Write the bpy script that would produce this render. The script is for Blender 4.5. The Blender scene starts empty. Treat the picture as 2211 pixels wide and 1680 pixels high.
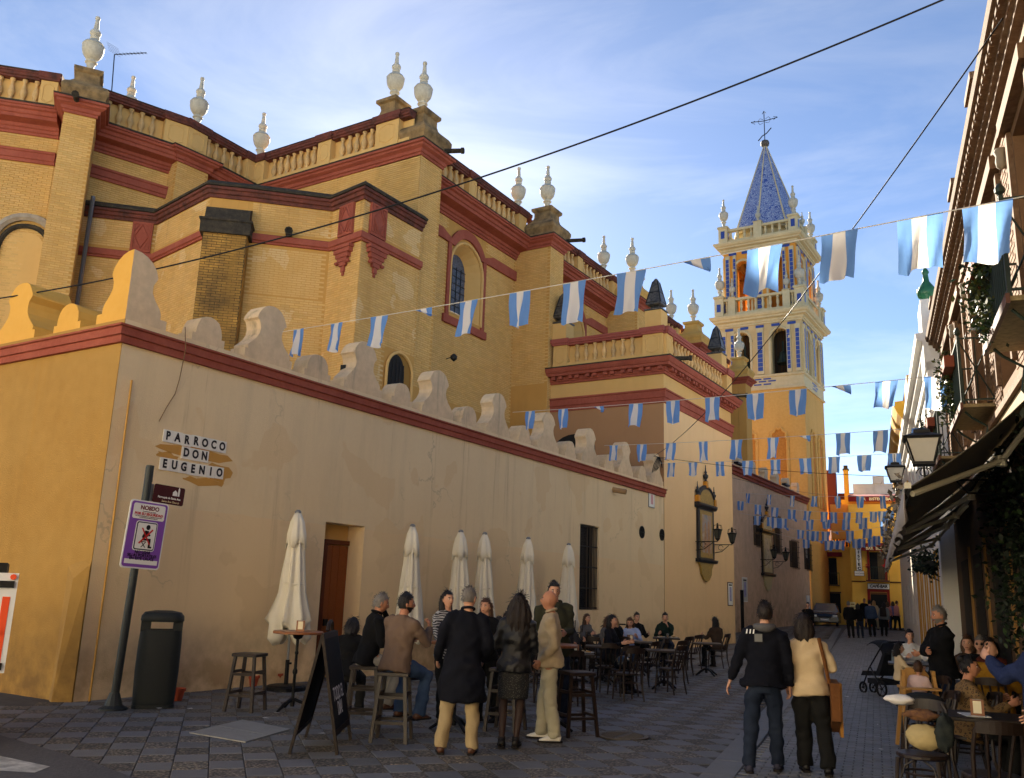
import bpy, bmesh, math, random
import numpy as np
from mathutils import Vector, Matrix, Euler
random.seed(7); rng=np.random.default_rng(11)
scene=bpy.context.scene; COL=scene.collection
R_=math.radians
# ------------------------------------------------------------------ camera
FPX,CX,CY,CAMH=1920.,1105.5,840.,1.72
def _n(v): return v/np.linalg.norm(v)
_up=_n(np.array([1394-CX,-7471-CY,FPX])); _v1=np.array([2316-CX,1322-CY,FPX]); _f=_n(_v1-_up*_v1.dot(_up))
_r=np.cross(_f,_up); _r=-_r if _r[0]<0 else _r
RM=np.array([_r,_f,_up]); CAM=np.array([0,0,CAMH])
cam=bpy.data.cameras.new('camera'); camo=bpy.data.objects.new('camera',cam); COL.objects.link(camo)
cam.sensor_width=36; cam.lens=FPX/2211*36; cam.clip_start=.05; cam.clip_end=3000
m=np.eye(4); m[:3,0]=RM@[1,0,0]; m[:3,1]=RM@[0,-1,0]; m[:3,2]=RM@[0,0,-1]; m[:3,3]=CAM
camo.matrix_world=Matrix(m.tolist()); scene.camera=camo
scene.render.resolution_x=1024; scene.render.resolution_y=778
# ------------------------------------------------------------------ light
SUN_EL,SUN_AZ=26.5,-39.0      # azimuth from +Y, negative = towards -X (behind the church)
w=bpy.data.worlds.new('World'); scene.world=w; w.use_nodes=True
nt=w.node_tree; nt.nodes.clear()
wo=nt.nodes.new('ShaderNodeOutputWorld'); bg=nt.nodes.new('ShaderNodeBackground'); bg.inputs[1].default_value=.05
sky=nt.nodes.new('ShaderNodeTexSky'); sky.sky_type='NISHITA'; sky.sun_disc=False
sky.sun_elevation=R_(SUN_EL); sky.sun_rotation=R_(SUN_AZ); sky.air_density=.58; sky.dust_density=.10; sky.ozone_density=1.7; sky.altitude=0
tc=nt.nodes.new('ShaderNodeTexCoord'); mp=nt.nodes.new('ShaderNodeMapping'); mp.inputs['Scale'].default_value=(.8,1.9,4.0); mp.inputs['Rotation'].default_value=(.3,.5,.5)
nz=nt.nodes.new('ShaderNodeTexNoise'); nz.inputs['Scale'].default_value=1.9; nz.inputs['Detail'].default_value=9; nz.inputs['Roughness'].default_value=.58; nz.inputs['Distortion'].default_value=.55
rp=nt.nodes.new('ShaderNodeValToRGB'); rp.color_ramp.elements[0].position=.46; rp.color_ramp.elements[0].color=(0,0,0,1); rp.color_ramp.elements[1].position=.72; rp.color_ramp.elements[1].color=(1,1,1,1)
ml=nt.nodes.new('ShaderNodeMath'); ml.operation='MULTIPLY'; ml.inputs[1].default_value=.45
mx=nt.nodes.new('ShaderNodeMixRGB'); mx.blend_type='MIX'
# thin cirrus: whitened version of the sky colour behind it
hs=nt.nodes.new('ShaderNodeHueSaturation'); hs.inputs['Saturation'].default_value=.30; hs.inputs['Value'].default_value=1.3
L=nt.links
L.new(tc.outputs['Generated'],mp.inputs[0]); L.new(mp.outputs[0],nz.inputs['Vector']); L.new(nz.outputs['Fac'],rp.inputs[0]); L.new(rp.outputs[0],ml.inputs[0])
L.new(sky.outputs[0],hs.inputs['Color']); L.new(ml.outputs[0],mx.inputs[0]); L.new(sky.outputs[0],mx.inputs[1]); L.new(hs.outputs[0],mx.inputs[2]); L.new(mx.outputs[0],bg.inputs[0]); L.new(bg.outputs[0],wo.inputs[0])
sl=bpy.data.lights.new('sun','SUN'); sl.energy=5.0; sl.angle=R_(.53); sl.color=(1,.90,.74)
so=bpy.data.objects.new('sun',sl); COL.objects.link(so)
e,a=R_(SUN_EL),R_(SUN_AZ); sd=Vector((math.sin(a)*math.cos(e),math.cos(a)*math.cos(e),math.sin(e)))
so.rotation_euler=sd.to_track_quat('Z','Y').to_euler(); so.location=(0,0,60)
vs=scene.view_settings; vs.view_transform='Standard'; vs.look='None'; vs.exposure=2.12; vs.gamma=1; vs.use_curve_mapping=False
# ------------------------------------------------------------------ measuring helpers (photo pixel at 2211 wide -> point on a plane)
def ray(x,y): return RM@_n(np.array([x-CX,y-CY,FPX]))
def onX(x,y,X): r=ray(x,y); return CAM+r*(X/r[0])
def onY(x,y,Y): r=ray(x,y); return CAM+r*(Y/r[1])
def onZ(x,y,Z): r=ray(x,y); return CAM+r*((Z-CAMH)/r[2])
VR=ray(1890,1310); VR=_n(np.array([VR[0],VR[1],0])); VN=np.array([VR[1],-VR[0],0])     # right-hand house row: direction and offset axis
def SR(s,o,z=0): p=VR*s+VN*o; return (p[0],p[1],z)
def onF(x,y,off): r=ray(x,y); return CAM+r*(off/(r@VN))
def onS(x,y,s): r=ray(x,y); return CAM+r*(s/(r@VR))
def gz(y): t=min(1,max(0,(y-34)/28)); return .42*t*t*(3-2*t)
# ------------------------------------------------------------------ materials
MATS={}
def lin(c): return tuple(((v/255.)/12.92 if v/255.<=.04045 else ((v/255.+.055)/1.055)**2.4) for v in c)
def mat(name,col,rough=.8,metal=0,noise=None,bump=0,bscale=40,emis=None,spec=.3,trans=0,streak=0,stain=None,objvar=0,attr=None,sheen=0,band=None,crack=0,drip=None,transl=0,patch=None):
    """col linear rgb; noise=(scale,amount,second colour); streak=vertical streaks; stain=(z0,z1,colour,amount) damp band above ground"""
    if name in MATS: return MATS[name]
    M=bpy.data.materials.new(name); M.use_nodes=True; n=M.node_tree; b=n.nodes['Principled BSDF']; l=n.links
    b.inputs['Roughness'].default_value=rough; b.inputs['Metallic'].default_value=metal
    b.inputs['Specular IOR Level'].default_value=spec
    if trans: b.inputs['Transmission Weight'].default_value=trans
    if sheen: b.inputs['Sheen Weight'].default_value=sheen
    if emis: b.inputs['Emission Color'].default_value=(*emis[0],1); b.inputs['Emission Strength'].default_value=emis[1]
    rgb=n.nodes.new('ShaderNodeRGB'); rgb.outputs[0].default_value=(*col,1); cur=rgb.outputs[0]
    tcn=n.nodes.new('ShaderNodeTexCoord'); geo=n.nodes.new('ShaderNodeNewGeometry')
    co=geo.outputs['Position'] if not objvar==-1 else tcn.outputs['Object']
    def mixc(fac,c2,bt='MIX'):
        nonlocal cur
        k=n.nodes.new('ShaderNodeMixRGB'); k.blend_type=bt
        if isinstance(fac,float): k.inputs[0].default_value=fac
        else: l.new(fac,k.inputs[0])
        l.new(cur,k.inputs[1])
        if isinstance(c2,tuple): k.inputs[2].default_value=(*c2[:3],1)
        else: l.new(c2,k.inputs[2])
        cur=k.outputs[0]
    def noi(scale,detail=6,vec=None,rgh=.6):
        t=n.nodes.new('ShaderNodeTexNoise'); t.inputs['Scale'].default_value=scale; t.inputs['Detail'].default_value=detail; t.inputs['Roughness'].default_value=rgh
        l.new(vec or co,t.inputs['Vector']); return t.outputs['Fac']
    def ramp(f,a,b_,lo=0.,hi=1.):
        r=n.nodes.new('ShaderNodeMapRange'); r.inputs[1].default_value=a; r.inputs[2].default_value=b_; r.inputs[3].default_value=lo; r.inputs[4].default_value=hi; l.new(f,r.inputs[0]); return r.outputs[0]
    def mul(a_,b_):
        k=n.nodes.new('ShaderNodeMath'); k.operation='MULTIPLY'
        for i,v in enumerate((a_,b_)):
            if isinstance(v,float): k.inputs[i].default_value=v
            else: l.new(v,k.inputs[i])
        return k.outputs[0]
    if attr:
        A=n.nodes.new('ShaderNodeAttribute'); A.attribute_name=attr; mixc(1.0,A.outputs['Color'],'MULTIPLY')
    if noise:
        for q in (noise if isinstance(noise,list) else [noise]):
            sc,am,c2=q; mixc(ramp(noi(sc),.35,.68,0.,am),c2)
    if streak:
        mpn=n.nodes.new('ShaderNodeMapping'); mpn.inputs['Scale'].default_value=(1.1,1.1,.13); l.new(co,mpn.inputs[0])
        f=noi(1.6,7,mpn.outputs[0],.65); mixc(ramp(f,.50,.74,0.,streak),tuple(c*.55 for c in col))
        mixc(ramp(noi(2.6,5,mpn.outputs[0]),.58,.8,0.,streak*.6),tuple(min(1,c*1.25) for c in col))
    if band:      # old paint line: below height z another coat
        z,c2,am=band; sb=n.nodes.new('ShaderNodeSeparateXYZ'); l.new(co,sb.inputs[0]); wob=n.nodes.new('ShaderNodeMath'); wob.operation='MULTIPLY_ADD'; l.new(noi(1.3,4),wob.inputs[0]); wob.inputs[1].default_value=.12; l.new(sb.outputs['Z'],wob.inputs[2]); mixc(ramp(wob.outputs[0],z+.05,z+.075,am,0.),c2)
    if drip:      # dark run-off streaks below a ledge at height z
        z,c2,am,ln=drip; sd_=n.nodes.new('ShaderNodeSeparateXYZ'); l.new(co,sd_.inputs[0]); mpd=n.nodes.new('ShaderNodeMapping'); mpd.inputs['Scale'].default_value=(1.5,1.5,.06); l.new(co,mpd.inputs[0]); mixc(mul(ramp(sd_.outputs['Z'],z-ln,z,0.,1.),ramp(noi(2.2,8,mpd.outputs[0],.72),.57,.75,0.,am)),c2)
    if crack:
        vo=n.nodes.new('ShaderNodeTexVoronoi'); vo.feature='DISTANCE_TO_EDGE'; vo.inputs['Scale'].default_value=.33; dsn=n.nodes.new('ShaderNodeVectorMath'); dsn.operation='ADD'; nzc=n.nodes.new('ShaderNodeTexNoise'); nzc.inputs['Scale'].default_value=2.2; nzc.inputs['Detail'].default_value=6; l.new(co,nzc.inputs['Vector']); l.new(co,dsn.inputs[0]); l.new(nzc.outputs['Color'],dsn.inputs[1]); l.new(dsn.outputs[0],vo.inputs['Vector']); mixc(mul(ramp(vo.outputs['Distance'],.003,.007,1.,0.),ramp(noi(.5,3),.5,.62,0.,crack)),tuple(c*.5 for c in col))
    if patch:     # repaired areas with a hard edge
        c2,am=patch; mixc(ramp(noi(.9,3,None,.45),.585,.60,0.,am),c2)
    if stain:
        z0,z1,c2,am=stain; sx=n.nodes.new('ShaderNodeSeparateXYZ'); l.new(co,sx.inputs[0])
        mixc(mul(ramp(sx.outputs['Z'],z0,z1,1.,0.),ramp(noi(2.3,8),.36,.62,0.,am)),c2)
    if objvar>0:
        oi=n.nodes.new('ShaderNodeObjectInfo'); h=n.nodes.new('ShaderNodeHueSaturation'); l.new(cur,h.inputs['Color']); l.new(ramp(oi.outputs['Random'],0,1,1-objvar,1+objvar),h.inputs['Value']); cur=h.outputs[0]
    l.new(cur,b.inputs['Base Color'])
    if bump:
        bn=n.nodes.new('ShaderNodeBump'); bn.inputs['Strength'].default_value=bump; bn.inputs['Distance'].default_value=.02; l.new(noi(bscale,5),bn.inputs['Height']); l.new(bn.outputs[0],b.inputs['Normal'])
    if transl:
        tb=n.nodes.new('ShaderNodeBsdfTranslucent'); l.new(cur,tb.inputs[0]); ms=n.nodes.new('ShaderNodeMixShader'); ms.inputs[0].default_value=transl; l.new(b.outputs[0],ms.inputs[1]); l.new(tb.outputs[0],ms.inputs[2]); l.new(ms.outputs[0],n.nodes['Material Output'].inputs[0])
    MATS[name]=M; return M
# ------------------------------------------------------------------ mesh helpers
ORG={}
class MB:
    def __init__(s): s.v=[]; s.f=[]; s.m=[]; s.c=[]
    def add(s,v,f,m=0,c=None):
        o=len(s.v); s.v+= [tuple(p) for p in v]; s.f+=[tuple(i+o for i in q) for q in f]; s.m+=[m]*len(f); s.c+=[c]*len(f); return s
    def box(s,c,d,rz=0,m=0,top=1.0,col=None):
        hx,hy,hz=d[0]/2,d[1]/2,d[2]/2; cs,sn=math.cos(rz),math.sin(rz); v=[]
        for z,k in ((-hz,1),(hz,top)):
            for x,y in ((-hx,-hy),(hx,-hy),(hx,hy),(-hx,hy)):
                x*=k;y*=k; v.append((c[0]+x*cs-y*sn,c[1]+x*sn+y*cs,c[2]+z))
        return s.add(v,[(0,3,2,1),(4,5,6,7),(0,1,5,4),(1,2,6,5),(2,3,7,6),(3,0,4,7)],m,col)
    def obox(s,o,ax,ay,az,m=0,col=None):  # box from corner o and three edge vectors
        o,ax,ay,az=[np.array(q,float) for q in (o,ax,ay,az)]
        v=[o,o+ax,o+ax+ay,o+ay]; v+= [p+az for p in v]
        f=[(0,3,2,1),(4,5,6,7),(0,1,5,4),(1,2,6,5),(2,3,7,6),(3,0,4,7)]
        if np.dot(np.cross(ax,ay),az)<0: f=[q[::-1] for q in f]
        return s.add(v,f,m,col)
    def tube(s,pts,r,n=8,m=0,cap=True,closed=False):
        P=[np.array(p,float) for p in pts]; k=len(P); rr=r if hasattr(r,'__len__') else [r]*k
        v=[]; prev=None
        for i in range(k):
            if closed: t=P[(i+1)%k]-P[i-1]
            else: t=P[min(i+1,k-1)]-P[max(i-1,0)]
            t=t/(np.linalg.norm(t)+1e-9)
            if prev is None:
                a=np.array([0,0,1.]) if abs(t[2])<.9 else np.array([1.,0,0]); u=np.cross(a,t)
            else: u=prev-t*prev.dot(t)
            u/=np.linalg.norm(u)+1e-9; prev=u; w_=np.cross(t,u)
            for j in range(n):
                an=2*math.pi*j/n; v.append(P[i]+(u*math.cos(an)+w_*math.sin(an))*rr[i])
        f=[]
        for i in range(k if closed else k-1):
            i2=(i+1)%k
            for j in range(n): f.append((i*n+j,i*n+(j+1)%n,i2*n+(j+1)%n,i2*n+j))
        if cap and not closed: f+=[tuple(range(n))[::-1],tuple((k-1)*n+j for j in range(n))]
        return s.add(v,f,m)
    def lathe(s,prof,c=(0,0,0),n=12,m=0,sx=1,sy=1):
        v=[]; k=len(prof)
        for r,z in prof:
            for j in range(n): an=2*math.pi*j/n; v.append((c[0]+r*sx*math.cos(an),c[1]+r*sy*math.sin(an),c[2]+z))
        f=[(i*n+j,i*n+(j+1)%n,(i+1)*n+(j+1)%n,(i+1)*n+j) for i in range(k-1) for j in range(n)]
        f+=[tuple(range(n))[::-1],tuple((k-1)*n+j for j in range(n))]
        return s.add(v,f,m)
    def sq(s,prof,c=(0,0,0),ax=(1,0),m=0,half=(1,1)):   # square section stack: prof = (half width, z)
        ax=np.array(ax,float); ay=np.array([-ax[1],ax[0]]); v=[]
        for r,z in prof:
            for a,b in ((-1,-1),(1,-1),(1,1),(-1,1)):
                p=ax*a*r*half[0]+ay*b*r*half[1]; v.append((c[0]+p[0],c[1]+p[1],c[2]+z))
        k=len(prof); f=[(i*4+j,i*4+(j+1)%4,(i+1)*4+(j+1)%4,(i+1)*4+j) for i in range(k-1) for j in range(4)]
        f+=[(3,2,1,0),tuple((k-1)*4+j for j in range(4))]
        return s.add(v,f,m)
    def prism(s,poly,o,ax,ay,ext,m=0):   # closed 2-D outline (u,v) on axes ax,ay at o, extruded by vector ext
        o,ax,ay,ext=[np.array(q,float) for q in (o,ax,ay,ext)]; k=len(poly)
        a=[o+ax*u+ay*v for u,v in poly]; v=a+[p+ext for p in a]
        area=sum(poly[i][0]*poly[(i+1)%k][1]-poly[(i+1)%k][0]*poly[i][1] for i in range(k))
        flip=(area*np.dot(np.cross(ax,ay),ext))<0
        f=[tuple(range(k))[::-1],tuple(range(k,2*k))]+[(i,(i+1)%k,k+(i+1)%k,k+i) for i in range(k)]
        if flip: f=[q[::-1] for q in f]
        return s.add(v,f,m)
    def sweep(s,line,prof,closed=False,m=0,caps=True):   # profile (outward, z) along a plan line, outside = right of travel
        P=[np.array(p[:2],float) for p in line]; k=len(P); nn=[]
        segs=k if closed else k-1
        for i in range(segs): d=_n(P[(i+1)%k]-P[i]); nn.append(np.array([d[1],-d[0]]))
        v=[]; q=len(prof)
        for i in range(k):
            if closed: a,b=nn[i-1],nn[i]
            else: a,b=nn[max(i-1,0)],nn[min(i,segs-1)]
            mt=(a+b); mt=mt/max(.25,(1+a.dot(b)))
            for o,z in prof: v.append((P[i][0]+mt[0]*o,P[i][1]+mt[1]*o,z))
        f=[]
        for i in range(segs):
            i2=(i+1)%k
            for j in range(q): f.append((i*q+j,i2*q+j,i2*q+(j+1)%q,i*q+(j+1)%q))
        if caps and not closed: f+=[tuple(range(q)),tuple((k-1)*q+j for j in range(q))[::-1]]
        # make sure normals face out
        return s.add(v,f,m)
    def build(s,name,mats,parent=None,smooth=False,world=True,org=None,attr=None):
        me=bpy.data.meshes.new(name); v=np.array(s.v,float).reshape(-1,3)
        o=np.zeros(3)
        if org is not None: o=np.array(org,float)
        elif parent is not None and world: o=np.array(ORG.get(parent.name,(0,0,0)),float)
        me.from_pydata((v-o).tolist(),[],s.f)
        mats=mats if isinstance(mats,(list,tuple)) else [mats]
        for q in mats: me.materials.append(q)
        if len(mats)>1: me.polygons.foreach_set('material_index',s.m)
        if any(c is not None for c in s.c):
            ca=me.color_attributes.new('tint','FLOAT_COLOR','CORNER'); arr=[]
            for c,f in zip(s.c,s.f):
                c=c if c is not None else (1,1,1); arr+=[c[0],c[1],c[2],1]*len(f)
            ca.data.foreach_set('color',arr)
        if smooth is True: me.polygons.foreach_set('use_smooth',[True]*len(me.polygons))
        me.update()
        ob=bpy.data.objects.new(name,me); COL.objects.link(ob)
        if parent is not None: ob.parent=parent; ORG[ob.name]=o
        else:
            ORG[ob.name]=o; ob.location=tuple(o)
        if smooth=='auto':
            bm=bmesh.new(); bm.from_mesh(me)
            for f in bm.faces: f.smooth=True
            for ed in bm.edges:
                if len(ed.link_faces)==2 and ed.calc_face_angle(0)>R_(38): ed.smooth=False
            bm.to_mesh(me); bm.free()
        return ob
def fixn(ob):
    bm=bmesh.new(); bm.from_mesh(ob.data); bmesh.ops.recalc_face_normals(bm,faces=bm.faces); bm.to_mesh(ob.data); bm.free(); return ob
def tag(o,label=None,cat=None,group=None,kind=None):
    if label: o['label']=label
    if cat: o['category']=cat
    if group: o['group']=group
    if kind: o['kind']=kind
    return o
def thing(name,label,cat,loc=(0,0,0),rz=0,group=None):
    o=bpy.data.objects.new(name,None); COL.objects.link(o); o.location=tuple(loc); o.rotation_euler=(0,0,rz); o.empty_display_size=.2
    ORG[o.name]=np.array(loc,float); return tag(o,label,cat,group)
KIDS={}
def copy_tree(o,parent=None,loc=None,rz=None,label=None,group=None,name=None):
    c=o.copy(); COL.objects.link(c)
    if parent: c.parent=parent
    if loc is not None: c.location=tuple(loc); ORG[c.name]=np.array(loc,float)
    if rz is not None: c.rotation_euler=(0,0,rz)
    if label: c['label']=label
    if group: c['group']=group
    for ch in list(o.children): copy_tree(ch,c)
    return c
def inst(me,name,loc,parent=None,rz=0,scale=None):    # one more object that shares mesh data
    ob=bpy.data.objects.new(name,me); COL.objects.link(ob)
    o=ORG.get(parent.name,np.zeros(3)) if parent is not None else np.zeros(3)
    ob.location=tuple(np.array(loc,float)-o); ob.rotation_euler=(0,0,rz)
    if scale is not None: ob.scale=scale
    if parent is not None: ob.parent=parent
    return ob
def text_mesh(body,size,bold=0,align='CENTER',shear=0,ext=.002,space=1.0):
    cu=bpy.data.curves.new('t','FONT'); cu.body=body; cu.size=size; cu.align_x=align; cu.align_y='CENTER'; cu.extrude=ext; cu.offset=bold; cu.shear=shear; cu.space_character=space; cu.resolution_u=3
    ob=bpy.data.objects.new('t',cu); COL.objects.link(ob); dg=bpy.context.evaluated_depsgraph_get(); dg.update()
    me=bpy.data.meshes.new_from_object(ob.evaluated_get(dg)); bpy.data.objects.remove(ob); bpy.data.curves.remove(cu); return me
def put_text(name,body,size,o,ax,ay,mt,parent,bold=0,align='CENTER',shear=0,sx=1.0,lift=.004,space=1.0):
    """flat lettering lying on a plane: o centre, ax reading direction, ay up"""
    me=text_mesh(body,size,bold,align,shear,.0015,space); ax,ay=[_n(np.array(q,float)) for q in (ax,ay)]; nz_=np.cross(ax,ay); o=np.array(o,float)+nz_*lift
    k=len(me.vertices); a=np.empty(k*3); me.vertices.foreach_get('co',a); a=a.reshape(-1,3)
    wv=o+np.outer(a[:,0]*sx,ax)+np.outer(a[:,1],ay)+np.outer(a[:,2],nz_)
    if parent is not None: wv=wv-ORG.get(parent.name,np.zeros(3))
    me.vertices.foreach_set('co',wv.ravel()); me.materials.clear(); me.materials.append(mt); me.update()
    ob=bpy.data.objects.new(name,me); COL.objects.link(ob); ob.parent=parent
    if parent is not None: ORG[ob.name]=ORG.get(parent.name,np.zeros(3))
    return ob
# ------------------------------------------------------------------ colours
M_A=mat('plaster_beige',lin((238,214,170)),.9,noise=[(.4,.4,lin((226,196,148))),(3.5,.22,lin((240,218,176))),(14,.12,lin((214,186,142)))],bump=.35,bscale=55,streak=.22,stain=(.05,1.3,lin((160,122,80)),.7),band=(2.92,lin((238,206,156)),.6),crack=.45,drip=(5.4,lin((156,124,86)),.85,4.8),patch=(lin((228,198,150)),.6))
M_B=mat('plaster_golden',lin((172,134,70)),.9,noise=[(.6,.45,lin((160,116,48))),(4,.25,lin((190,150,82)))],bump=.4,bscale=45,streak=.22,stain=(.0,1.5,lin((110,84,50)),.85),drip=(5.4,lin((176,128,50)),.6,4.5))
M_CR=mat('trim_red',lin((168,92,74)),.88,noise=[(1.1,.5,lin((130,58,46))),(4,.3,lin((176,104,84))),(13,.3,lin((120,60,50)))],bump=.35,bscale=50,streak=.4,spec=.15)
M_OC=mat('ochre_brick_paint',lin((214,174,106)),.9,noise=[(.5,.35,lin((208,160,86))),(1.6,.35,lin((232,200,140))),(28,.2,lin((180,130,60)))],bump=.4,bscale=70,streak=.18,attr='tint')
M_OA=mat('ochre_brick_stained',lin((212,172,106)),.9,noise=[(.5,.35,lin((206,158,86))),(1.6,.35,lin((232,200,140))),(28,.2,lin((190,142,74)))],bump=.4,bscale=70,streak=.3,attr='tint',drip=(13.15,lin((56,46,34)),.9,1.3),patch=(lin((230,208,164)),.4))
M_OP=mat('ochre_plaster',lin((218,178,112)),.9,noise=[(.8,.3,lin((205,154,78))),(6,.2,lin((228,186,116)))],bump=.25,bscale=60,streak=.15)
M_BLK=mat('black_mould_stone',lin((52,48,42)),.95,noise=[(5,.6,lin((96,84,66))),(22,.4,lin((28,26,24)))],bump=.6,bscale=40)
M_STN=mat('weathered_stone',lin((170,140,96)),.92,noise=[(2.6,.95,lin((58,52,44))),(9,.45,lin((150,120,78)))],bump=.5,bscale=40,streak=.4)
M_WH=mat('finial_white',lin((206,200,182)),.6,noise=[(5,.45,lin((170,160,136))),(16,.3,lin((130,122,104)))],bump=.1)
M_IR=mat('wrought_iron',lin((32,32,32)),.55,metal=.3)
M_WD=mat('door_wood',lin((140,74,30)),.6,noise=[(3,.4,lin((110,54,20))),(30,.3,lin((160,92,44)))],bump=.2,bscale=80)
M_BED=mat('mortar_bed',lin((84,82,80)),.95,noise=[(4,.4,lin((44,42,40)))],bump=.3)
M_SL=mat('slab_grey',lin((116,117,118)),.62,noise=[(.6,.5,lin((78,79,81))),(9,.35,lin((126,126,128))),(40,.2,lin((80,80,84)))],bump=.25,bscale=90,attr='tint',spec=.2)
M_PV=mat('street_paver',lin((120,121,122)),.55,noise=[(.5,.4,lin((92,94,99))),(12,.35,lin((132,132,134)))],bump=.3,bscale=90,attr='tint',spec=.25)
M_GR=mat('granite_strip',lin((118,118,118)),.7,noise=[(3,.35,lin((92,92,92))),(60,.35,lin((140,140,138)))],bump=.15,bscale=120)
# pebble mosaic slab: small stones in mortar
def pebble():
    M=bpy.data.materials.new('slab_pebble'); M.use_nodes=True; n=M.node_tree; l=n.links; b=n.nodes['Principled BSDF']; b.inputs['Roughness'].default_value=.75
    g=n.nodes.new('ShaderNodeNewGeometry'); v=n.nodes.new('ShaderNodeTexVoronoi'); v.inputs['Scale'].default_value=34; l.new(g.outputs['Position'],v.inputs['Vector'])
    cr=n.nodes.new('ShaderNodeValToRGB'); e=cr.color_ramp.elements; e[0].color=(*lin((150,136,114)),1); e[0].position=.0; e[1].color=(*lin((76,71,64)),1); e[1].position=.62; l.new(v.outputs['Distance'],cr.inputs[0])
    hs_=n.nodes.new('ShaderNodeSeparateColor'); l.new(v.outputs['Color'],hs_.inputs[0]); mr=n.nodes.new('ShaderNodeMapRange'); mr.inputs[1].default_value=0;mr.inputs[2].default_value=1;mr.inputs[3].default_value=.45;mr.inputs[4].default_value=1.5; l.new(hs_.outputs[0],mr.inputs[0])
    k=n.nodes.new('ShaderNodeMixRGB'); k.blend_type='MULTIPLY'; k.inputs[0].default_value=1; l.new(cr.outputs[0],k.inputs[1]); l.new(mr.outputs[0],k.inputs[2])
    A=n.nodes.new('ShaderNodeAttribute'); A.attribute_name='tint'; k2=n.nodes.new('ShaderNodeMixRGB'); k2.blend_type='MULTIPLY'; k2.inputs[0].default_value=1; l.new(k.outputs[0],k2.inputs[1]); l.new(A.outputs['Color'],k2.inputs[2]); l.new(k2.outputs[0],b.inputs['Base Color'])
    bn=n.nodes.new('ShaderNodeBump'); bn.inputs['Strength'].default_value=.8; bn.inputs['Distance'].default_value=.012; bn.invert=True; l.new(v.outputs['Distance'],bn.inputs['Height']); l.new(bn.outputs[0],b.inputs['Normal']); return M
M_PB=pebble()
# ------------------------------------------------------------------ ground sheets
ys=[-120,-20,0,10,20,34,37,40,43,46,49,52,55,58,62,75,110,400]; xs=[-300,-60,-16,-8,0,8,60,300]
g=MB(); v=[(x,y,gz(y)-.055) for y in ys for x in xs]; nx=len(xs)
g.add(v,[(j*nx+i,j*nx+i+1,(j+1)*nx+i+1,(j+1)*nx+i) for j in range(len(ys)-1) for i in range(nx-1)])
tag(g.build('ground',M_BED),kind='structure')
def strip_sheet(name,xl,xr,y0,y1,dz,mt):
    q=MB(); Y=list(np.arange(y0,y1+.01,2.0)); v=[]
    for y in Y: v+=[(xl(y),y,gz(y)+dz),(xr(y),y,gz(y)+dz)]
    q.add(v,[(2*i,2*i+1,2*i+3,2*i+2) for i in range(len(Y)-1)]); return tag(q.build(name,mt),kind='structure')
BX=lambda y:-3.5-.1845*(y-11)          # flush granite border between the slabs and the street
pav=strip_sheet('pavement',lambda y:-16.5,BX,2,78,-.016,M_BED)
street=strip_sheet('street',BX,lambda y:BX(y)+16,-8,90,-.012,M_BED)
def brick_piece(name,lx,ly,h,mt,tint,ch=.006):
    b=MB(); b.sq([(1,-h),(1,-ch),(1-ch/(.5*min(lx,ly)),0)],half=(lx/2,ly/2)); b.f=b.f[:-2]+[b.f[-1]]; b.m=b.m[:-1]; b.c=[tint]*len(b.f)
    ob=b.build(name,mt); me=ob.data; bpy.data.objects.remove(ob); return me
def lay(parent,pname,cells,lx,ly,ang,mts,nsing,h=.014,jit=.0025):
    """cells: (x,y,kind); nearest nsing become objects of their own, the rest one joined mesh"""
    cells.sort(key=lambda c:c[0]**2+c[1]**2 if True else 0)
    tints=[(t,t,t*u) for t,u in ((.78,1),(.88,1.02),(.95,.98),(1,1),(1.08,1.03),(1.18,1),(.7,.97),(1.0,1.06))]
    lib={}; rest=[MB() for _ in mts]; c_,s_=math.cos(ang),math.sin(ang); k=0
    for (x,y,kd) in cells:
        z=gz(y)+random.uniform(-jit,jit); t=random.choice(tints); 
        pr=CAM; r=RM.T@(np.array([x,y,0])-CAM); 
        if r[2]<.5: continue
        px,py=CX+FPX*r[0]/r[2],CY+FPX*r[1]/r[2]
        vis=-60<px<2280 and py<1760
        if not vis and k<nsing: pass
        if vis and k<nsing:
            key=(kd,t)
            if key not in lib: lib[key]=brick_piece(pname,lx,ly,h,mts[kd],t)
            inst(lib[key],pname,(x,y,z),parent,ang+random.uniform(-.012,.012)); k+=1
        elif vis or math.hypot(x,y)<60:
            if not(-300<px<2500): continue
            q=MB(); a=random.uniform(-.01,.01); ca,sa=math.cos(ang+a),math.sin(ang+a); vv=[]
            tz=[random.uniform(-.002,.002) for _ in range(4)]
            for zz,kk in ((-h,1),(0,1)):
                for i,(ux,uy) in enumerate(((-1,-1),(1,-1),(1,1),(-1,1))):
                    X_,Y_=ux*lx/2*kk,uy*ly/2*kk; vv.append((x+X_*ca-Y_*sa,y+X_*sa+Y_*ca,z+zz+(tz[i] if zz==0 else 0)))
            rest[kd].add(vv,[(4,5,6,7),(0,1,5,4),(1,2,6,5),(2,3,7,6),(3,0,4,7)],0,t)
    for q,mt in zip(rest,mts):
        if q.v: tag(q.build(pname+'_field',mt,parent),kind='stuff')
ga=math.atan2(.76,.65); gu=np.array([math.cos(ga),math.sin(ga)]); gv=np.array([-gu[1],gu[0]]); lu,lv=.335,.40
cells=[]
ROADL=lambda x:3.9+(x+7)*(-.16)      # edge of the side road in the near left corner
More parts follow.
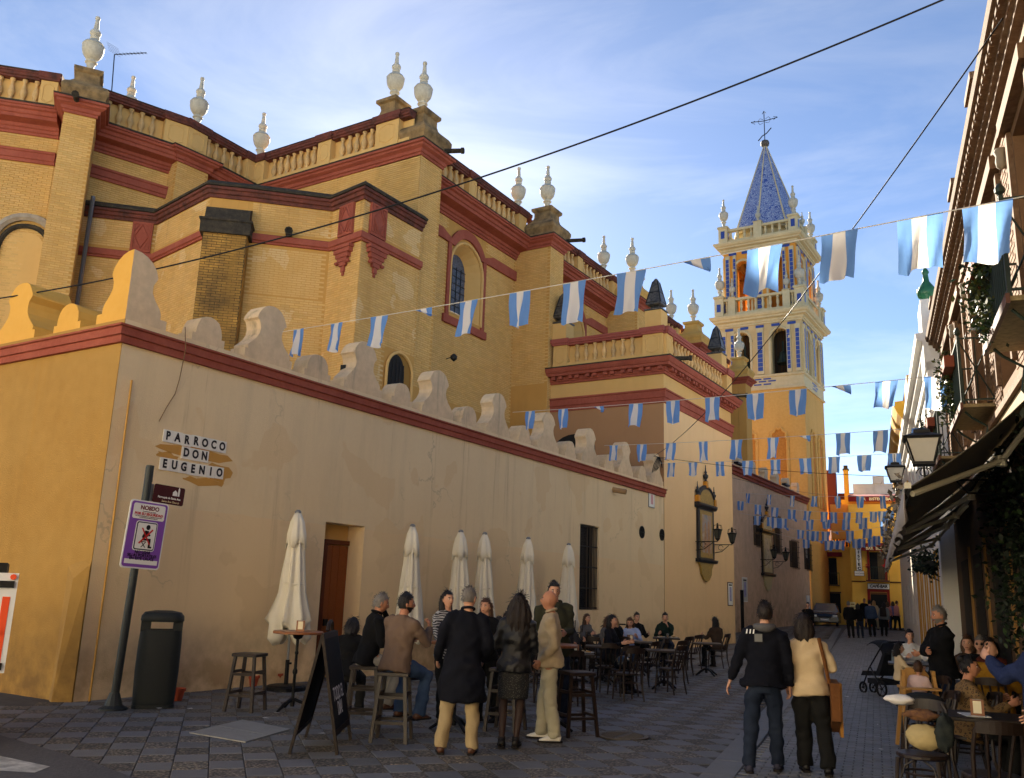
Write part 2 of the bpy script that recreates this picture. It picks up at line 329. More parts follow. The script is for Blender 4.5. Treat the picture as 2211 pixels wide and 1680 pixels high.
for i in range(-160,200):
    for j in range(-20,190):
        p=gu*i*lu+gv*j*lv+np.array([-8,5.0])
        if p[1]>62 or p[1]<3: continue
        if p[0]>BX(p[1])-.24: continue
        if p[0]<(-12.55 if p[1]<39 else -15.2): continue
        if p[1]<8.2 and p[0]<-12 and False: continue
        if math.hypot((p[0]+8.77)*.72+(p[1]-8.15)*.69,(p[1]-8.15)*.72-(p[0]+8.77)*.69)<.0: continue
        cells.append((p[0],p[1],(i+j)%2))
lay(pav,'slab',[c for c in cells if not (abs(c[0]+5.05)<.3 and abs(c[1]-11.08)<.3)],lu-.008,lv-.008,ga,[M_SL,M_PB],300)
va=math.atan2(VR[1],VR[0]); cells=[]
pl,pw=.20,.10
for i in range(-30,560):
    s=3.0+i*pw
    for j in range(-2,60):
        o=(j+(i%2)*.5)*pl
        # offset measured from the border
        base=np.array([-3.5+.36,11.0]); p=base+VR[:2]*(s-11)+VN[:2]*o
        if p[0]<BX(p[1])+.2 or p[1]>58: continue
        cells.append((p[0],p[1],0))
lay(street,'paver',cells,pw-.012,pl-.016,va,[M_PV],300,h=.012,jit=.0018)
# flush granite border: single stones
stm=None
for i in range(60):
    y=4.0+i*.9; b0=np.array([BX(y)+.0,y]); z=gz(y)+.004
    if stm is None:
        q=MB(); q.sq([(1,-.02),(1,-.004),(.985,0)],half=(.445,.165)); o_=q.build('border_stone',M_GR); stm=o_.data; bpy.data.objects.remove(o_)
    inst(stm,'border_stone',(BX(y+.45)-.02,y+.45,z),street,math.atan2(1,-.1845))
# side road with worn white line in the near left corner
q=MB(); q.add([(-14,2.6,.006),(-4.6,2.6,.006),(-4.6,4.65,.006),(-6.4,5.35,.006),(-8.2,5.75,.006),(-10.6,6.05,.006),(-14,6.3,.006)],[(0,1,2,3,4,5,6)])
M_RD=mat('side_road_setts',lin((84,84,86)),.7,noise=[(1.5,.5,lin((60,60,62))),(14,.4,lin((104,102,100)))],bump=.6,bscale=24)
road=tag(q.build('road',M_RD),kind='structure')
M_LN=mat('worn_road_paint',lin((205,202,195)),.8,noise=[(5,.8,lin((110,108,104))),(20,.4,lin((150,148,142)))],bump=.2)
a=onZ(0,1632,.01); b_=onZ(108,1655,.01); c=onZ(75,1668,.01); d=onZ(-40,1662,.01)
q=MB(); q.add([tuple(a),tuple(d),tuple(c),tuple(b_)],[(0,1,2,3)]); tag(fixn(q.build('painted_line',M_LN)),kind='structure')
# ------------------------------------------------------------------ wall with rectangular openings
def wall_plane(mb,o,ax,L,z0,z1,holes,depth,out,m=0,top=True,back=.5):
    """front face from o along ax (unit xy) of length L between z0 and z1; holes=(a0,a1,h0,h1,depth); out = outward unit xy"""
    o=np.array(o[:2],float); ax=np.array(ax,float); out=np.array(out,float)
    A=sorted(set([0,L]+[h[0] for h in holes]+[h[1] for h in holes])); Z=sorted(set([z0,z1]+[h[2] for h in holes]+[h[3] for h in holes]))
    P=lambda a,z,d=0:(o[0]+ax[0]*a-out[0]*d,o[1]+ax[1]*a-out[1]*d,z)
    flip=(ax[0]*out[1]-ax[1]*out[0])>0     # face order
    def quad(p):
        mb.add(p,[(0,1,2,3)] if not flip else [(3,2,1,0)],m)
    for i in range(len(A)-1):
        for j in range(len(Z)-1):
            ca,cz=(A[i]+A[i+1])/2,(Z[j]+Z[j+1])/2
            if any(h[0]<ca<h[1] and h[2]<cz<h[3] for h in holes): continue
            quad([P(A[i],Z[j]),P(A[i+1],Z[j]),P(A[i+1],Z[j+1]),P(A[i],Z[j+1])])
    for h in holes:
        a0,a1,h0,h1=h[:4]; dd=h[4] if len(h)>4 else depth
        quad([P(a0,h0),P(a0,h1),P(a0,h1,dd),P(a0,h0,dd)]); quad([P(a1,h0),P(a1,h0,dd),P(a1,h1,dd),P(a1,h1)])
        quad([P(a0,h1),P(a1,h1),P(a1,h1,dd),P(a0,h1,dd)]); quad([P(a0,h0),P(a0,h0,dd),P(a1,h0,dd),P(a1,h0)])
        if len(h)>5 and h[5]: quad([P(a0,h0,dd),P(a0,h1,dd),P(a1,h1,dd),P(a1,h0,dd)][::-1])
    if top: quad([P(0,z1),P(L,z1),P(L,z1,back),P(0,z1,back)])
    quad([P(0,z0,back),P(0,z1,back),P(L,z1,back),P(L,z0,back)])
    quad([P(0,z0),P(0,z0,back),P(0,z1,back),P(0,z1)][::-1]); quad([P(L,z0),P(L,z1),P(L,z1,back),P(L,z0,back)][::-1])
    return mb
XA=-12.35; YC=8.2
pw_=thing('precinct_wall','long beige plaster precinct wall with red ledge and curved merlons along the terrace','wall',(XA,YC,0))
w1=MB(); wall_plane(w1,(XA,YC+.012),(0,1),30.55-YC,-.1,5.76,[(13.08-YC,14.24-YC,-.05,2.99,.46,True),(23.96-YC,25.27-YC,1.34,3.86,.28,True)],.4,(1,0),back=.62)
w1o=fixn(w1.build('wall_body',M_A,pw_))
gw=thing('golden_wall','golden yellow plaster wall with red ledge at the left street corner','wall',(-15,YC,0))
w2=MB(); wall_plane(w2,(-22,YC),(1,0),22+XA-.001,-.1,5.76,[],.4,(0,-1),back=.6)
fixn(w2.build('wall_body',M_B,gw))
# chamfered corner foot
q=MB(); c1=(XA-.55,YC+.0); q.add([(XA-.62,YC+.022,-.05),(XA+.012,YC-.02,-.05),(XA+.012,YC-.02,1.95),(XA-.25,YC+.016,2.02),(XA-.62,YC+.022,1.95),(XA-.2,YC-.2,-.05),(XA-.2,YC-.13,1.72)],[(0,5,6,4),(5,1,2,6),(4,6,3),(6,2,3)]); fixn(q.build('corner_foot',M_B,gw))
ledge=[(0,5.36),(.07,5.36),(.07,5.47),(.11,5.48),(.11,5.60),(.15,5.61),(.15,5.64),(0,5.66)]
q=MB(); q.sweep([(-22,YC),(XA,YC),(XA,30.56)],ledge); 
lo=fixn(q.build('ledge',M_CR,pw_))
TALL=[(0,6.87),(.12,6.855),(.22,6.80),(.30,6.71),(.355,6.62),(.37,6.57),(.33,6.535),(.29,6.47),(.27,6.38),(.29,6.27),(.36,6.16),(.47,6.06),(.53,6.0),(.53,5.93),(.60,5.93),(.60,5.755)]
LOW=[(0,6.25),(.11,6.235),(.20,6.18),(.26,6.09),(.285,5.98),(.285,5.90),(.36,5.90),(.36,5.755)]
def outline(h): return [(x,z) for x,z in h]+[(-x,z) for x,z in h[::-1] if x>0]
M_MER=mat('merlon_plaster',lin((234,206,164)),.92,noise=[(1.5,.3,lin((218,186,142))),(7,.3,lin((176,150,114)))],bump=.3,bscale=50,streak=.35,drip=(6.0,lin((70,60,48)),.8,.35))
def merlon(parent,prof,cx,cy,along,out,mt,dep=.38):
    u_=random.uniform(.95,1.05); prof=[(x*random.uniform(.985,1.015)*u_,z+(random.uniform(-.008,.008) if z>5.8 else 0)) for x,z in prof]; q=MB(); q.prism(outline(prof),(cx-out[0]*.012,cy-out[1]*.012,0),(along[0],along[1],0),(0,0,1),(-out[0]*dep,-out[1]*dep,0)); 
    return fixn(q.build('merlon',mt,parent))
for k in range(8): merlon(pw_,TALL,XA,11.24+2.672*k,(0,1),(1,0),M_MER)
for k in range(8): merlon(pw_,LOW,XA,9.84+2.69*k,(0,1),(1,0),M_MER)
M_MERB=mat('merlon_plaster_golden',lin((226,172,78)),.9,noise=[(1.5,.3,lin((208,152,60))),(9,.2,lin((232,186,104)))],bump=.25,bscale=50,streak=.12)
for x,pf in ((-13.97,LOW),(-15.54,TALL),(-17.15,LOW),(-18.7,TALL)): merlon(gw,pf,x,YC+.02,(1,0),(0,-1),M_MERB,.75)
# corner merlon: L-shaped, two half outlines
half=[(0,6.93),(.14,6.92),(.26,6.88),(.37,6.81),(.46,6.70),(.50,6.58),(.47,6.52),(.43,6.44),(.43,6.32),(.50,6.2),(.60,6.08),(.63,6.0),(.63,5.92),(.76,5.92),(.76,5.755),(0,5.755)]
pr_=half[:-1]
for nm_,par_,mt_,sel in (('corner_merlon',pw_,M_MER,1),('corner_merlon',gw,M_MERB,0)):
    q=MB(); v=[]
    for h_,z_ in pr_: v+=[(XA-.002,YC+.002,z_),(XA-.002-h_,YC+.002,z_),(XA-.002-h_,YC+.002+h_,z_),(XA-.002,YC+.002+h_,z_)]
    f=[]
    for k_ in range(len(pr_)-1):
        a_=k_*4; b__=a_+4
        if sel==0: f.append((a_,a_+1,b__+1,b__))
        else: f+=[(a_,a_+3,b__+3,b__),(a_+1,a_+2,b__+2,b__+1),(a_+2,a_+3,b__+3,b__+2)]
    q.add(v,f); fixn(q.build(nm_,mt_,par_))
# street-name tiles are a thing of their own (see signs). Door
M_RV=M_A
dr=thing('wooden_door','brown plank door set deep in the beige wall','door',(XA-.42,13.5,0))
q=MB(); 
for k in range(4): 
    q=MB(); q.box((XA-.43,13.56+.21*k+.12,1.31),(.04,.2,2.54)); q.build('plank',M_WD,dr)
q=MB(); q.box((XA-.42,13.56,1.33),(.09,.09,2.66)); q.box((XA-.42,14.42+.03,1.33),(.09,.07,2.66)); q.box((XA-.42,14.0,2.64),(.092,.95,.09)); q.build('door_frame',mat('door_frame_wood',lin((96,44,18)),.6),dr)
q=MB(); q.box((XA-.40,13.72,1.05),(.05,.12,.13)); q.build('lock_plate',M_IR,dr)
q=MB(); q.box((XA-.45,13.3,1.4),(.02,.42,3.0)); q.box((XA-.44,13.66,2.83),(.02,1.14,.34)); q.build('reveal_panel',M_OP,dr)
# barred window
wi=thing('barred_window','tall dark window with iron bars in the beige wall behind the end umbrella','window',(XA,24.6,1.35))
q=MB(); q.box((XA-.25,24.61,2.6),(.03,1.3,2.5)); q.build('pane',mat('dark_glass',lin((16,17,20)),.15,spec=.6),wi)
q=MB(); q.box((XA-.2,24.83,2.6),(.02,.035,2.5)); q.box((XA-.2,25.1,2.6),(.02,.2,2.5)); q.build('shutter',mat('shutter_brown',lin((92,74,52)),.7),wi)
for k in range(13):
    q=MB(); q.tube([(XA-.06,24.02+k*.099,1.37),(XA-.06,24.02+k*.099,3.84)],.011,6); q.build('bar',M_IR,wi)
for z in (1.4,1.98,2.6,3.22,3.82):
    q=MB(); q.box((XA-.06,24.615,z),(.014,1.3,.035)); q.build('cross_bar',M_IR,wi)
# drain pipe stub, vents, notice
q=MB(); q.tube([(XA-.05,26.25,5.15),(XA+.42,26.33,5.06)],.085,14,cap=False); q.tube([(XA-.05,26.25,5.15),(XA+.42,26.33,5.06)],.07,14,cap=False); tag(q.build('water_spout',mat('clay_pipe',lin((176,142,100)),.8,noise=(5,.4,lin((120,96,64)))),smooth=True),'short clay drain spout under the red ledge of the beige wall','spout')
for i,(y,z,lab) in enumerate(((28.55,3.95,'left of two small round iron vents in the beige wall'),(30.34,3.99,'right of two small round iron vents, nearer the shrine'))):
    t=thing('wall_vent',lab,'vent',(XA,y,z),group='round vents in the wall')
    q=MB(); q.prism([(.21*math.cos(a),.21*math.sin(a)) for a in np.linspace(0,2*math.pi,18)[:-1]],(XA+.004,y,z),(0,1,0),(0,0,1),(.01,0,0)); fixn(q.build('backing',mat('vent_black',(.01,.01,.01),.8),t))
    q=MB(); q.tube([(XA+.025,y+.2*math.cos(a),z+.2*math.sin(a)) for a in np.linspace(0,2*math.pi,18)[:-1]],.014,5,closed=True)
    for a in (0,math.pi/3,2*math.pi/3): q.tube([(XA+.025,y-.2*math.cos(a),z-.2*math.sin(a)),(XA+.025,y,z),(XA+.025,y+.2*math.cos(a),z+.2*math.sin(a))],.009,5)
    q.build('grille',M_IR,t)
# ------------------------------------------------------------------ church: apse, nave flank, low apsidal chapel, square chapel
BRK={'n':0}
def brick_me(): 
    b=MB(); b.add([(-.13,0,-.03),(.13,0,-.03),(.13,0,.03),(-.13,0,.03),(-.126,-.009,-.026),(.126,-.009,-.026),(.126,-.009,.026),(-.126,-.009,.026)],[(4,5,6,7),(0,1,5,4),(1,2,6,5),(2,3,7,6),(3,0,4,7)],0,(1.02,1,.97)); o=b.build('brick',M_OA); me=o.data; bpy.data.objects.remove(o); return me
def lay_bricks(parent,rest,faces,single=0,lib=None,pitch=(.272,.074),skip=.0,name='brick'):
    """faces: (x0,y0,x1,y1,z0,z1,[holefn]); outside = right of travel"""
    cnt=0
    for fc in faces:
        x0,y0,x1,y1,z0,z1=fc[:6]; hole=fc[6] if len(fc)>6 else None
        d=np.array([x1-x0,y1-y0]); L_=np.linalg.norm(d); d=d/L_; nrm_=np.array([d[1],-d[0]]); ang=math.atan2(d[1],d[0])
        rows=int((z1-z0)/pitch[1])
        for r in range(rows):
            z=z1-(r+.5)*pitch[1]; a=(.5 if r%2 else 0)*pitch[0]
            while a<L_:
                lo_,hi_=max(0,a-pitch[0]/2),min(L_,a+pitch[0]/2); a+=pitch[0]
                if hi_-lo_<.06: continue
                ca=(lo_+hi_)/2
                if hole and hole(ca,z): continue
                if random.random()<skip: continue
                full=hi_-lo_>pitch[0]*.95
                p=np.array([x0,y0])+d*ca
                if single and full and cnt<single and lib is not None:
                    inst(lib,name,(p[0]+nrm_[0]*random.uniform(-.003,.002),p[1]+nrm_[1]*random.uniform(-.003,.002),z),parent,ang); cnt+=1; continue
                hw=(hi_-lo_)/2-.006; e=.009+random.uniform(-.004,.003); hh=pitch[1]/2-.0075
                t=random.uniform(.86,1.1); tc=(t,t*random.uniform(.97,1.02),t*random.uniform(.93,1.03)); j=.004
                P=lambda u,w_,o:(p[0]+d[0]*u+nrm_[0]*o,p[1]+d[1]*u+nrm_[1]*o,z+w_)
                rest.add([P(-hw,-hh,0),P(hw,-hh,0),P(hw,hh,0),P(-hw,hh,0),P(-hw+j,-hh+j,e),P(hw-j,-hh+j,e),P(hw-j,hh-j,e),P(-hw+j,hh-j,e)],[(4,5,6,7),(0,1,5,4),(1,2,6,5),(2,3,7,6),(3,0,4,7)],0,tc)
    return rest
ch=thing('church','ochre brick church with deep red cornices, balustrades and white urn finials above the precinct wall','church',(-19,26,0))
XB,XN,Y1=-17.2,-18.9,21.35
M_OW=mat('ochre_brick_joint',lin((202,154,82)),.95,drip=(13.2,lin((60,48,34)),.75,1.6),noise=[(.7,.3,lin((170,120,56))),(9,.25,lin((204,156,84)))],bump=.3,bscale=60,streak=.2)
def vwall(mb,line,z0,z1,m=0):
    for (a,b) in zip(line[:-1],line[1:]): mb.add([(a[0],a[1],z0),(b[0],b[1],z0),(b[0],b[1],z1),(a[0],a[1],z1)],[(0,1,2,3)],m)
V1,V2=(-26.66,14.49),(-25.4,18.09)
# --- apse and east wall
q=MB(); vwall(q,[(-31,10.0),V1,V2,(-25.4,Y1),(XB,Y1)],0,16.3); q.build('apse_wall',M_OW,ch)
def buttress(parent,a,b,back,z1=16.0,name='buttress',mt=None):
    """front edge a->b (outside right of travel), running back by vector length back"""
    a,b=np.array(a,float),np.array(b,float); d=_n(b-a); n_=np.array([d[1],-d[0]]); A,B=a-n_*back,b-n_*back
    q=MB(); vwall(q,[A,a,b,B],0,z1); q.add([(*A,z1),(*a,z1),(*b,z1),(*B,z1)],[(0,1,2,3)]); o=q.build(name,mt or M_OW,parent); return [tuple(A),tuple(a),tuple(b),tuple(B)]
AB1=buttress(ch,(-25.45,13.86),(-24.95,14.62),1.3); AB2=buttress(ch,(-25.0,17.75),(-24.85,18.95),.8)
NB=[(Y1,22.55),(30.28,31.42),(39.2,40.35),(48.1,49.3),(57.0,58.2)]; NBL=[]
for (ya,yb) in NB: NBL.append(buttress(ch,(XB,ya),(XB,yb),1.9))
# --- nave bay walls with arched niches
bays=[(22.55,30.28),(31.42,39.2),(40.35,48.1),(49.3,57.0)]
WINY=[26.7,35.6,44.5,53.3]
def niche_wall(mb,y0,y1,yc,hw,zb,zs,X,z0,z1,dep):
    """wall in plane X with a round-headed niche (centre yc, half width hw, sill zb, spring zs)"""
    N_=10; arc=[(yc-hw*math.cos(math.pi*k/N_),zs+hw*math.sin(math.pi*k/N_)) for k in range(N_+1)]
    mb.add([(X,y0,z0),(X,yc-hw,z0),(X,yc-hw,z1),(X,y0,z1)],[(0,1,2,3)]); mb.add([(X,yc+hw,z0),(X,y1,z0),(X,y1,z1),(X,yc+hw,z1)],[(0,1,2,3)])
    mb.add([(X,yc-hw,z0),(X,yc+hw,z0),(X,yc+hw,zb),(X,yc-hw,zb)],[(0,1,2,3)])
    for (a,b) in zip(arc[:-1],arc[1:]): mb.add([(X,a[0],a[1]),(X,b[0],b[1]),(X,b[0],z1),(X,a[0],z1)],[(0,1,2,3)])
    loop=[(yc-hw,zb)]+arc+[(yc+hw,zb)]
    return loop
def loft_loops(mb,l0,x0,l1,x1,m=0):
    k=len(l0); v=[(x0,*p) for p in l0]+[(x1,*p) for p in l1]; mb.add(v,[(i,(i+1)%k,k+(i+1)%k,k+i) for i in range(k)],m)
M_LEAD=mat('leaded_glass',lin((58,66,84)),.25,noise=[(9,.7,lin((26,30,40))),(30,.5,lin((120,128,140)))],bump=.5,bscale=60,spec=.6)
for i,((y0,y1),yc) in enumerate(zip(bays,WINY)):
    q=MB(); loop=niche_wall(q,y0,y1,yc,1.02,11.95,13.88,XN,0,16.3,.9); q.build('bay_wall',M_OW,ch)
    win=bpy.data.objects.new('window',None); COL.objects.link(win); win.parent=ch; ORG[win.name]=ORG[ch.name]
    inner=[(yc+.05+(a-yc)*.60,12.3+(b-11.95)*.80) for a,b in loop]
    q=MB(); loft_loops(q,loop,XN,inner,XN-.52); fixn(q.build('niche',M_OP,win))
    q=MB(); q.add([(XN-.515,*p) for p in inner],[tuple(range(len(inner)))]); fixn(q.build('pane',M_LEAD,win))
    q=MB(); ya,yb=min(p[0] for p in inner),max(p[0] for p in inner)
    for k in range(1,4): q.box((XN-.50,ya+(yb-ya)*k/4,13.2),(.02,.018,1.9))
    for k in range(1,7): q.box((XN-.50,(ya+yb)/2,12.25+k*.30),(.02,yb-ya,.02))
    q.build('lead_bars',M_IR,win)
    # red hood following string course and arch, with side strips
    band=[(y0,15.05),(yc-1.75,15.05)]+[(yc-(1.42)*math.cos(t),13.86+1.66*math.sin(t)) for t in np.linspace(.62,math.pi-.62,11)]+[(yc+1.75,15.05),(y1,15.05)]
    low=[(y0,14.64),(yc-1.6,14.64)]+[(yc-(1.12)*math.cos(t),13.86+1.28*math.sin(t)) for t in np.linspace(.62,math.pi-.62,11)]+[(yc+1.6,14.64),(y1,14.64)]
    q=MB(); k=len(band); v=[(XN+.09,*p) for p in band]+[(XN+.09,*p) for p in low]+[(XN-.02,*p) for p in band]+[(XN-.02,*p) for p in low]
    q.add(v,[(j,j+1,k+j+1,k+j) for j in range(k-1)]+[(2*k+j,2*k+j+1,j+1,j) for j in range(k-1)]+[(k+j,k+j+1,3*k+j+1,3*k+j) for j in range(k-1)]); fixn(q.build('window_hood',M_CR,ch))
    for sgn in (-1,1):
        q=MB(); q.box((XN+.035,yc+sgn*1.2,13.05),(.07,.2,3.2)); q.build('window_strip',M_CR,win)
    q=MB(); q.box((XN+.05,yc,11.62),(.1,2.9,.3)); q.build('window_sill',M_CR,win)
    arcb=[(yc-1.09*math.cos(t),13.88+1.09*math.sin(t)) for t in np.linspace(0,math.pi,13)]
    q=MB(); q.tube([(XN+.03,yc-1.09,11.9)]+[(XN+.03,*p) for p in arcb]+[(XN+.03,yc+1.09,11.9)],.06,6); q.build('window_moulding',M_OP,win)
# --- cornices
THIN=[(0,15.92),(.05,15.92),(.05,16.0),(.1,16.02),(.12,16.12),(.24,16.18),(.26,16.24),(.33,16.26),(.34,16.33),(0,16.35)]
DEEP=[(0,15.58),(.07,15.58),(.07,15.66),(.13,15.68),(.13,15.77),(.2,15.8),(.22,15.9),(.62,15.95),(.64,16.05),(.70,16.07),(.74,16.17),(.84,16.2),(.86,16.27),(.92,16.28),(.92,16.34),(0,16.36)]
def sweepo(name,line,prof,mt,parent,**k): q=MB(); q.sweep(line,prof,**k); return fixn(q.build(name,mt,parent))
dn=lambda p,dz,so=1: [(o*so,z+dz) for o,z in p]
sweepo('cornice',[(-31,10.0),V1],dn(DEEP,0,.8),M_CR,ch); sweepo('cornice',[V1,V2,(-25.4,Y1)],dn(DEEP,-.004,.8),M_CR,ch)
sweepo('cornice',AB1,dn(THIN,.006),M_CR,ch); sweepo('cornice',AB2,dn(THIN,.006),M_CR,ch)
sweepo('cornice',[(-25.3,Y1),(XB,Y1),(XB,22.55),(-18.6,22.55)],dn(THIN,.0),M_CR,ch)
for l_ in NBL[1:]: sweepo('cornice',l_,dn(THIN,.006),M_CR,ch)
for (y0,y1) in bays: sweepo('cornice',[(XN,y0-.02),(XN,y1+.02)],DEEP,M_CR,ch)
STRG=[(0,14.64),(.06,14.64),(.06,14.74),(.1,14.76),(.1,14.96),(.14,14.98),(.14,15.05),(0,15.07)]
sweepo('string_course',[(-31,10.0),V1],STRG,M_CR,ch); sweepo('string_course',[V1,V2],dn(STRG,.003),M_CR,ch)
# dark weathered top of the cornice
for ln,o_ in (([(-31,10.0),V1],.75),([V1,V2,(-25.4,Y1)],.75)):
    sweepo('cornice_top',ln,[(.2,16.345),(o_,16.345),(o_,16.40),(.2,16.42)],M_BLK,ch)
for l_ in [AB1,AB2,[(-25.3,Y1),(XB,Y1),(XB,22.55)]]+NBL[1:3]: sweepo('cornice_top',l_,[(.05,16.36),(.345,16.345),(.35,16.385),(.05,16.41)],M_BLK,ch)
for (y0,y1) in bays: sweepo('cornice_top',[(XN,y0+.01),(XN,y1-.01)],[(.3,16.37),(.925,16.35),(.93,16.385),(.3,16.41)],M_BLK,ch)
# --- balustrades
BAL=[(.085,0),(.085,.08),(.05,.10),(.07,.16),(.105,.26),(.11,.33),(.085,.43),(.05,.55),(.042,.62),(.06,.645),(.045,.67),(.075,.70),(.085,.72),(.085,.78)]
M_BAL=mat('baluster_stone',lin((218,174,108)),.9,noise=[(2.5,.5,lin((150,128,96))),(9,.3,lin((230,204,164)))],bump=.3,bscale=50,objvar=.12)
q=MB(); q.lathe([(r,z) for r,z in BAL],n=8); _o=q.build('baluster',M_BAL,smooth=True); BALME=_o.data; bpy.data.objects.remove(_o)
RAIL=[(-.14,0),(.14,0),(.14,.06),(.19,.08),(.19,.16),(.22,.18),(.22,.25),(-.2,.27)]
M_RAIL=mat('rail_red_mould',lin((112,60,50)),.9,noise=[(2.2,.85,lin((44,38,34))),(9,.3,lin((150,88,74)))],bump=.35)
def balustrade(parent,a,b,z,hb=.78,pl=.24,gap=.36,piers=(),railm=None,plm=None,ends=True):
    a,b=np.array(a,float),np.array(b,float); L_=np.linalg.norm(b-a); d=(b-a)/L_; ang=math.atan2(d[1],d[0]); n_=np.array([d[1],-d[0]])
    q=MB(); q.sweep([a,b],[(-.13,z),(.13,z),(.13,z+pl),(-.13,z+pl)]); fixn(q.build('parapet_plinth',plm or M_OP,parent))
    q=MB(); q.sweep([a,b],[(-.13,z+pl),(-.09,z+pl),(-.09,z+pl+hb),(-.13,z+pl+hb)]); fixn(q.build('parapet_back',M_OP,parent))
    q=MB(); q.sweep([a,b],[(o,z+pl+hb+dz) for o,dz in RAIL]); fixn(q.build('parapet_rail',railm or M_RAIL,parent))
    if railm is None: q=MB(); q.sweep([a,b],[(-.22,z+pl+hb+.272),(.235,z+pl+hb+.255),(.235,z+pl+hb+.285),(-.22,z+pl+hb+.31)]); fixn(q.build('rail_cap',M_BLK,parent))
    pier_spans=[(c-w_/2,c+w_/2) for c,w_ in piers]
    for c,w_ in piers:
        p=a+d*c; q=MB(); q.sq([(1,z+.01),(1,z+pl+hb+.02)],(p[0],p[1],0),ax=d,half=(w_/2,.17)); q.build('parapet_pier',M_OP,parent)
        o=p+n_*.172; q=MB(); zc_=z+pl+hb*.45
        oct_=[(-.5,.7),(0,1),(.5,.7),(.5,-.7),(0,-1),(-.5,-.7)]; q.tube([(o[0]+d[0]*u*w_*.62,o[1]+d[1]*u*w_*.62,zc_+v_*.34) for u,v_ in oct_],.018,4,closed=True); q.build('pier_panel',M_OP,parent)
        q=MB(); q.sq([(1,0),(1,.06),(1.12,.1),(1.12,.27)],(p[0],p[1],z+pl+hb+.006),ax=d,half=(w_/2+.05,.25)); q.build('pier_cap',railm or M_RAIL,parent)
    s=gap*.6
    while s<L_-.15:
        if not any(x0-.13<s<x1+.13 for x0,x1 in pier_spans):
            p=a+d*s; inst(BALME,'baluster',(p[0],p[1],z+pl),parent,ang,(1,1,hb/.78))
        s+=gap
ZP=16.36
balustrade(ch,(-30.5,10.25),(-26.55,14.28),ZP,piers=[(5.3,.5)])
balustrade(ch,(-26.35,14.75),(-25.2,18.0),ZP,piers=[(3.15,.8)])
balustrade(ch,(-25.15,18.1),(-25.15,21.1),ZP,piers=[(.35,.8),(2.85,.5)])
balustrade(ch,(-25.0,21.28),(-17.6,21.28),ZP,piers=[(.25,.5),(3.55,.62),(6.45,1.0)],gap=.34)
XPR=-18.55
for i,(y0,y1) in enumerate(bays): balustrade(ch,(XPR,y0-.6 if i==0 else y0-.35),(XPR,y1+.35),ZP,piers=[(4.2,.5),(.3,.5),(y1-y0+.25,.6)],gap=.38 if i<2 else .5)
# --- pedestals and urn finials
FIN=[(.16,0),(.17,.05),(.12,.10),(.11,.2),(.14,.33),(.19,.37),(.19,.40),(.13,.43),(.12,.48),(.2,.53),(.29,.66),(.33,.80),(.345,.90),(.34,.98),(.355,1.0),(.34,1.02),(.29,1.10),(.17,1.19),(.13,1.25),(.15,1.28),(.15,1.33),(.12,1.36),(.17,1.43),(.18,1.50),(.14,1.57),(.09,1.62),(.085,1.66),(.06,1.98),(.075,2.0),(.085,2.05),(.07,2.1),(.0,2.13)]
q=MB(); q.lathe(FIN,n=16); _o=q.build('finial',M_WH,smooth='auto'); FINME=_o.data; bpy.data.objects.remove(_o)
def finial(parent,x,y,z,s=1.0): return inst(FINME,'finial',(x,y,z),parent,random.uniform(0,3),(s,s,s))
PED=[(.80,0),(.80,.1),(.74,.14),(.70,.2),(.74,.3),(.80,.42),(.80,.55),(.72,.68),(.56,.80),(.44,.95),(.40,1.1),(.40,1.3),(.46,1.34),(.50,1.40),(.50,1.5),(.3,1.56)]
def pedestal(parent,x,y,z,ax,sc=1.0,mt=None,top=True):
    q=MB(); q.sq([(r*sc,h*sc) for r,h in PED],(x,y,z),ax=ax); o=q.build('finial_pedestal',mt or M_STN,parent); return z+1.55*sc
for (x,y,ax,sc,fs) in ((-17.75,21.95,(1,0),.98,.96),(-17.75,30.85,(1,0),.98,.98),(-17.75,39.8,(1,0),.98,.98),(-17.75,48.7,(1,0),.98,.98),(-17.75,57.6,(1,0),.98,.98),(-25.6,14.55,tuple(_n(np.array([.5,.76]))),.86,.98)):
    zt=pedestal(ch,x,y,16.37,ax,sc,M_STN if y<35 else mat('ochre_stone',lin((214,170,92)),.9,noise=[(2,.4,lin((150,120,74)))],bump=.3)); finial(ch,x,y,zt,fs)
for (x,y) in ((-18.55,29.75),(-18.55,38.1),(-18.55,47.2),(-25.15,18.45),(-25.0,21.28)): finial(ch,x,y,17.62,.93)
# paired finial on the pier of the east balustrade
q=MB(); q.sq([(.3,0),(.42,.05),(.42,.15),(.34,.25),(.30,.42),(.34,.62),(.44,.66),(.44,.78),(.28,.84)],(-18.75,21.6,17.62),ax=(1,0)); q.build('finial_pedestal',M_STN,ch); finial(ch,-18.75,21.6,18.44,.93)
finial(ch,-26.9,16.9,17.4,.9); 
# water spouts of the cornice
def spout(parent,a,b,r=.09): q=MB(); q.tube([a,b],[r,r*.9],8); q.tube([tuple(np.array(b)-(np.array(b)-np.array(a))*.12),b],r*1.25,8); return q.build('spout',M_BLK,parent)
spout(ch,(-17.0,22.4,16.5),(-16.35,22.6,16.45)); spout(ch,(-17.0,31.3,16.5),(-16.2,31.45,16.45)); spout(ch,(-17,40.2,16.5),(-16.2,40.3,16.45)); spout(ch,(-25.1,14.0,16.3),(-24.7,13.7,16.25))
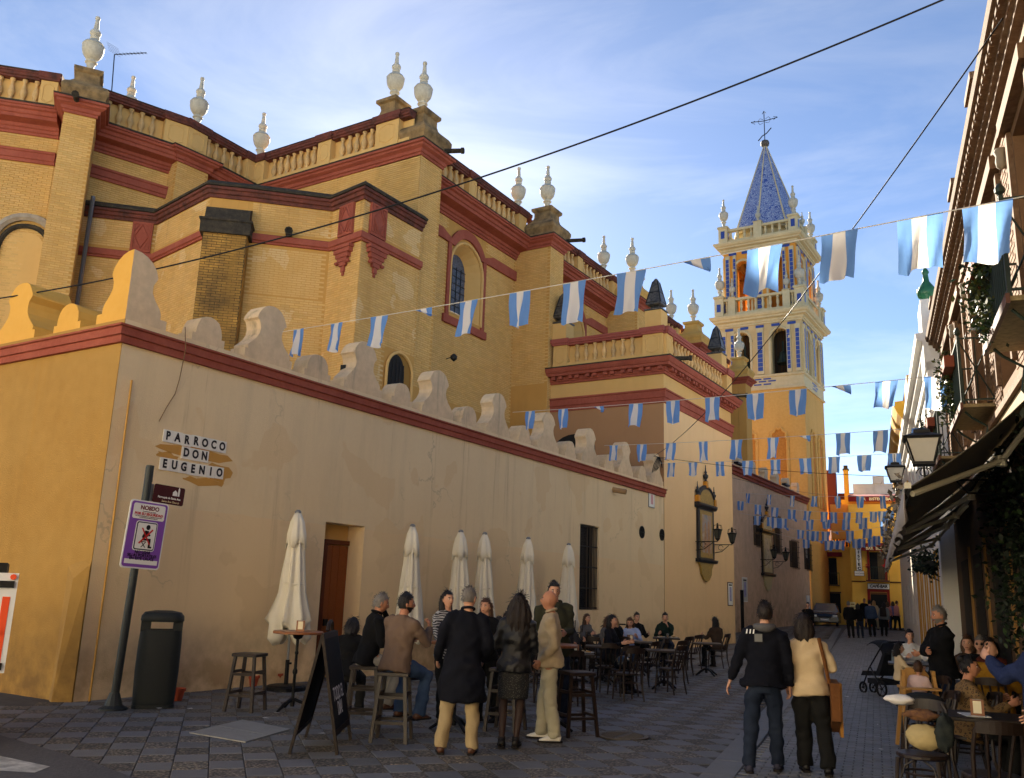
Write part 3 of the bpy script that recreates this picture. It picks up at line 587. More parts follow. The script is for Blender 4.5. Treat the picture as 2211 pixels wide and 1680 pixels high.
# --- gothic blind window on the apse
gw_=bpy.data.objects.new('window',None); COL.objects.link(gw_); gw_.parent=ch; ORG[gw_.name]=ORG[ch.name]
fd=_n(np.array([V1[0]+31,V1[1]-10.0])); fn=np.array([fd[1],-fd[0]])
def onL(px,py):   # photo point -> apse left face
    r=ray(px,py); n3=np.array([fn[0],fn[1],0]); t=((np.array([V1[0],V1[1],0])-CAM)@n3)/(r@n3); return CAM+r*t
gc=onL(36,640); 
def arcG(hw,zs,k=8):
    pts=[]
    for j in range(k+1): t=j/k; pts.append((-hw*math.cos(t*math.pi/2)**.9,zs+hw*1.25*math.sin(t*math.pi/2)**.95))
    return pts+[(-a,b) for a,b in pts[::-1][1:]]
for r_,off,mt,tr in ((.98,.10,mat('limestone_grey',lin((176,164,146)),.9,noise=[(4,.5,lin((110,100,88)))],bump=.4),.13),(.76,.02,M_BLK,.09),(.62,-.06,M_BLK,.05)):
    q=MB(); pts=[(-r_,5.5)]+arcG(r_,onL(5,545)[2])+[(r_,5.5)]; q.tube([(gc[0]+fd[0]*u+fn[0]*off,gc[1]+fd[1]*u+fn[1]*off,z) for u,z in pts],tr,6); q.build('archivolt',mt,gw_)
q=MB(); pts=[(-.6,5.5)]+arcG(.6,onL(5,545)[2])+[(.6,5.5)]; q.add([(gc[0]+fd[0]*u+fn[0]*.02,gc[1]+fd[1]*u+fn[1]*.02,z) for u,z in pts],[tuple(range(len(pts)))]); fixn(q.build('blind_panel',M_OP,gw_))
# ------------------------------------------------------------------ low apsidal chapel
an=thing('apsidal_chapel','low ochre brick apsidal chapel with black stained cornice and red corbels','chapel',(-20.5,18.5,0))
AP=[(-26.05,15.32),(-24.45,16.93),(-21.14,16.30),(-20.20,17.14),(-18.50,18.82),(-17.02,18.58),(-16.97,21.36)]
q=MB(); vwall(q,AP,0,13.303); q.add([(x,y,13.284) for x,y in AP]+[(-24,21.3,13.284)],[tuple(range(8))]); q.build('chapel_wall',M_OW,an)
ACOR=[(0,13.127),(.06,13.127),(.06,13.225),(.12,13.244),(.14,13.342),(.2,13.361),(.2,13.440),(0,13.449)]
sweepo('cornice',AP,ACOR,M_RAIL,an)
sweepo('cornice_cap',AP,[(-.1,13.454),(.24,13.454),(.25,13.518),(.1,13.654),(-.1,13.693)],M_BLK,an)
sweepo('string_course',AP,[(0,11.802),(.07,11.802),(.07,11.860),(.12,11.880),(.12,12.055),(.08,12.094),(0,12.104)],M_CR,an)
def panel(parent,o,d,w_,z0,z1):
    d=np.array(d); n_=np.array([d[1],-d[0]]); q=MB(); q.obox((*(np.array(o)-d*w_/2),z0),(*(d*w_),0),(*(n_*.10),0),(0,0,z1-z0)); q.build('red_panel',M_CR,parent)
    zc_=(z0+z1)/2; c=np.array(o)+n_*.115; q=MB(); q.tube([(c[0]+d[0]*u*w_*.33,c[1]+d[1]*u*w_*.33,zc_+v_*(z1-z0)*.4) for u,v_ in ((0,1),(1,0),(0,-1),(-1,0))],.022,4,closed=True)
    for sx in (-1,1):
        q.tube([(c[0]+d[0]*sx*w_*.4,c[1]+d[1]*sx*w_*.4,z0+.08),(c[0]+d[0]*sx*w_*.4,c[1]+d[1]*sx*w_*.4,z1-.08)],.02,4)
        for sz in (-1,1): q.tube([(c[0]+d[0]*sx*w_*.16,c[1]+d[1]*sx*w_*.16,zc_+sz*(z1-z0)*.42),(c[0]+d[0]*sx*w_*.4,c[1]+d[1]*sx*w_*.4,zc_+sz*(z1-z0)*.12),(c[0]+d[0]*sx*w_*.4,c[1]+d[1]*sx*w_*.4,zc_+sz*(z1-z0)*.42)],.016,4,closed=True)
    q.build('panel_relief',M_CR,parent)
def corbel(parent,o,d,w_,z):
    d=np.array(d); n_=np.array([d[1],-d[0]]); q=MB()
    for k,(ww,h0,h1,p) in enumerate(((1.12,-.02,-.12,.2),(1.0,-.12,-.26,.17),(.8,-.26,-.4,.14),(.62,-.4,-.52,.12),(.42,-.52,-.66,.1),(.2,-.66,-.84,.08),(.1,-.84,-.95,.06))):
        a=np.array(o)-d*w_*ww/2; q.obox((*a,z+h1),(*(d*w_*ww),0),(*(n_*p),0),(0,0,h0-h1-.006))
    for sx in (-1,1): q.lathe([(.0,0),(.07,.05),(.07,.1),(0,.14)],(o[0]+d[0]*sx*w_*.36+n_[0]*.1,o[1]+d[1]*sx*w_*.36+n_[1]*.1,z-.62),8)
    return q.build('corbel',M_CR,parent)
d1=_n(np.array([AP[5][0]-AP[4][0],AP[5][1]-AP[4][1]])); p1=(AP[5][0]-d1[0]*.72,AP[5][1]-d1[1]*.72)
panel(an,p1,d1,.66,12.114,13.127); corbel(an,p1,d1,.72,11.792)
d2=_n(np.array([AP[6][0]-AP[5][0],AP[6][1]-AP[5][1]])); p2=(AP[5][0]+d2[0]*.62,AP[5][1]+d2[1]*.62)
panel(an,p2,d2,.7,12.114,13.127); corbel(an,p2,d2,.74,11.792)
dL=_n(np.array([AP[1][0]-AP[0][0],AP[1][1]-AP[0][1]])); pL=(AP[1][0]-dL[0]*.42,AP[1][1]-dL[1]*.42); panel(an,pL,dL,.62,12.114,13.127); corbel(an,pL,dL,.6,11.792)
# stained buttress on the chamfer
bd=_n(np.array([AP[3][0]-AP[2][0],AP[3][1]-AP[2][1]])); bn_=np.array([bd[1],-bd[0]]); bc=np.array([(AP[2][0]+AP[3][0])/2,(AP[2][1]+AP[3][1])/2])
M_STB=mat('stained_brick',lin((206,156,76)),.95,noise=[(.9,.85,lin((64,54,40))),(7,.5,lin((110,88,54)))],bump=.5,bscale=50,streak=.6,attr='tint')
A_=bc-bd*.62+bn_*.52; B_=bc+bd*.62+bn_*.52
BT=buttress(an,A_,B_,.9,11.786,'stained_buttress',M_STB)
sweepo('buttress_ledge',BT,[(0,11.786),(.10,11.786),(.10,12.152),(.14,12.172),(.14,12.230),(0,12.230)],M_BLK,an)
q=MB(); aa,bb=A_-bd*.02,B_+bd*.02; q.add([(*aa,12.230),(*bb,12.230),(*(bb-bn_*.5),12.230),(*(aa-bn_*.5),12.230),(*(aa-bn_*.15),12.669),(*(bb-bn_*.15),12.669),(*(bb-bn_*.5),12.816),(*(aa-bn_*.5),12.816)],[(0,1,5,4),(4,5,6,7),(0,4,7,3),(1,2,6,5)]); fixn(q.build('buttress_cap',M_BLK,an))
spout(an,(-19.4,17.95,12.18),(-19.05,17.6,12.15),.10)
# round-headed grilled opening in the flank
rc=onX(860,812,-16.97); yw=rc[1]
rw=bpy.data.objects.new('window',None); COL.objects.link(rw); rw.parent=an; ORG[rw.name]=ORG[an.name]
N_=12; lp=[(yw-.62,rc[2]-1.3)]+[(yw-.62*math.cos(math.pi*k/N_),rc[2]+.1+.62*math.sin(math.pi*k/N_)) for k in range(N_+1)]+[(yw+.62,rc[2]-1.3)]
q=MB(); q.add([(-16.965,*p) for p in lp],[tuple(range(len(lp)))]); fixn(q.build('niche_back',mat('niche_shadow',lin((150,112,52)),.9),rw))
lp2=[(yw-.16+(a-yw)*.66,b-.08) for a,b in lp]; q=MB(); q.add([(-16.945,*p) for p in lp2],[tuple(range(len(lp2)))]); fixn(q.build('opening',mat('dark_opening',lin((34,32,30)),.8),rw))
for k in range(5): q=MB(); q.tube([(-16.925,yw-.5+k*.17,rc[2]-1.3),(-16.925,yw-.5+k*.17,rc[2]+.5-abs(k-2)*.07)],.014,5); q.build('bar',M_IR,rw)
q=MB(); q.tube([(-16.93,*p) for p in lp],.05,6); q.build('arch_moulding',M_OP,rw)
# downpipe in the corner of apse buttress
q=MB(); pA=onL(198,445); q.tube([(-25.6,15.3,13.7),(-25.6,15.3,5.6)],.07,8); q.tube([(-25.52,15.28,13.6),(-25.52,15.28,5.6)],.03,6); q.build('downpipe',mat('zinc_pipe',lin((120,122,124)),.4,metal=.6),ch)
# ------------------------------------------------------------------ square chapel with balustrade terrace
sc=thing('square_chapel','square ochre chapel block with toothed red cornice, balustrade and black tiled obelisks','chapel',(-14.8,34.5,0))
YB0,YB1=30.6,38.55
M_CB=mat('chapel_lower_plaster',lin((240,202,148)),.9,noise=[(.7,.25,lin((226,186,130))),(5,.2,lin((242,210,160)))],bump=.25,bscale=60,streak=.14,stain=(0,1.2,lin((150,120,84)),.5))
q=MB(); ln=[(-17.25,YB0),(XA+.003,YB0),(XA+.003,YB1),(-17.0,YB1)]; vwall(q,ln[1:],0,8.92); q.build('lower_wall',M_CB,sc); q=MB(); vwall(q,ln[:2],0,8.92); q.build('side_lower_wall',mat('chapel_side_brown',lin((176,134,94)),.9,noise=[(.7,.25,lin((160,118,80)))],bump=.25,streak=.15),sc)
q=MB(); vwall(q,ln,8.92,10.3); q.add([(x,y,10.6) for x,y in ln],[(0,1,2,3)]); q.build('upper_wall',M_OP,sc)
sweepo('string_course',ln,[(0,8.9),(.05,8.9),(.05,9.1),(.09,9.12),(.09,9.36),(.13,9.38),(.13,9.44),(0,9.46)],M_CR,sc)
sweepo('cornice',ln,[(0,10.02),(.08,10.02),(.08,10.1),(.12,10.12),(.12,10.28),(.32,10.30),(.33,10.4),(.37,10.42),(.42,10.52),(.44,10.60),(0,10.62)],M_CR,sc)
sweepo('cornice_top',ln,[(.05,10.625),(.45,10.605),(.45,10.65),(.05,10.68)],M_BLK,sc)
q=MB(); q.box((0,0,0),(.16,.17,.12)); _o=q.build('dentil',M_CR); DEN=_o.data; bpy.data.objects.remove(_o)
def dentils(a,b,n_out):
    a,b=np.array(a,float),np.array(b,float); L_=np.linalg.norm(b-a); d=(b-a)/L_; s=.25; k=0
    while s<L_:
        p=a+d*s+np.array(n_out)*.2; inst(DEN,'dentil',(p[0],p[1],10.22),sc,math.atan2(d[1],d[0])); k+=1; s+=.30 if k%2 else .46
dentils((-17.2,YB0),(XA,YB0),(0,-1)); dentils((XA,YB0),(XA,YB1),(1,0))
M_RR=mat('rail_red',lin((158,84,74)),.85,noise=[(2,.35,lin((128,62,54))),(9,.2,lin((176,108,96)))],bump=.25,streak=.3)
balustrade(sc,(-17.1,YB0+.05),(XA-.02,YB0+.05),10.66,hb=.72,pl=.22,gap=.40,piers=[(.35,.62),(4.35,.8)],railm=M_RR)
balustrade(sc,(XA-.05,YB0+.0),(XA-.05,YB1),10.665,hb=.72,pl=.22,gap=.36,piers=[(.35,.62),(7.5,.7)],railm=M_RR)
M_OB=mat('black_tile_obelisk',lin((38,40,46)),.35,noise=[(8,.8,lin((120,112,98))),(24,.3,lin((16,16,18)))],bump=.3,spec=.6)
def obelisk(x,y,z,s=1.0):
    q=MB(); q.sq([(.33,0),(.33,.72)],(x,y,z),ax=(1,0)); q.build('obelisk_base',M_OP,sc)
    q=MB(); q.sq([(.25,.722),(.36,.74),(.36,.79),(.16,.84),(.13,.92),(.28,.97),(.31,1.0),(.31,1.04),(.10,1.98),(.05,2.08),(0.01,2.12)],(x,y,z),ax=(1,0)); q.build('obelisk',M_OB,sc)
    q=MB()
    for a,b in ((-1,-1),(1,-1),(1,1),(-1,1)): q.tube([(x+a*.305,y+b*.305,z+1.04),(x+a*.105,y+b*.105,z+1.96)],.025,5)
    for zz,r in ((1.07,.30),(1.5,.205)): q.tube([(x+a*r,y+b*r,z+zz) for a,b in ((-1,-1),(1,-1),(1,1),(-1,1))],.03,4,closed=True)
    q.build('obelisk_ribs',M_IR,sc)
obelisk(-12.8,31.0,11.9); obelisk(-12.75,38.0,11.9); obelisk(-16.9,30.95,11.9)
spout(sc,(-12.2,31.1,10.72),(-11.45,31.2,10.68)); spout(sc,(-12.2,38.1,10.72),(-11.45,38.2,10.68)); 
# opening low on the side of the chapel
q=MB(); oc=onY(1240,975,YB0-.02); q.add([(oc[0]+u,YB0-.015,oc[2]+v_) for u,v_ in [(-.9,-1.2),(.9,-1.2)]+[(.9*math.cos(t),.15+.55*math.sin(t)) for t in np.linspace(0,math.pi,11)]],[tuple(range(13))]); fixn(q.build('arched_opening',mat('dark_opening',lin((34,32,30)),.8),sc))
# --- bricks on the visible faces
BLIB=brick_me(); rest=MB(); S=lambda a,b,z0,z1,h=None:(a[0],a[1],b[0],b[1],z0,z1,h)
lay_bricks(an,rest,[S(AP[3],AP[4],10.2,11.7)],300,BLIB)
rest=MB(); lay_bricks(an,rest,[S(AP[3],AP[4],6.2,10.18),S(AP[3],AP[4],12.14,13.1),S(AP[4],AP[5],6.4,11.78),S(AP[4],AP[5],12.14,13.1),S(AP[5],AP[6],6.6,11.78,lambda a,z:abs(a+AP[5][1]-yw)<.72 and z<rc[2]+.8),S(AP[5],AP[6],12.14,13.1),S(AP[1],AP[2],7,11.78),S(AP[1],AP[2],12.14,13.1),S(AP[0],AP[1],8,11.78),S(AP[0],AP[1],12.14,13.1)])
tag(rest.build('brickwork',M_OA,an),kind='stuff')
rest=MB(); lay_bricks(an,rest,[S(BT[0],BT[1],7,12.0),S(BT[1],BT[2],7,12.0),S(BT[2],BT[3],7,12.0)],pitch=(.272,.08)); tag(rest.build('buttress_brickwork',M_STB,an),kind='stuff')
rest=MB(); fl=[]
for bb in [AB1,AB2]: fl+=[S(bb[1],bb[2],8,15.9),S(bb[2],bb[3],8,15.9),S(bb[0],bb[1],10,15.9)]
for i,bb in enumerate(NBL[:3]): fl+=[S(bb[0],bb[1],8 if i!=1 else 10,15.9),S(bb[1],bb[2],8,15.9)]
fl+=[S((-30,10.9),V1,8,14.6),S((-30,10.9),V1,15.08,15.56),S(V1,V2,11,14.6),S(V1,V2,15.08,15.56),S((-23.5,Y1),(XB,Y1),12.5,15.9)]
for i,(y0,y1) in enumerate(bays[:2]):
    yc=WINY[i]; hf=lambda a,z,y0=y0,yc=yc:(abs(a+y0-yc)<1.35 and 11.4<z<15.6) or 14.6<z<15.1
    fl.append(S((XN,y0),(XN,y1),8.5,15.56,hf))
rest2=lay_bricks(ch,rest,fl); tag(rest2.build('brickwork',M_OC,ch),kind='stuff')
# ------------------------------------------------------------------ bell tower
tw=thing('bell_tower','tall cream and brick bell tower with blue tile inlay and blue spire','tower',(-17.88,66.2,0))
TX,TY=-17.88,66.2
M_TC=mat('tower_cream_stone',lin((214,196,152)),.85,noise=[(.8,.45,lin((176,158,118))),(5,.3,lin((224,212,180)))],bump=.35,bscale=30,streak=.25)
M_TO=mat('tower_orange',lin((228,158,66)),.9,noise=[(1.2,.35,lin((206,136,50)))],bump=.3,bscale=40)
M_TB=mat('tower_blue_tile',lin((34,58,140)),.3,noise=[(9,.5,lin((60,92,176))),(20,.3,lin((20,34,96)))],bump=.2,spec=.6)
M_TS=mat('tower_shaft_brick',lin((208,164,92)),.9,noise=[(.6,.35,lin((200,150,70))),(6,.3,lin((232,190,116)))],bump=.5,bscale=26,streak=.2,stain=(.3,2.4,lin((170,130,60)),.5))
def spire_mat():
    M=bpy.data.materials.new('spire_tile'); M.use_nodes=True; n=M.node_tree; l=n.links; b=n.nodes['Principled BSDF']; b.inputs['Roughness'].default_value=.28
    g=n.nodes.new('ShaderNodeNewGeometry'); nz_=n.nodes.new('ShaderNodeTexNoise'); nz_.inputs['Scale'].default_value=2.6; nz_.inputs['Detail'].default_value=1; nz_.inputs['Distortion'].default_value=2.6; l.new(g.outputs['Position'],nz_.inputs['Vector'])
    cr=n.nodes.new('ShaderNodeValToRGB'); cr.color_ramp.interpolation='CONSTANT'; E=cr.color_ramp.elements; E[0].color=(*lin((44,74,150)),1); E[0].position=0; E[1].color=(*lin((206,210,214)),1); E[1].position=.43
    for p,c in ((.47,(58,92,168)),(.52,(196,202,212)),(.555,(52,84,160)),(.62,(176,190,210)),(.67,(46,78,152))): x=E.new(p); x.color=(*lin(c),1)
    l.new(nz_.outputs['Fac'],cr.inputs[0]); l.new(cr.outputs[0],b.inputs['Base Color']); return M
M_TSP=spire_mat()
def arch_face(mb,o,d,L,z0,z1,arches,dep,m=0):
    """vertical face starting at o along d (outside right of travel) pierced by round arches (uc,hw,zb,zs)"""
    o=np.array(o,float); d=np.array(d,float); n_=np.array([d[1],-d[0]]); P=lambda u,z,e=0:(o[0]+d[0]*u-n_[0]*e,o[1]+d[1]*u-n_[1]*e,z)
    us=[0]; 
    for (uc,hw,zb,zs) in arches: us+=[uc-hw,uc+hw]
    us.append(L)
    for i in range(0,len(us),2): mb.add([P(us[i],z0),P(us[i+1],z0),P(us[i+1],z1),P(us[i],z1)],[(0,1,2,3)],m)
    for (uc,hw,zb,zs) in arches:
        if zb>z0: mb.add([P(uc-hw,z0),P(uc+hw,z0),P(uc+hw,zb),P(uc-hw,zb)],[(0,1,2,3)],m)
        K=9; arc=[(uc-hw*math.cos(math.pi*k/K),zs+hw*math.sin(math.pi*k/K)) for k in range(K+1)]
        for a,b in zip(arc[:-1],arc[1:]): mb.add([P(*a),P(*b),P(b[0],z1),P(a[0],z1)],[(0,1,2,3)],m)
        lp=[(uc-hw,zb)]+arc+[(uc+hw,zb)]
        for a,b in zip(lp,lp[1:]+lp[:1]): mb.add([P(*a),P(*a,dep),P(*b,dep),P(*b)],[(0,1,2,3)],m)
def sqr(h): return [(TX-h,TY-h),(TX+h,TY-h),(TX+h,TY+h),(TX-h,TY+h)]
def ring(name,h,prof,mt): q=MB(); q.sweep(sqr(h),prof,closed=True); return fixn(q.build(name,mt,tw))
H0,H1,H2=3.0,3.02,2.72
q=MB(); vwall(q,sqr(H0)+[sqr(H0)[0]],-.1,16.9); q.build('shaft',M_TS,tw)
# blind lobed panels on the shaft
for (cx,face) in ((-1.1,'s'),(1.1,'s'),(-1.1,'e'),(1.1,'e')):
    q=MB(); pts=[(-.62,8.5),(-.62,13.0)]+[(.62*-math.cos(t)*(1+.1*math.cos(10*t)),13.0+.95*math.sin(t)*(1+.06*math.cos(10*t))) for t in np.linspace(0,math.pi,21)]+[(.62,13.0),(.62,8.5)]
    f=(lambda u,z,e:(TX+cx+u,TY-H0-e,z)) if face=='s' else (lambda u,z,e:(TX+H0+e,TY+cx+u,z))
    q.tube([f(u,z,.05) for u,z in pts],.11,5); q.build('blind_arch',M_TS,tw)
    q=MB(); q.add([f(u,z,.012) for u,z in pts],[tuple(range(len(pts)))]); fixn(q.build('blind_panel',mat('tower_panel_brick',lin((190,132,62)),.95,noise=[(9,.5,lin((150,98,44)))],bump=.6,bscale=20),tw))
def stage(h,z0,z1,zb,zs,ar,mt,dep,pil,zt0):
    L=2*h; S_=sqr(h)
    q=MB()
    for k in range(4):
        a=np.array(S_[k]); b=np.array(S_[(k+1)%4]); d=(b-a)/L; arch_face(q,a,d,L,z0,z1,[(L/2-ar[0],ar[1],zb,zs),(L/2+ar[0],ar[1],zb,zs)],dep)
    q.build('belfry_wall',mt,tw)
    for k in (0,1,3):
        a=np.array(S_[k]); b=np.array(S_[(k+1)%4]); d=(b-a)/L; n_=np.array([d[1],-d[0]])
        for u,w_ in pil:
            p=a+d*u; q=MB(); q.obox((*(p-d*w_/2-n_*.02),zt0),(*(d*w_),0),(*(n_*.16),0),(0,0,z1-zt0-.3)); q.build('pilaster',M_TC,tw)
            ti=p+n_*.142; q=MB(); zz=zt0+.25
            while zz<z1-.75: q.obox((*(ti-d*w_*.36),zz),(*(d*w_*.72),0),(*(n_*.012),0),(0,0,.30)); zz+=.33
            q.build('blue_tiles',M_TB,tw)
        for sg in (-1,1):
            c=a+d*(L/2+sg*ar[0])+n_*.05; q=MB(); pts=[(-ar[1]-.08,zs-.02)]+[((ar[1]+.1)*-math.cos(t),zs+(ar[1]+.1)*math.sin(t)) for t in np.linspace(0,math.pi,13)]+[(ar[1]+.08,zs-.02)]
            q.tube([(c[0]+d[0]*u,c[1]+d[1]*u,z) for u,z in pts],.10,5)
            for s2 in (-1,1): pp=c+d*(s2*(ar[1]+.12)); q.obox((*(pp-d*.1-n_*.05),zs-.22),(*(d*.2),0),(*(n_*.16),0),(0,0,.2)); q.obox((*(pp-d*.07-n_*.05),zb),(*(d*.14),0),(*(n_*.1),0),(0,0,zs-zb-.22))
            q.build('arch_moulding',M_TC,tw)
        for u in np.linspace(.7,L-.7,5):
            p=a+d*u+n_*.03; q=MB(); q.obox((*(p-d*.3),z1-.27),(*(d*.6),0),(*(n_*.03),0),(0,0,.2)); q.build('frieze_tile',M_TB,tw)
# belfry 1
ring('band',H1,[(-.1,16.85),(.1,16.85),(.1,17.0),(.02,17.05),(.02,17.75),(.12,17.8),(.14,17.95),(-.1,17.97)],M_TC)
for k in (0,1):
    f=(lambda u,z,e:(TX+u,TY-H1-e,z)) if k==0 else (lambda u,z,e:(TX+H1+e,TY+u,z))
    for (u,z) in ((-.55,17.2),(.15,17.2),(-.2,17.42),(.5,17.42),(-.55,17.6),(.15,17.6)):
        q=MB(); a=np.array(f(u,z,.022)); b=np.array(f(u+.55,z,.022)); q.obox(a,b-a,np.array(f(u,z,.045))-a,(0,0,.1)); q.build('key_pattern',M_TB,tw)
stage(H1,17.9,21.85,17.98,20.75,(1.42,.62),mat('tower_cream_wall',lin((214,190,142)),.9,noise=[(1,.4,lin((180,148,96)))],bump=.3),.7,[(.3,.36),(.95,.3),(2*H1/2,.5),(2*H1-.95,.3),(2*H1-.3,.36)],18.0)
TCOR=[(-.2,0),(.1,0),(.1,.12),(.18,.15),(.18,.32),(.42,.38),(.44,.5),(.56,.55),(.64,.68),(.66,.8),(-.2,.98)]
ring('cornice',H1,[(o,21.85+z) for o,z in TCOR],M_TC)
q=MB(); q.box((TX,TY,22.75),(6.2,6.2,.1)); q.build('terrace',M_TC,tw)
# bells
M_BZ=mat('bell_bronze',lin((70,84,74)),.5,metal=.6,noise=[(4,.5,lin((44,54,48)))])
for bx,by in ((-1.42,-2.2),(1.42,-2.2),(2.2,1.42),(2.2,-1.42)):
    q=MB(); q.lathe([(.5,0),(.47,.06),(.38,.25),(.3,.55),(.25,.8),(.12,.92),(.04,.95)],(TX+bx,TY+by,18.9),14); q.tube([(TX+bx,TY+by,19.85),(TX+bx,TY+by,20.6)],.08,6); q.build('bell',M_BZ,tw,smooth='auto')
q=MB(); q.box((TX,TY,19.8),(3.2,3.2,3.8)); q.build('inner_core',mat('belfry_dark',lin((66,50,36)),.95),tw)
# iron grille in the arches
for sg in (-1,1):
    for k in range(6):
        q=MB(); u=TX+sg*1.42-.55+k*.22; q.tube([(u,TY-H1+.25,18.0),(u,TY-H1+.25,20.75+.62*math.sqrt(max(0,1-((u-TX-sg*1.42)/.62)**2)))],.02,4); q.build('grille_bar',M_IR,tw)
# terrace balustrade 2
q=MB(); q.lathe([(.10,0),(.10,.1),(.05,.14),(.11,.4),(.06,.7),(.1,.74),(.1,.85)],n=8); _o=q.build('baluster',M_TC,smooth=True); TBAL=_o.data; bpy.data.objects.remove(_o)
def tbal(h,z,hh,n):
    ring('plinth',h,[(-.15,z),(.15,z),(.15,z+.22),(-.15,z+.22)],M_TC); ring('rail',h,[(-.16,z+.22+hh),(.18,z+.22+hh),(.2,z+.22+hh+.18),(-.16,z+.22+hh+.2)],M_TC)
    S_=sqr(h)
    for k in (0,1,3):
        a=np.array(S_[k]); b=np.array(S_[(k+1)%4])
        for j in range(1,n): p=a+(b-a)*j/n; inst(TBAL,'baluster',(p[0],p[1],z+.22),tw,0,(1.15,1.15,hh/.85))
    for k in range(4):
        p=np.array(S_[k]); q=MB(); q.sq([(.34,0),(.34,hh+.45),(.42,hh+.5),(.42,hh+.62),(.3,hh+.7)],(p[0],p[1],z),ax=(1,0)); q.build('pier',M_TC,tw)
        q=MB(); q.box((p[0],p[1]-.345,z+.65),(.3,.02,.6)); q.box((p[0]+.345,p[1],z+.65),(.02,.3,.6)); q.build('pier_tile',M_TB,tw)
        inst(FINME,'finial',(p[0],p[1],z+hh+.7),tw,0,(1.05,1.05,1.12))
tbal(3.0,22.78,.95,11)
for k in range(4):
    S_=sqr(3.0); a=np.array(S_[k]); b=np.array(S_[(k+1)%4])
    for t in (.16,.84): p=a+(b-a)*t; q=MB(); q.sq([(.26,0),(.26,1.35),(.32,1.4),(.2,1.5)],(p[0],p[1],22.79),ax=(1,0)); q.build('pier',M_TC,tw); inst(FINME,'finial',(p[0],p[1],24.28),tw,0,(.7,.7,.72))
# belfry 2
stage(H2,22.8,28.0,22.9,26.6,(1.27,.56),M_TO,.55,[(.3,.34),(.85,.24),(H2,.46),(2*H2-.85,.24),(2*H2-.3,.34)],22.9)
q=MB(); q.box((TX,TY,25.4),(2.6,2.6,5.0)); q.build('inner_core',mat('belfry_orange_inner',lin((200,128,46)),.9),tw)
ring('cornice',H2,[(o,27.95+z*.9) for o,z in TCOR],M_TC)
q=MB(); q.box((TX,TY,28.78),(5.6,5.6,.1)); q.build('terrace',M_TC,tw)
tbal(2.68,28.8,.70,10)
for t,k in ((.5,0),(.5,1)):
    S_=sqr(2.68); a=np.array(S_[k]); b=np.array(S_[(k+1)%4]); p=a+(b-a)*t; q=MB(); q.sq([(.3,0),(.3,1.25),(.36,1.3),(.2,1.4)],(p[0],p[1],28.81),ax=(1,0)); q.build('pier',M_TC,tw); inst(FINME,'finial',(p[0],p[1],30.2),tw,0,(.6,.6,.6))
# spire
q=MB(); q.lathe([(2.5,28.85),(2.5,29.7),(2.8,29.75),(2.8,29.9),(2.5,30.0)],(TX,TY,0),8); q.build('spire_drum',M_TC,tw)
q=MB(); q.lathe([(2.72,30.0),(.12,37.75)],(TX,TY,0),8); q.build('spire',M_TSP,tw)
for j in range(8):
    a=2*math.pi*j/8; q=MB(); q.tube([(TX+2.73*math.cos(a),TY+2.73*math.sin(a),30.0),(TX+.13*math.cos(a),TY+.13*math.sin(a),37.75)],[.07,.035],5); q.build('spire_rib',M_TC,tw)
q=MB(); q.lathe([(.12,0),(.3,.12),(.36,.32),(.3,.52),(.1,.64)],(TX,TY,37.7),12); q.build('spire_ball',mat('spire_ball_dark',lin((90,84,78)),.5),tw,smooth=True)
q=MB(); cz=38.3; q.tube([(TX,TY,cz),(TX,TY,cz+2.6)],.035,6); 
for sg in (-1,1):
    q.tube([(TX,TY,cz+1.75),(TX+sg*1.05,TY+sg*.1,cz+1.85)],.035,5); q.tube([(TX+sg*.75,TY,cz+1.95),(TX+sg*1.05,TY,cz+1.85),(TX+sg*.75,TY,cz+1.66)],.025,5)
    q.tube([(TX+sg*.1,TY,cz+1.9),(TX+sg*.35,TY,cz+2.05),(TX+sg*.5,TY,cz+1.83)],.02,4); q.tube([(TX+sg*.1,TY,cz+1.6),(TX+sg*.35,TY,cz+1.5),(TX+sg*.5,TY,cz+1.75)],.02,4)
q.tube([(TX-.15,TY,cz+2.4),(TX,TY,cz+2.65),(TX+.15,TY,cz+2.4)],.025,5); q.tube([(TX-.5,TY-.1,cz+.05),(TX-.2,TY,cz+.45),(TX+.15,TY,cz+.6),(TX+.55,TY,cz+1.0)],.045,5); q.build('weather_cross',M_IR,tw)
# ------------------------------------------------------------------ far precinct wall between chapel and tower
XF=-15.0
fw=thing('far_precinct_wall','shaded beige wall with red ledge and small merlons between the chapel and the bell tower','wall',(XF,50,0))
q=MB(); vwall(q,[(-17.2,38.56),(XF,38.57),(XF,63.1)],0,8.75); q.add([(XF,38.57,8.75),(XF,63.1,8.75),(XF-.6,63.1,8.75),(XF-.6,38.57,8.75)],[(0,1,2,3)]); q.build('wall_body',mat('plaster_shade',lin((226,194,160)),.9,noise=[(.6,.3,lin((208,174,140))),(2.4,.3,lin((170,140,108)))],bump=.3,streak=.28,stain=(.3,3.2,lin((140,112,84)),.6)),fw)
FL=[(0,8.45),(.1,8.45),(.1,8.6),(.2,8.62),(.2,8.78),(.28,8.8),(.28,8.86),(0,8.9)]
sweepo('ledge',[(XF,38.6),(XF,63.08)],FL,M_CR,fw)
for k in range(9): q=MB(); q.prism(outline([(x,z+2.85) for x,z in TALL]),(XF-.02,41.0+2.5*k,0),(0,1,0),(0,0,1),(-.4,0,0)); fixn(q.build('merlon',M_MER,fw))
for k in range(9): q=MB(); q.prism(outline([(x,z+2.85) for x,z in LOW]),(XF-.02,39.75+2.5*k,0),(0,1,0),(0,0,1),(-.4,0,0)); fixn(q.build('merlon',M_MER,fw))
for y,z in ((47.0,8.95),(56.5,8.95)):
    q=MB(); q.box((XF+.35,y,z+.06),(.25,1.1,.1),0); tag(q.build('floodlight',M_IR),'dark floodlight on the red ledge, %s the bunting'%('nearer' if y<50 else 'farther behind'),'floodlight')
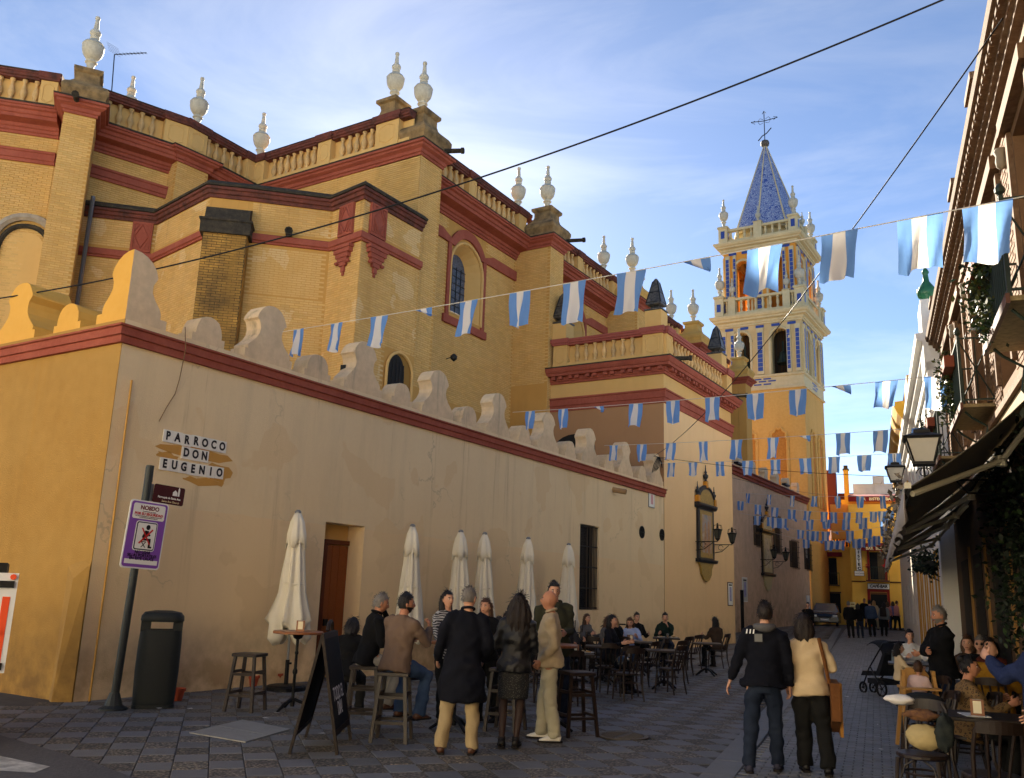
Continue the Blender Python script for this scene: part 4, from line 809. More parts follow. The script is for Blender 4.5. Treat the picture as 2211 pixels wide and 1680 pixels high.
# ------------------------------------------------------------------ right-hand house row (coordinates s along the street, o offset, z)
def P3(s,o,z): return np.array(SR(s,o,z))
_v3=np.array([VR[0],VR[1],0]); _n3=np.array([VN[0],VN[1],0])
def sbox(mb,s0,s1,o0,o1,z0,z1,m=0,col=None): return mb.obox(P3(s0,o0,z0),_v3*(s1-s0),_n3*(o1-o0),(0,0,z1-z0),m,col)
def part(name,parent,mt,*boxes,**k):
    q=MB()
    for b in boxes: sbox(q,*b)
    return q.build(name,mt,parent,**k)
OF=1.75
M_RB=mat('house_brick',lin((128,94,64)),.9,noise=[(1.2,.4,lin((100,70,46))),(9,.3,lin((146,112,80)))],bump=.4,bscale=60,attr='tint')
M_RJ=mat('house_brick_joint',lin((112,86,62)),.95,noise=[(3,.3,lin((150,112,76)))],bump=.3)
M_RC=mat('house_cornice_brick',lin((112,84,60)),.9,noise=[(2,.6,lin((64,46,34))),(12,.45,lin((150,124,96)))],bump=.4)
M_DK=mat('dark_interior',lin((26,24,23)),.8)
M_GRN=mat('balcony_green_iron',lin((42,54,46)),.5,metal=.2)
bh=thing('brick_house','sunlit brick house with stepped cornice and iron balconies on the right of the street','house',SR(8,3,0))
WC=[5.1,7.6,10.1,12.6,15.1,17.6,20.1]
holes=[(c-.62+3,c+.62+3,4.62,7.05,.28,True) for c in WC]
q=MB(); wall_plane(q,P3(-3,OF,0)[:2],VR[:2],25.4,-.1,7.7,holes,.28,-VN[:2],back=5.5); fixn(q.build('facade',M_RJ,bh))
# masonry laid brick by brick over the upper storey
fr=P3(22.4,OF,0); to=P3(6.0,OF,0)
def hf(a,z): s=22.4-a; return any(abs(s-c)<.80 and z<7.12 for c in WC) or any(abs(s-c)<.9 and 7.15<z<7.4 for c in WC)
q=MB(); q.add([(-.13,0,-.03),(.13,0,-.03),(.13,0,.03),(-.13,0,.03),(-.126,-.009,-.026),(.126,-.009,-.026),(.126,-.009,.026),(-.126,-.009,.026)],[(4,5,6,7),(0,1,5,4),(1,2,6,5),(2,3,7,6),(3,0,4,7)],0,(1,1,1)); _o=q.build('brick',M_RB); RBL=_o.data; bpy.data.objects.remove(_o)
g1=P3(14.0,OF,0); g2=P3(11.2,OF,0)
def hf2(a,z): s=14.0-a; return any(abs(s-c)<.80 and z<7.12 for c in WC)
lay_bricks(bh,MB(),[(g1[0],g1[1],g2[0],g2[1],4.8,7.1,hf2)],300,RBL)
rest=MB(); lay_bricks(bh,rest,[(fr[0],fr[1],to[0],to[1],3.9,7.6,lambda a,z:hf(a,z) or (11.2<22.4-a<14.0 and 4.8<z<7.1))]); tag(rest.build('brickwork',M_RB,bh),kind='stuff')
# cornice
q=MB(); q.sweep([fr,P3(-3,OF,0)],[(0,7.42),(.05,7.42),(.05,7.5),(.03,7.52),(.03,7.62),(.12,7.64),(.12,7.70),(.17,7.72),(.17,7.78),(.24,7.80),(.24,7.86),(.30,7.88),(.32,7.97),(0,8.0)]); fixn(q.build('cornice',M_RC,bh))
q=MB(); sbox(q,0,0.12,0,.09,0,.07); _o=q.build('cornice_dentil',M_RC,org=P3(0,0,0)); DEN2=_o.data; bpy.data.objects.remove(_o)
for k in range(150):
    s=22.3-k*.11*1.0*1.0
    if s<6: break
    if k%2==0: inst(DEN2,'cornice_dentil',P3(s,OF-.26,7.79),bh)
for s in (21.5,18.5,15.4,12.2,9.0,6.0):
    q=MB(); sbox(q,s-.32,s+.32,OF-.18,OF+.3,8.0,8.5); sbox(q,s-.38,s+.38,OF-.24,OF+.34,8.5,8.6); q.build('roof_pier',M_RC,bh)
for c in WC:
    win=bpy.data.objects.new('window',None); COL.objects.link(win); win.parent=bh; ORG[win.name]=ORG[bh.name]
    part('pane',win,M_DK,(c-.6,c+.6,OF+.24,OF+.27,4.63,7.04))
    part('window_frame',win,mat('frame_brown',lin((74,52,38)),.7),(c-.6,c-.54,OF+.18,OF+.235,4.63,7.04),(c+.54,c+.6,OF+.18,OF+.235,4.63,7.04),(c-.03,c+.03,OF+.18,OF+.235,4.63,7.04))
    part('hood',win,M_RC,(c-.85,c+.85,OF-.12,OF-.001,7.16,7.34),(c-.78,c-.66,OF-.06,OF-.001,4.7,7.12),(c+.66,c+.78,OF-.06,OF-.001,4.7,7.12))
    q=MB(); q.lathe([(.02,0),(.06,.03),(.07,.1),(.06,.17),(.085,.22),(.07,.26),(.02,.28)],P3(c+1.25,OF-.04,6.95),8); q.build('keystone_ornament',mat('cast_stone',lin((140,130,112)),.85),bh,smooth=True)
# string of tiles under the balconies
part('tile_band',bh,mat('glazed_band',lin((150,134,100)),.4,noise=[(8,.4,lin((150,120,70)))]),(6,22.4,OF-.05,OF-.001,4.05,4.25)); part('band_ledge',bh,M_RC,(6,22.4,OF-.10,OF-.001,4.27,4.36),(6,22.4,OF-.08,OF-.001,3.95,4.03))
part('ground_floor_render',bh,mat('ground_render',lin((96,74,54)),.8,noise=[(1,.3,lin((70,54,40)))]),(-3,22.35,OF-.02,OF-.001,-.1,3.9))
for c in (7,9.6,12.4,15.2,18,20.4): part('doorway',bh,M_DK,(c-.7,c+.7,OF-.032,OF-.022,0,2.7)); 
for c in (8.3,11,13.8,16.6,19.2): part('door_jamb',bh,mat('jamb_wood',lin((150,112,60)),.7),(c-.06,c+.06,OF-.06,OF-.022,0,2.9))
# balconies
def balcony(c,w_=1.9):
    b=bpy.data.objects.new('balcony',None); COL.objects.link(b); b.parent=bh; ORG[b.name]=ORG[bh.name]
    o0,z=OF-.42,4.62
    part('slab',b,mat('balcony_slab_tile',lin((150,132,92)),.7,noise=[(14,.6,lin((88,72,44)))]),(c-w_/2,c+w_/2,o0,OF,z-.05,z)); part('slab_edge',b,mat('slab_edge_brown',lin((92,58,44)),.6),(c-w_/2-.03,c+w_/2+.03,o0-.04,o0-.002,z-.08,z+.02))
    q=MB(); 
    for zz in (z+.06,z+.98): sbox(q,c-w_/2,c+w_/2,o0-.015,o0+.015,zz-.015,zz+.015); sbox(q,c-w_/2-.012,c-w_/2+.012,o0,OF,zz-.012,zz+.012); sbox(q,c+w_/2-.012,c+w_/2+.012,o0,OF,zz-.012,zz+.012)
    for sg in (-1,1): sbox(q,c+sg*w_/2-.02,c+sg*w_/2+.02,o0-.02,o0+.02,z,z+1.02); q.lathe([(.0,0),(.045,.03),(.05,.07),(.02,.12),(0,.13)],P3(c+sg*w_/2,o0,z+1.02),8)
    q.build('rail',M_GRN,b)
    n_=15
    for k in range(1,n_): q=MB(); q.tube([P3(c-w_/2+w_*k/n_,o0,z+.06),P3(c-w_/2+w_*k/n_,o0,z+.97)],.011,5); q.build('baluster',M_GRN,b)
    for sg in (-1,1):
        q=MB(); q.tube([P3(c+sg*w_/2,o0,z+.06),P3(c+sg*w_/2,OF,z+.95)],.01,4); q.tube([P3(c+sg*w_/2,o0,z+.95),P3(c+sg*w_/2,OF,z+.06)],.01,4); q.tube([P3(c+sg*w_/2,(o0+OF)/2,z+.06),P3(c+sg*w_/2,(o0+OF)/2,z+.97)],.01,4)
        q.tube([P3(c+sg*w_*.38,OF-.02,z-.75),P3(c+sg*w_*.38,OF-.14,z-.55),P3(c+sg*w_*.38,OF-.1,z-.3),P3(c+sg*w_*.38,OF-.3,z-.16),P3(c+sg*w_*.38,o0+.04,z-.07)],.018,5)
        q.build('bracket',M_GRN,b)
for c in (10.05,15.0,19.9): balcony(c)
M_LF=[mat('leaf_%s'%n_,c,.55,noise=(7,.4,tuple(v*.6 for v in c)),objvar=.1) for n_,c in (('mid',(.03,.06,.015)),('dark',(.010,.020,.008)),('yellow',(.09,.10,.02)))]
def foliage(n,centers,spread,size,ms=(0,),mw=None):
    q=MB()
    for k in range(n):
        c=centers[random.randrange(len(centers))]; p=np.array(c)+rng.normal(0,1,3)*np.array(spread)
        a=rng.normal(0,1,3); a/=np.linalg.norm(a); b=np.cross(a,rng.normal(0,1,3)); b/=np.linalg.norm(b)+1e-6; s=size*random.uniform(.6,1.4)
        q.add([p-a*s*.5,p+b*s*.28+a*.05*s,p+a*s*.6,p-b*s*.28+a*.05*s],[(0,1,2,3)],random.choices(range(len(ms)),mw)[0] if mw else random.randrange(len(ms)))
    return q
for c,lab in ((10.2,'bright green potted vines hanging on the nearest balcony rail'),(15.1,'green potted vines hanging on the middle balcony rail'),(20.0,'green potted vines hanging on the farthest balcony rail')):
    t=thing('balcony_plant',lab,'plant',P3(c,OF-.5,5.2),group='plants on the balconies')
    cs=[P3(c+.25+random.uniform(-.45,.45),OF-.5,5.65-random.random()**1.2*1.0) for _ in range(26)]
    foliage(900,cs,(.075,.075,.08),.065,(0,1,2),(5,3,4)).build('foliage',[M_LF[0],M_LF[1],M_LF[2]],t)
    q=MB(); sbox(q,c-.5,c+.9,OF-.58,OF-.44,5.32,5.5); q.build('planter_box',mat('planter_clay',lin((130,66,44)),.8),t)
# cables along the brick facade
for k,(dz,lab) in enumerate(((0,'black cable bundle sagging along the brick facade, upper strand'),(-.12,'black cable bundle sagging along the brick facade, lower strand'))):
    q=MB(); q.tube([P3(s,OF-.09-.02*k,3.82+dz+.05*math.sin(s*2.1+k)) for s in np.arange(6,22.3,.4)],.022,5); tag(q.build('facade_cable',M_IR),lab,'cable',group='facade cables')
# ------------------------------------------------------------------ awnings
M_AW=mat('awning_cloth',lin((112,105,90)),.85,noise=[(3,.3,lin((92,86,74)))],bump=.1)
_n_=M_AW.node_tree; _b=_n_.nodes['Principled BSDF']; _o2=_n_.nodes['Material Output']; _tr=_n_.nodes.new('ShaderNodeBsdfTranslucent'); _tr.inputs[0].default_value=(*lin((150,138,116)),1); _mx=_n_.nodes.new('ShaderNodeMixShader'); _mx.inputs[0].default_value=.3; _n_.links.new(_b.outputs[0],_mx.inputs[1]); _n_.links.new(_tr.outputs[0],_mx.inputs[2]); _n_.links.new(_mx.outputs[0],_o2.inputs[0])
M_AF=mat('awning_frame',lin((200,194,172)),.5)
M_VAL=mat('valance_cloth',lin((168,160,156)),.85,noise=[(2,.4,lin((140,132,130)))])
def awning(s0,s1,lab,zo=2.72,zi=3.92,oo=.30,arm=True):
    t=thing('awning',lab,'awning',P3((s0+s1)/2,OF,zi),group='awnings over the right terrace')
    q=MB(); n_=14; v=[]; K=5
    for i in range(n_+1):
        s=s0+(s1-s0)*i/n_
        for j in range(K+1):
            f=j/K; v.append(P3(s,OF-.05+(oo-OF+.05)*f,zi+(zo-zi)*f-.10*math.sin(math.pi*f)+.012*math.sin(i*2.2)))
    q.add(v,[(i*(K+1)+j,(i+1)*(K+1)+j,(i+1)*(K+1)+j+1,i*(K+1)+j+1) for i in range(n_) for j in range(K)]); o=q.build('cloth',M_AW,t,smooth=True)
    so_=o.modifiers.new('thickness','SOLIDIFY'); so_.thickness=.008
    q=MB(); v=[]
    m_=40
    for i in range(m_+1):
        s=s0+(s1-s0)*i/m_; zig=.05*abs(math.sin(i*math.pi/4)); w_=.02*math.sin(i*.9)
        v+= [P3(s,oo-.02+w_*.3,zo),P3(s,oo-.03+w_,zo-.15),P3(s,oo-.03+w_*2,zo-.30+zig)]
    q.add(v,[(i*3+j,(i+1)*3+j,(i+1)*3+j+1,i*3+j+1) for i in range(m_) for j in range(2)]); o=q.build('valance',M_VAL,t,smooth=True); so_=o.modifiers.new('thickness','SOLIDIFY'); so_.thickness=.005
    part('front_bar',t,M_AF,(s0,s1,oo-.012,oo+.04,zo+.003,zo+.055)); 
    q=MB(); q.tube([P3(s0,OF-.06,zi+.02),P3(s1,OF-.06,zi+.02)],.06,10); q.build('roller',mat('roller_grey',lin((150,146,136)),.6),t)
    if arm:
        for s,dr in ((s0+.12,1),(s1-.12,-1)):
            e=P3(s+dr*.95,(OF+oo)/2+.15,(zi+zo)/2-.22); q=MB(); q.tube([P3(s,OF-.12,zi-.2),e],.028,6); q.tube([e,P3(s,oo+.05,zo-.03)],.028,6); q.tube([e-np.array([0,0,.05]),e+np.array([0,0,.05])],.045,8); q.build('folding_arm',M_AF,t)
awning(8.35,13.4,'nearest grey cloth awning with pale folding arms over the right terrace'); awning(13.6,17.6,'second grey cloth awning over the right terrace',2.74,3.85); awning(17.8,22.2,'farthest grey cloth awning over the right terrace',2.76,3.75)
# festoon of dry leaves along the awning edge
q=foliage(420,[P3(s,.26,2.78+.04*math.sin(s*3)) for s in np.arange(8.6,22,.2)],(.05,.05,.03),.07,(0,1)); tag(q.build('dry_garland',[mat('dry_leaf',lin((120,110,96)),.9),mat('dry_leaf_dark',lin((74,66,54)),.9)]),'dry leaf garland strung along the awning front edges','garland')
# dark climbing plant under the awnings
t=thing('climbing_plant','dark climbing plant covering the right wall under the awnings','plant',P3(10,OF-.2,0))
cs=[P3(s,OF-.18-.12*random.random(),z) for s in np.arange(7.2,12.8,.22) for z in np.arange(1.5,3.35,.2) if random.random()<.8]
foliage(5200,cs,(.12,.10,.12),.07,(0,1),(1,7)).build('foliage',[M_LF[0],M_LF[1]],t)
q=MB()
for s in (7.8,9.1,10.6,12.2): q.tube([P3(s,OF-.1,0),P3(s+.05,OF-.12,1.0),P3(s-.06,OF-.1,2.0),P3(s+.1,OF-.1,3.0)],[.05,.045,.035,.02],6)
q.build('stem',mat('bark',lin((70,56,42)),.9),t)
# ------------------------------------------------------------------ street lanterns on brackets
M_LG=mat('lantern_glass',lin((196,190,176)),.35,noise=(6,.2,lin((160,154,140))),spec=.5)
def lantern(s,o,z,w_,lab):
    t=thing('street_lantern',lab,'lantern',P3(s,o,z),group='bracket lanterns on the right houses')
    k=w_/.5; b=P3(s,o,z); ax=tuple(VR[:2])
    q=MB(); q.sq([(.145*k,0),(.24*k,.36*k)],b,ax=ax); q.build('glass',M_LG,t)
    q=MB(); q.sq([(.16*k,-.05*k),(.16*k,-.004)],b,ax=ax); q.sq([(.27*k,.362*k),(.29*k,.40*k),(.12*k,.47*k),(.12*k,.52*k),(.03*k,.56*k)],b,ax=ax)
    for a,c in ((-1,-1),(1,-1),(1,1),(-1,1)):
        f=lambda r,zz:b+(np.array([VR[0],VR[1],0])*a+_n3*c)*r+np.array([0,0,zz]); q.tube([f(.148*k,0),f(.245*k,.365*k)],.014*k,4)
    q.build('cage',M_IR,t)
    q=MB(); q.tube([b+np.array([0,0,-.05*k]),b+np.array([0,0,-.3*k])],.02*k,6); q.tube([b+np.array([0,0,-.3*k]),P3(s,OF-.02,z-.3*k)],.018*k,6)
    for sg in (-1,1): q.tube([b+_n3*sg*r*math.cos(th)*k+np.array([0,0,(-.18+r*math.sin(th))*k]) for th,r in zip(np.linspace(0,5,14),np.linspace(.12,.03,14))],.008*k,4)
    q.tube([b+_n3*.45*k+np.array([0,0,-.3*k]),b+_n3*.6*k+np.array([0,0,-.5*k]),P3(s,OF-.02,z-.55*k)],.014*k,5); q.build('bracket',M_IR,t); q=MB(); q.tube([b+np.array([0,0,.56*k]),b+np.array([0,0,.8*k])],.01*k,4)
    for sg in (-1,1): q.tube([b+_v3*sg*.01+_v3*sg*.08*k*math.sin(u)+np.array([0,0,(.56+.12*u/2)*k]) for u in np.linspace(0,3,9)],.008*k,4)
    q.build('crown_scroll',M_IR,t)
lantern(11.3,.61,3.38,.36,'large black iron street lantern above the nearest awning'); lantern(24.0,.64,4.80,.42,'smaller looking black street lantern farther down the right row')
# ------------------------------------------------------------------ white house and yellow house
M_W=mat('white_render',lin((232,230,224)),.85,noise=[(1.2,.2,lin((206,204,198))),(6,.15,lin((236,234,230)))],bump=.15,streak=.12)
wh=thing('white_house','white rendered house with heavy cornice and green urn beyond the brick house','house',P3(31,3,0))
q=MB(); wall_plane(q,P3(22.4,1.6,0)[:2],VR[:2],18.6,-.1,8.6,[(a,a+1.0,.4,2.9,.2,True) for a in (1.2,4.0,6.8,9.6,12.6,15.4)]+[(a,a+1.0,4.6,7.2,.2,True) for a in (1.2,4.0,6.8,9.6,12.6,15.4)],.2,-VN[:2],back=5); fixn(q.build('facade',M_W,wh))
part('parapet_pier',wh,M_W,(22.41,23.6,1.38,1.78,7.2,8.95)); 
q=MB(); q.sweep([P3(41,1.6,0),P3(22.4,1.6,0)],[(0,7.5),(.08,7.5),(.1,7.7),(.22,7.78),(.24,7.9),(.36,7.95),(.38,8.1),(0,8.15)]); fixn(q.build('cornice',M_W,wh))
part('side_pilaster',wh,M_W,(22.41,22.95,1.42,1.61,0,7.4)); 
q=MB(); q.lathe([(.1,0),(.14,.05),(.07,.1),(.2,.22),(.24,.36),(.16,.5),(.08,.62),(.06,.8),(.09,.86),(.05,.95),(0,1.0)],P3(23.0,1.58,8.96),12); q.build('green_urn',mat('green_glaze',lin((50,110,80)),.25,noise=[(9,.4,lin((24,64,48)))]),wh,smooth=True)
for a in (1.2,4.0,6.8,9.6,12.6,15.4):
    s=22.4+a; part('window_pane',wh,M_DK,(s,s+1,1.76,1.79,.41,2.89),(s,s+1,1.76,1.79,4.61,7.19)); part('door_leaf',wh,mat('leaf_brown',lin((150,104,48)),.6),(s+.05,s+.45,1.72,1.755,.41,2.88)); part('surround',wh,mat('ochre_surround',lin((190,140,52)),.8),(s-.15,s-.003,1.56,1.599,.3,3.05),(s+1.003,s+1.15,1.56,1.599,.3,3.05),(s-.15,s+1.15,1.555,1.598,3.06,3.25))
yh=thing('yellow_house','house with mustard yellow cornice farther down the right row','house',P3(52,3,0))
q=MB(); wall_plane(q,P3(41.02,1.62,0)[:2],VR[:2],22.5,-.1,10.2,[(a,a+1.0,1.0,2.9,.2,True) for a in (1.5,5,9,13,17)]+[(a,a+1,4.8,7.0,.2,True) for a in (1.5,5,9,13,17)],.2,-VN[:2],back=5); fixn(q.build('facade',mat('pale_render',lin((234,226,206)),.85,noise=[(1,.2,lin((216,204,176)))]),yh))
M_YC=mat('mustard_trim',lin((206,156,52)),.8,noise=[(2,.3,lin((180,128,36)))])
q=MB(); q.sweep([P3(63.5,1.62,0),P3(41.02,1.62,0)],[(0,9.4),(.1,9.4),(.14,9.7),(.3,9.9),(.42,10.2),(.46,10.4),(0,10.45)]); fixn(q.build('cornice',M_YC,yh))
for a in (1.5,5,9,13,17): s=41+a; part('window_pane',yh,M_DK,(s,s+1,1.78,1.81,1.01,2.89),(s,s+1,1.78,1.81,4.81,6.99)); part('surround',yh,M_YC,(s-.15,s-.003,1.56,1.618,4.7,7.15),(s+1.003,s+1.15,1.56,1.618,4.7,7.15))
part('roof_block',wh,M_W,(33,41,1.75,4.5,8.6,10.6)); part('roof_block_side',yh,mat('tan_render',lin((206,168,120)),.85),(41.1,48,1.78,4.5,10.2,11.6))
# hanging baskets under the far awning
for k,(s,lab) in enumerate(((24.5,'dark hanging plant basket on the white house wall'),)):
    t=thing('hanging_plant',lab,'plant',P3(s,1.25,2.7)); foliage(500,[P3(s+random.uniform(-.7,.7),1.2+random.uniform(-.25,.25),2.9+random.uniform(-.35,.2)) for _ in range(30)],(.08,.08,.08),.12,(0,),None).build('foliage',M_LF[1],t); part('trough',t,M_IR,(s-.6,s+.6,1.1,1.35,2.7,2.85))
# ------------------------------------------------------------------ far bar at the end of the street
SB=67.0; ub=-_n3    # reading direction left->right as seen from the camera is +VN
M_YB=mat('bar_yellow',lin((240,190,84)),.85,noise=[(.8,.25,lin((212,140,24))),(5,.15,lin((238,174,58)))],bump=.2,streak=.12)
ba=thing('corner_bar','bright yellow two storey bar with red door frame at the end of the street','building',P3(SB+3,0,.4))
def fbox(mb,o0,o1,z0,z1,d0,d1,m=0): return mb.obox(P3(SB-d1,o0,z0),_n3*(o1-o0),_v3*(d1-d0),(0,0,z1-z0),m)     # d = how far it stands out towards the street
def fpart(name,parent,mt,*b):
    q=MB()
    for x in b: fbox(q,*x)
    return q.build(name,mt,parent)
fpart('main_block',ba,M_YB,(-1.42,4.2,.2,8.7,-7,0)); fpart('left_block',ba,M_YB,(-3.1,-1.43,.2,5.9,-7,-3))
fpart('side_top',ba,mat('orange_top',lin((226,168,84)),.85),(-2.72,-1.44,6.5,9.0,-7,-3))
q=MB(); 
for k in range(8): 
    a=P3(SB+2.75,-3.05+k*.225,5.98); b=P3(SB+6.2,-3.05+k*.225,7.3); q=MB(); q.tube([a,b],.09,6); q.build('roof_tile',mat('clay_roof_tile',lin((96,66,46)),.9,noise=[(6,.6,lin((50,38,30)))]),ba)
fpart('eave',ba,M_YB,(-3.1,-1.44,5.72,5.92,-3,-2.8))
M_RF=mat('bar_red_frame',lin((140,40,24)),.7)
dd=bpy.data.objects.new('door',None); COL.objects.link(dd); dd.parent=ba; ORG[dd.name]=ORG[ba.name]
fpart('opening',dd,M_DK,(-.26,.78,.3,2.7,0,.02)); fpart('frame',dd,M_RF,(-.46,-.27,.3,2.9,0,.06),(.79,.96,.3,2.9,0,.06),(-.27,.79,2.72,2.9,0,.06)); fpart('shutter_box',dd,mat('shutter_wood',lin((120,80,40)),.7),(-.25,.77,2.56,2.7,.02,.05))
bb_=bpy.data.objects.new('balcony',None); COL.objects.link(bb_); bb_.parent=ba; ORG[bb_.name]=ORG[ba.name]
fpart('opening',bb_,M_DK,(-.2,.72,3.55,5.4,0,.02)); fpart('frame',bb_,M_RF,(-.36,-.21,3.5,5.5,0,.06),(.73,.88,3.5,5.5,0,.06)); fpart('slab',bb_,mat('slab_edge_brown',lin((92,58,44)),.6),(-.5,1.0,3.4,3.5,0,.5)); fpart('curtain',bb_,mat('curtain_brown',lin((96,80,58)),.8),(.3,.71,3.56,5.4,.02,.03))
for k in range(16): q=MB(); q.tube([P3(SB-.47,-.47+k*.096,3.5),P3(SB-.47,-.47+k*.096,4.38)],.012,4); q.build('baluster',M_GRN,bb_)
fpart('rail',bb_,M_GRN,(-.48,.98,4.36,4.40,.45,.49)); 
q=foliage(60,[P3(SB-.5,-.35,4.4),P3(SB-.5,.75,4.42)],(.1,.08,.06),.12,(0,)); q.build('flowers',mat('red_flower',lin((190,30,40)),.6),bb_)
fpart('string_line',ba,mat('brown_line',lin((70,34,20)),.8),(-1.42,-.52,3.36,3.44,0,.04),(1.02,4.2,3.36,3.44,0,.04))
# left part: window, awning, balcony
wl=bpy.data.objects.new('window',None); COL.objects.link(wl); wl.parent=ba; ORG[wl.name]=ORG[ba.name]
fpart('opening',wl,M_DK,(-3.0,-2.45,3.2,5.1,-3,-2.96)); fpart('rail',wl,M_GRN,(-3.05,-2.3,4.0,4.05,-2.7,-2.66),(-3.05,-2.3,3.12,3.18,-3,-2.64)); fpart('sun_blind',wl,mat('blind_red',lin((104,20,28)),.8),(-3.05,-2.05,5.2,5.5,-2.9,-2.5))
for k in range(6): q=MB(); q.tube([P3(SB+2.68,-3.0+k*.14,3.18),P3(SB+2.68,-3.0+k*.14,4.02)],.012,4); q.build('baluster',M_GRN,wl)
wl2=bpy.data.objects.new('window',None); COL.objects.link(wl2); wl2.parent=ba; ORG[wl2.name]=ORG[ba.name]; fpart('opening',wl2,M_DK,(-3.05,-2.3,1.2,2.6,-3,-2.96)); fpart('frame',wl2,mat('frame_brown',lin((74,52,38)),.7),(-3.08,-2.24,2.61,2.7,-3,-2.94))
# terrace on top
M_AWR=mat('red_awning',lin((130,26,28)),.8)
fpart('terrace_back',ba,mat('terrace_orange',lin((226,150,52)),.85),(-1.4,4.1,8.7,9.3,-3,-2)); fpart('terrace_wall',ba,M_YB,(-1.42,4.2,6.2,7.0,0,.03))
# signage : black serif style lettering on white boards
M_SW=mat('sign_white',lin((238,236,228)),.5); M_BK=mat('sign_black',lin((18,18,18)),.5); M_CRM=mat('sign_cream',lin((240,222,170)),.5); M_MAR=mat('sign_maroon',lin((104,22,26)),.7)
AX,AY=_n3,np.array([0,0,1.])
def board(name,label,o0,o1,z0,z1,mt,d=.12,edge=True):
    t=thing(name,label,'sign',P3(SB-d,(o0+o1)/2,z0)); fpart('board',t,mt,(o0,o1,z0,z1,d-.06,d))
    if edge: fpart('board_edge',t,M_BK,(o0-.02,o0,z0-.02,z1+.02,d-.07,d+.004),(o1,o1+.02,z0-.02,z1+.02,d-.07,d+.004),(o0,o1,z1,z1+.02,d-.07,d+.004),(o0,o1,z0-.02,z0,d-.07,d+.004))
    return t
t=board('cafe_sign','white board reading CAFE-BAR over the red bar door','' or -.40,.95,2.93,3.27,M_SW); put_text('lettering','CAFÉ-BAR',.26,P3(SB-.12,.275,3.10),AX,AY,M_BK,t,bold=.012,shear=.12,sx=.95)
t=board('vertical_sign','tall narrow white sign reading BISTEC downwards on the yellow bar',-1.05,-.72,4.13,5.8,M_SW,.3)
for k,cc in enumerate('BISTEC'): put_text('letter',cc,.27,P3(SB-.3,-.885,5.64-k*.275),AX,AY,M_BK,t,bold=.014,sx=1.15)
t=board('bar_sign','small white board reading BAR above the vertical sign',-1.24,-.62,5.84,6.24,M_SW,.3); put_text('lettering','BAR',.24,P3(SB-.3,-.93,6.1),AX,AY,M_BK,t,bold=.013,sx=1.1); put_text('small_lettering','Santa Ana',.09,P3(SB-.3,-.93,5.93),AX,AY,M_BK,t)
t=board('script_sign','small white board with black script below the vertical sign',-1.2,-.6,3.78,4.09,M_SW,.3); put_text('script','Los Cuevas',.13,P3(SB-.3,-.9,3.93),AX,AY,M_BK,t,shear=.3)
t=thing('bar_awning','maroon awning lettered BAR BISTEC above the bar balcony','awning',P3(SB-.5,.1,5.4)); fpart('valance',t,M_MAR,(-.68,1.25,5.45,5.76,.6,.64)); q=MB(); q.obox(P3(SB-.62,-.68,5.76),_n3*1.93,_v3*.62+np.array([0,0,.25]),(0,0,.02)); q.build('cloth',M_MAR,t); put_text('lettering','BAR  BISTEC',.26,P3(SB-.64,.31,5.605),AX,AY,M_CRM,t,bold=.008)
t=thing('roof_awning','red awning lettered BISTEC on the bar roof terrace','awning',P3(SB-.3,0,8.9)); fpart('valance',t,M_AWR,(-1.38,2.4,8.85,9.18,.3,.34)); q=MB(); q.obox(P3(SB-.32,-1.38,9.18),_n3*3.78,_v3*1.5+np.array([0,0,.3]),(0,0,.03)); q.build('cloth',M_AWR,t); put_text('lettering','BAR   BISTEC   BAR',.27,P3(SB-.34,.4,9.01),AX,AY,M_CRM,t,bold=.008)
for o,z,lab in ((-1.62,1.5,'small framed notice on the yellow bar wall'),): t=thing('wall_notice',lab,'notice',P3(SB-.03,o,z)); fpart('board',t,mat('notice_cream',lin((226,208,150)),.6),(o,o+.36,z,z+.5,0,.03)); fpart('print_lines',t,mat('notice_ink',lin((150,120,70)),.6),(o+.06,o+.3,z+.3,z+.4,.03,.034),(o+.06,o+.3,z+.12,z+.2,.03,.034))
# buildings behind the bar
b2=thing('red_tower_house','dark red house wall rising behind the bar at the left','house',P3(75,-4,0)); q=MB(); q.obox(P3(74.6,-3.4,.2),_n3*1.0,_v3*3,(0,0,12.0)); q.build('walls',mat('oxblood_render',lin((84,34,32)),.9,noise=[(1,.3,lin((68,28,26)))]),b2)
q=MB(); q.obox(P3(75,-2.3,.2),_n3*1.6,_v3*6,(0,0,10.2)); q.build('lower_wall',mat('oxblood_render',lin((104,36,34)),.9),b2)
b3_=thing('yellow_chimney_house','house behind the bar with a tall yellow chimney','house',P3(73,-1.3,0)); q=MB(); q.obox(P3(72.5,-1.75,8.5),_n3*.36,_v3*.6,(0,0,3.4)); q.build('chimney',M_YC,b3_); q=MB(); q.obox(P3(72.46,-1.8,11.9),_n3*.46,_v3*.7,(0,0,.1)); q.obox(P3(72.5,-1.72,12.0),_n3*.3,_v3*.5,(0,0,.25)); q.build('chimney_cap',M_BLK,b3_); q=MB(); q.obox(P3(72.3,-2.0,.2),_n3*1.0,_v3*4,(0,0,9.4)); q.build('walls',M_YC,b3_)
b4=thing('white_parapet_house','weathered white parapet wall behind the bar','house',P3(78,1,0)); q=MB(); q.obox(P3(72,-1.1,.2),_n3*5,_v3*5,(0,0,10.55)); q.obox(P3(71.9,.3,10.75),_n3*.8,_v3*.6,(0,0,.55)); q.build('walls',mat('weathered_white',lin((214,212,206)),.9,noise=[(1.4,.4,lin((170,168,160)))],streak=.6),b4)
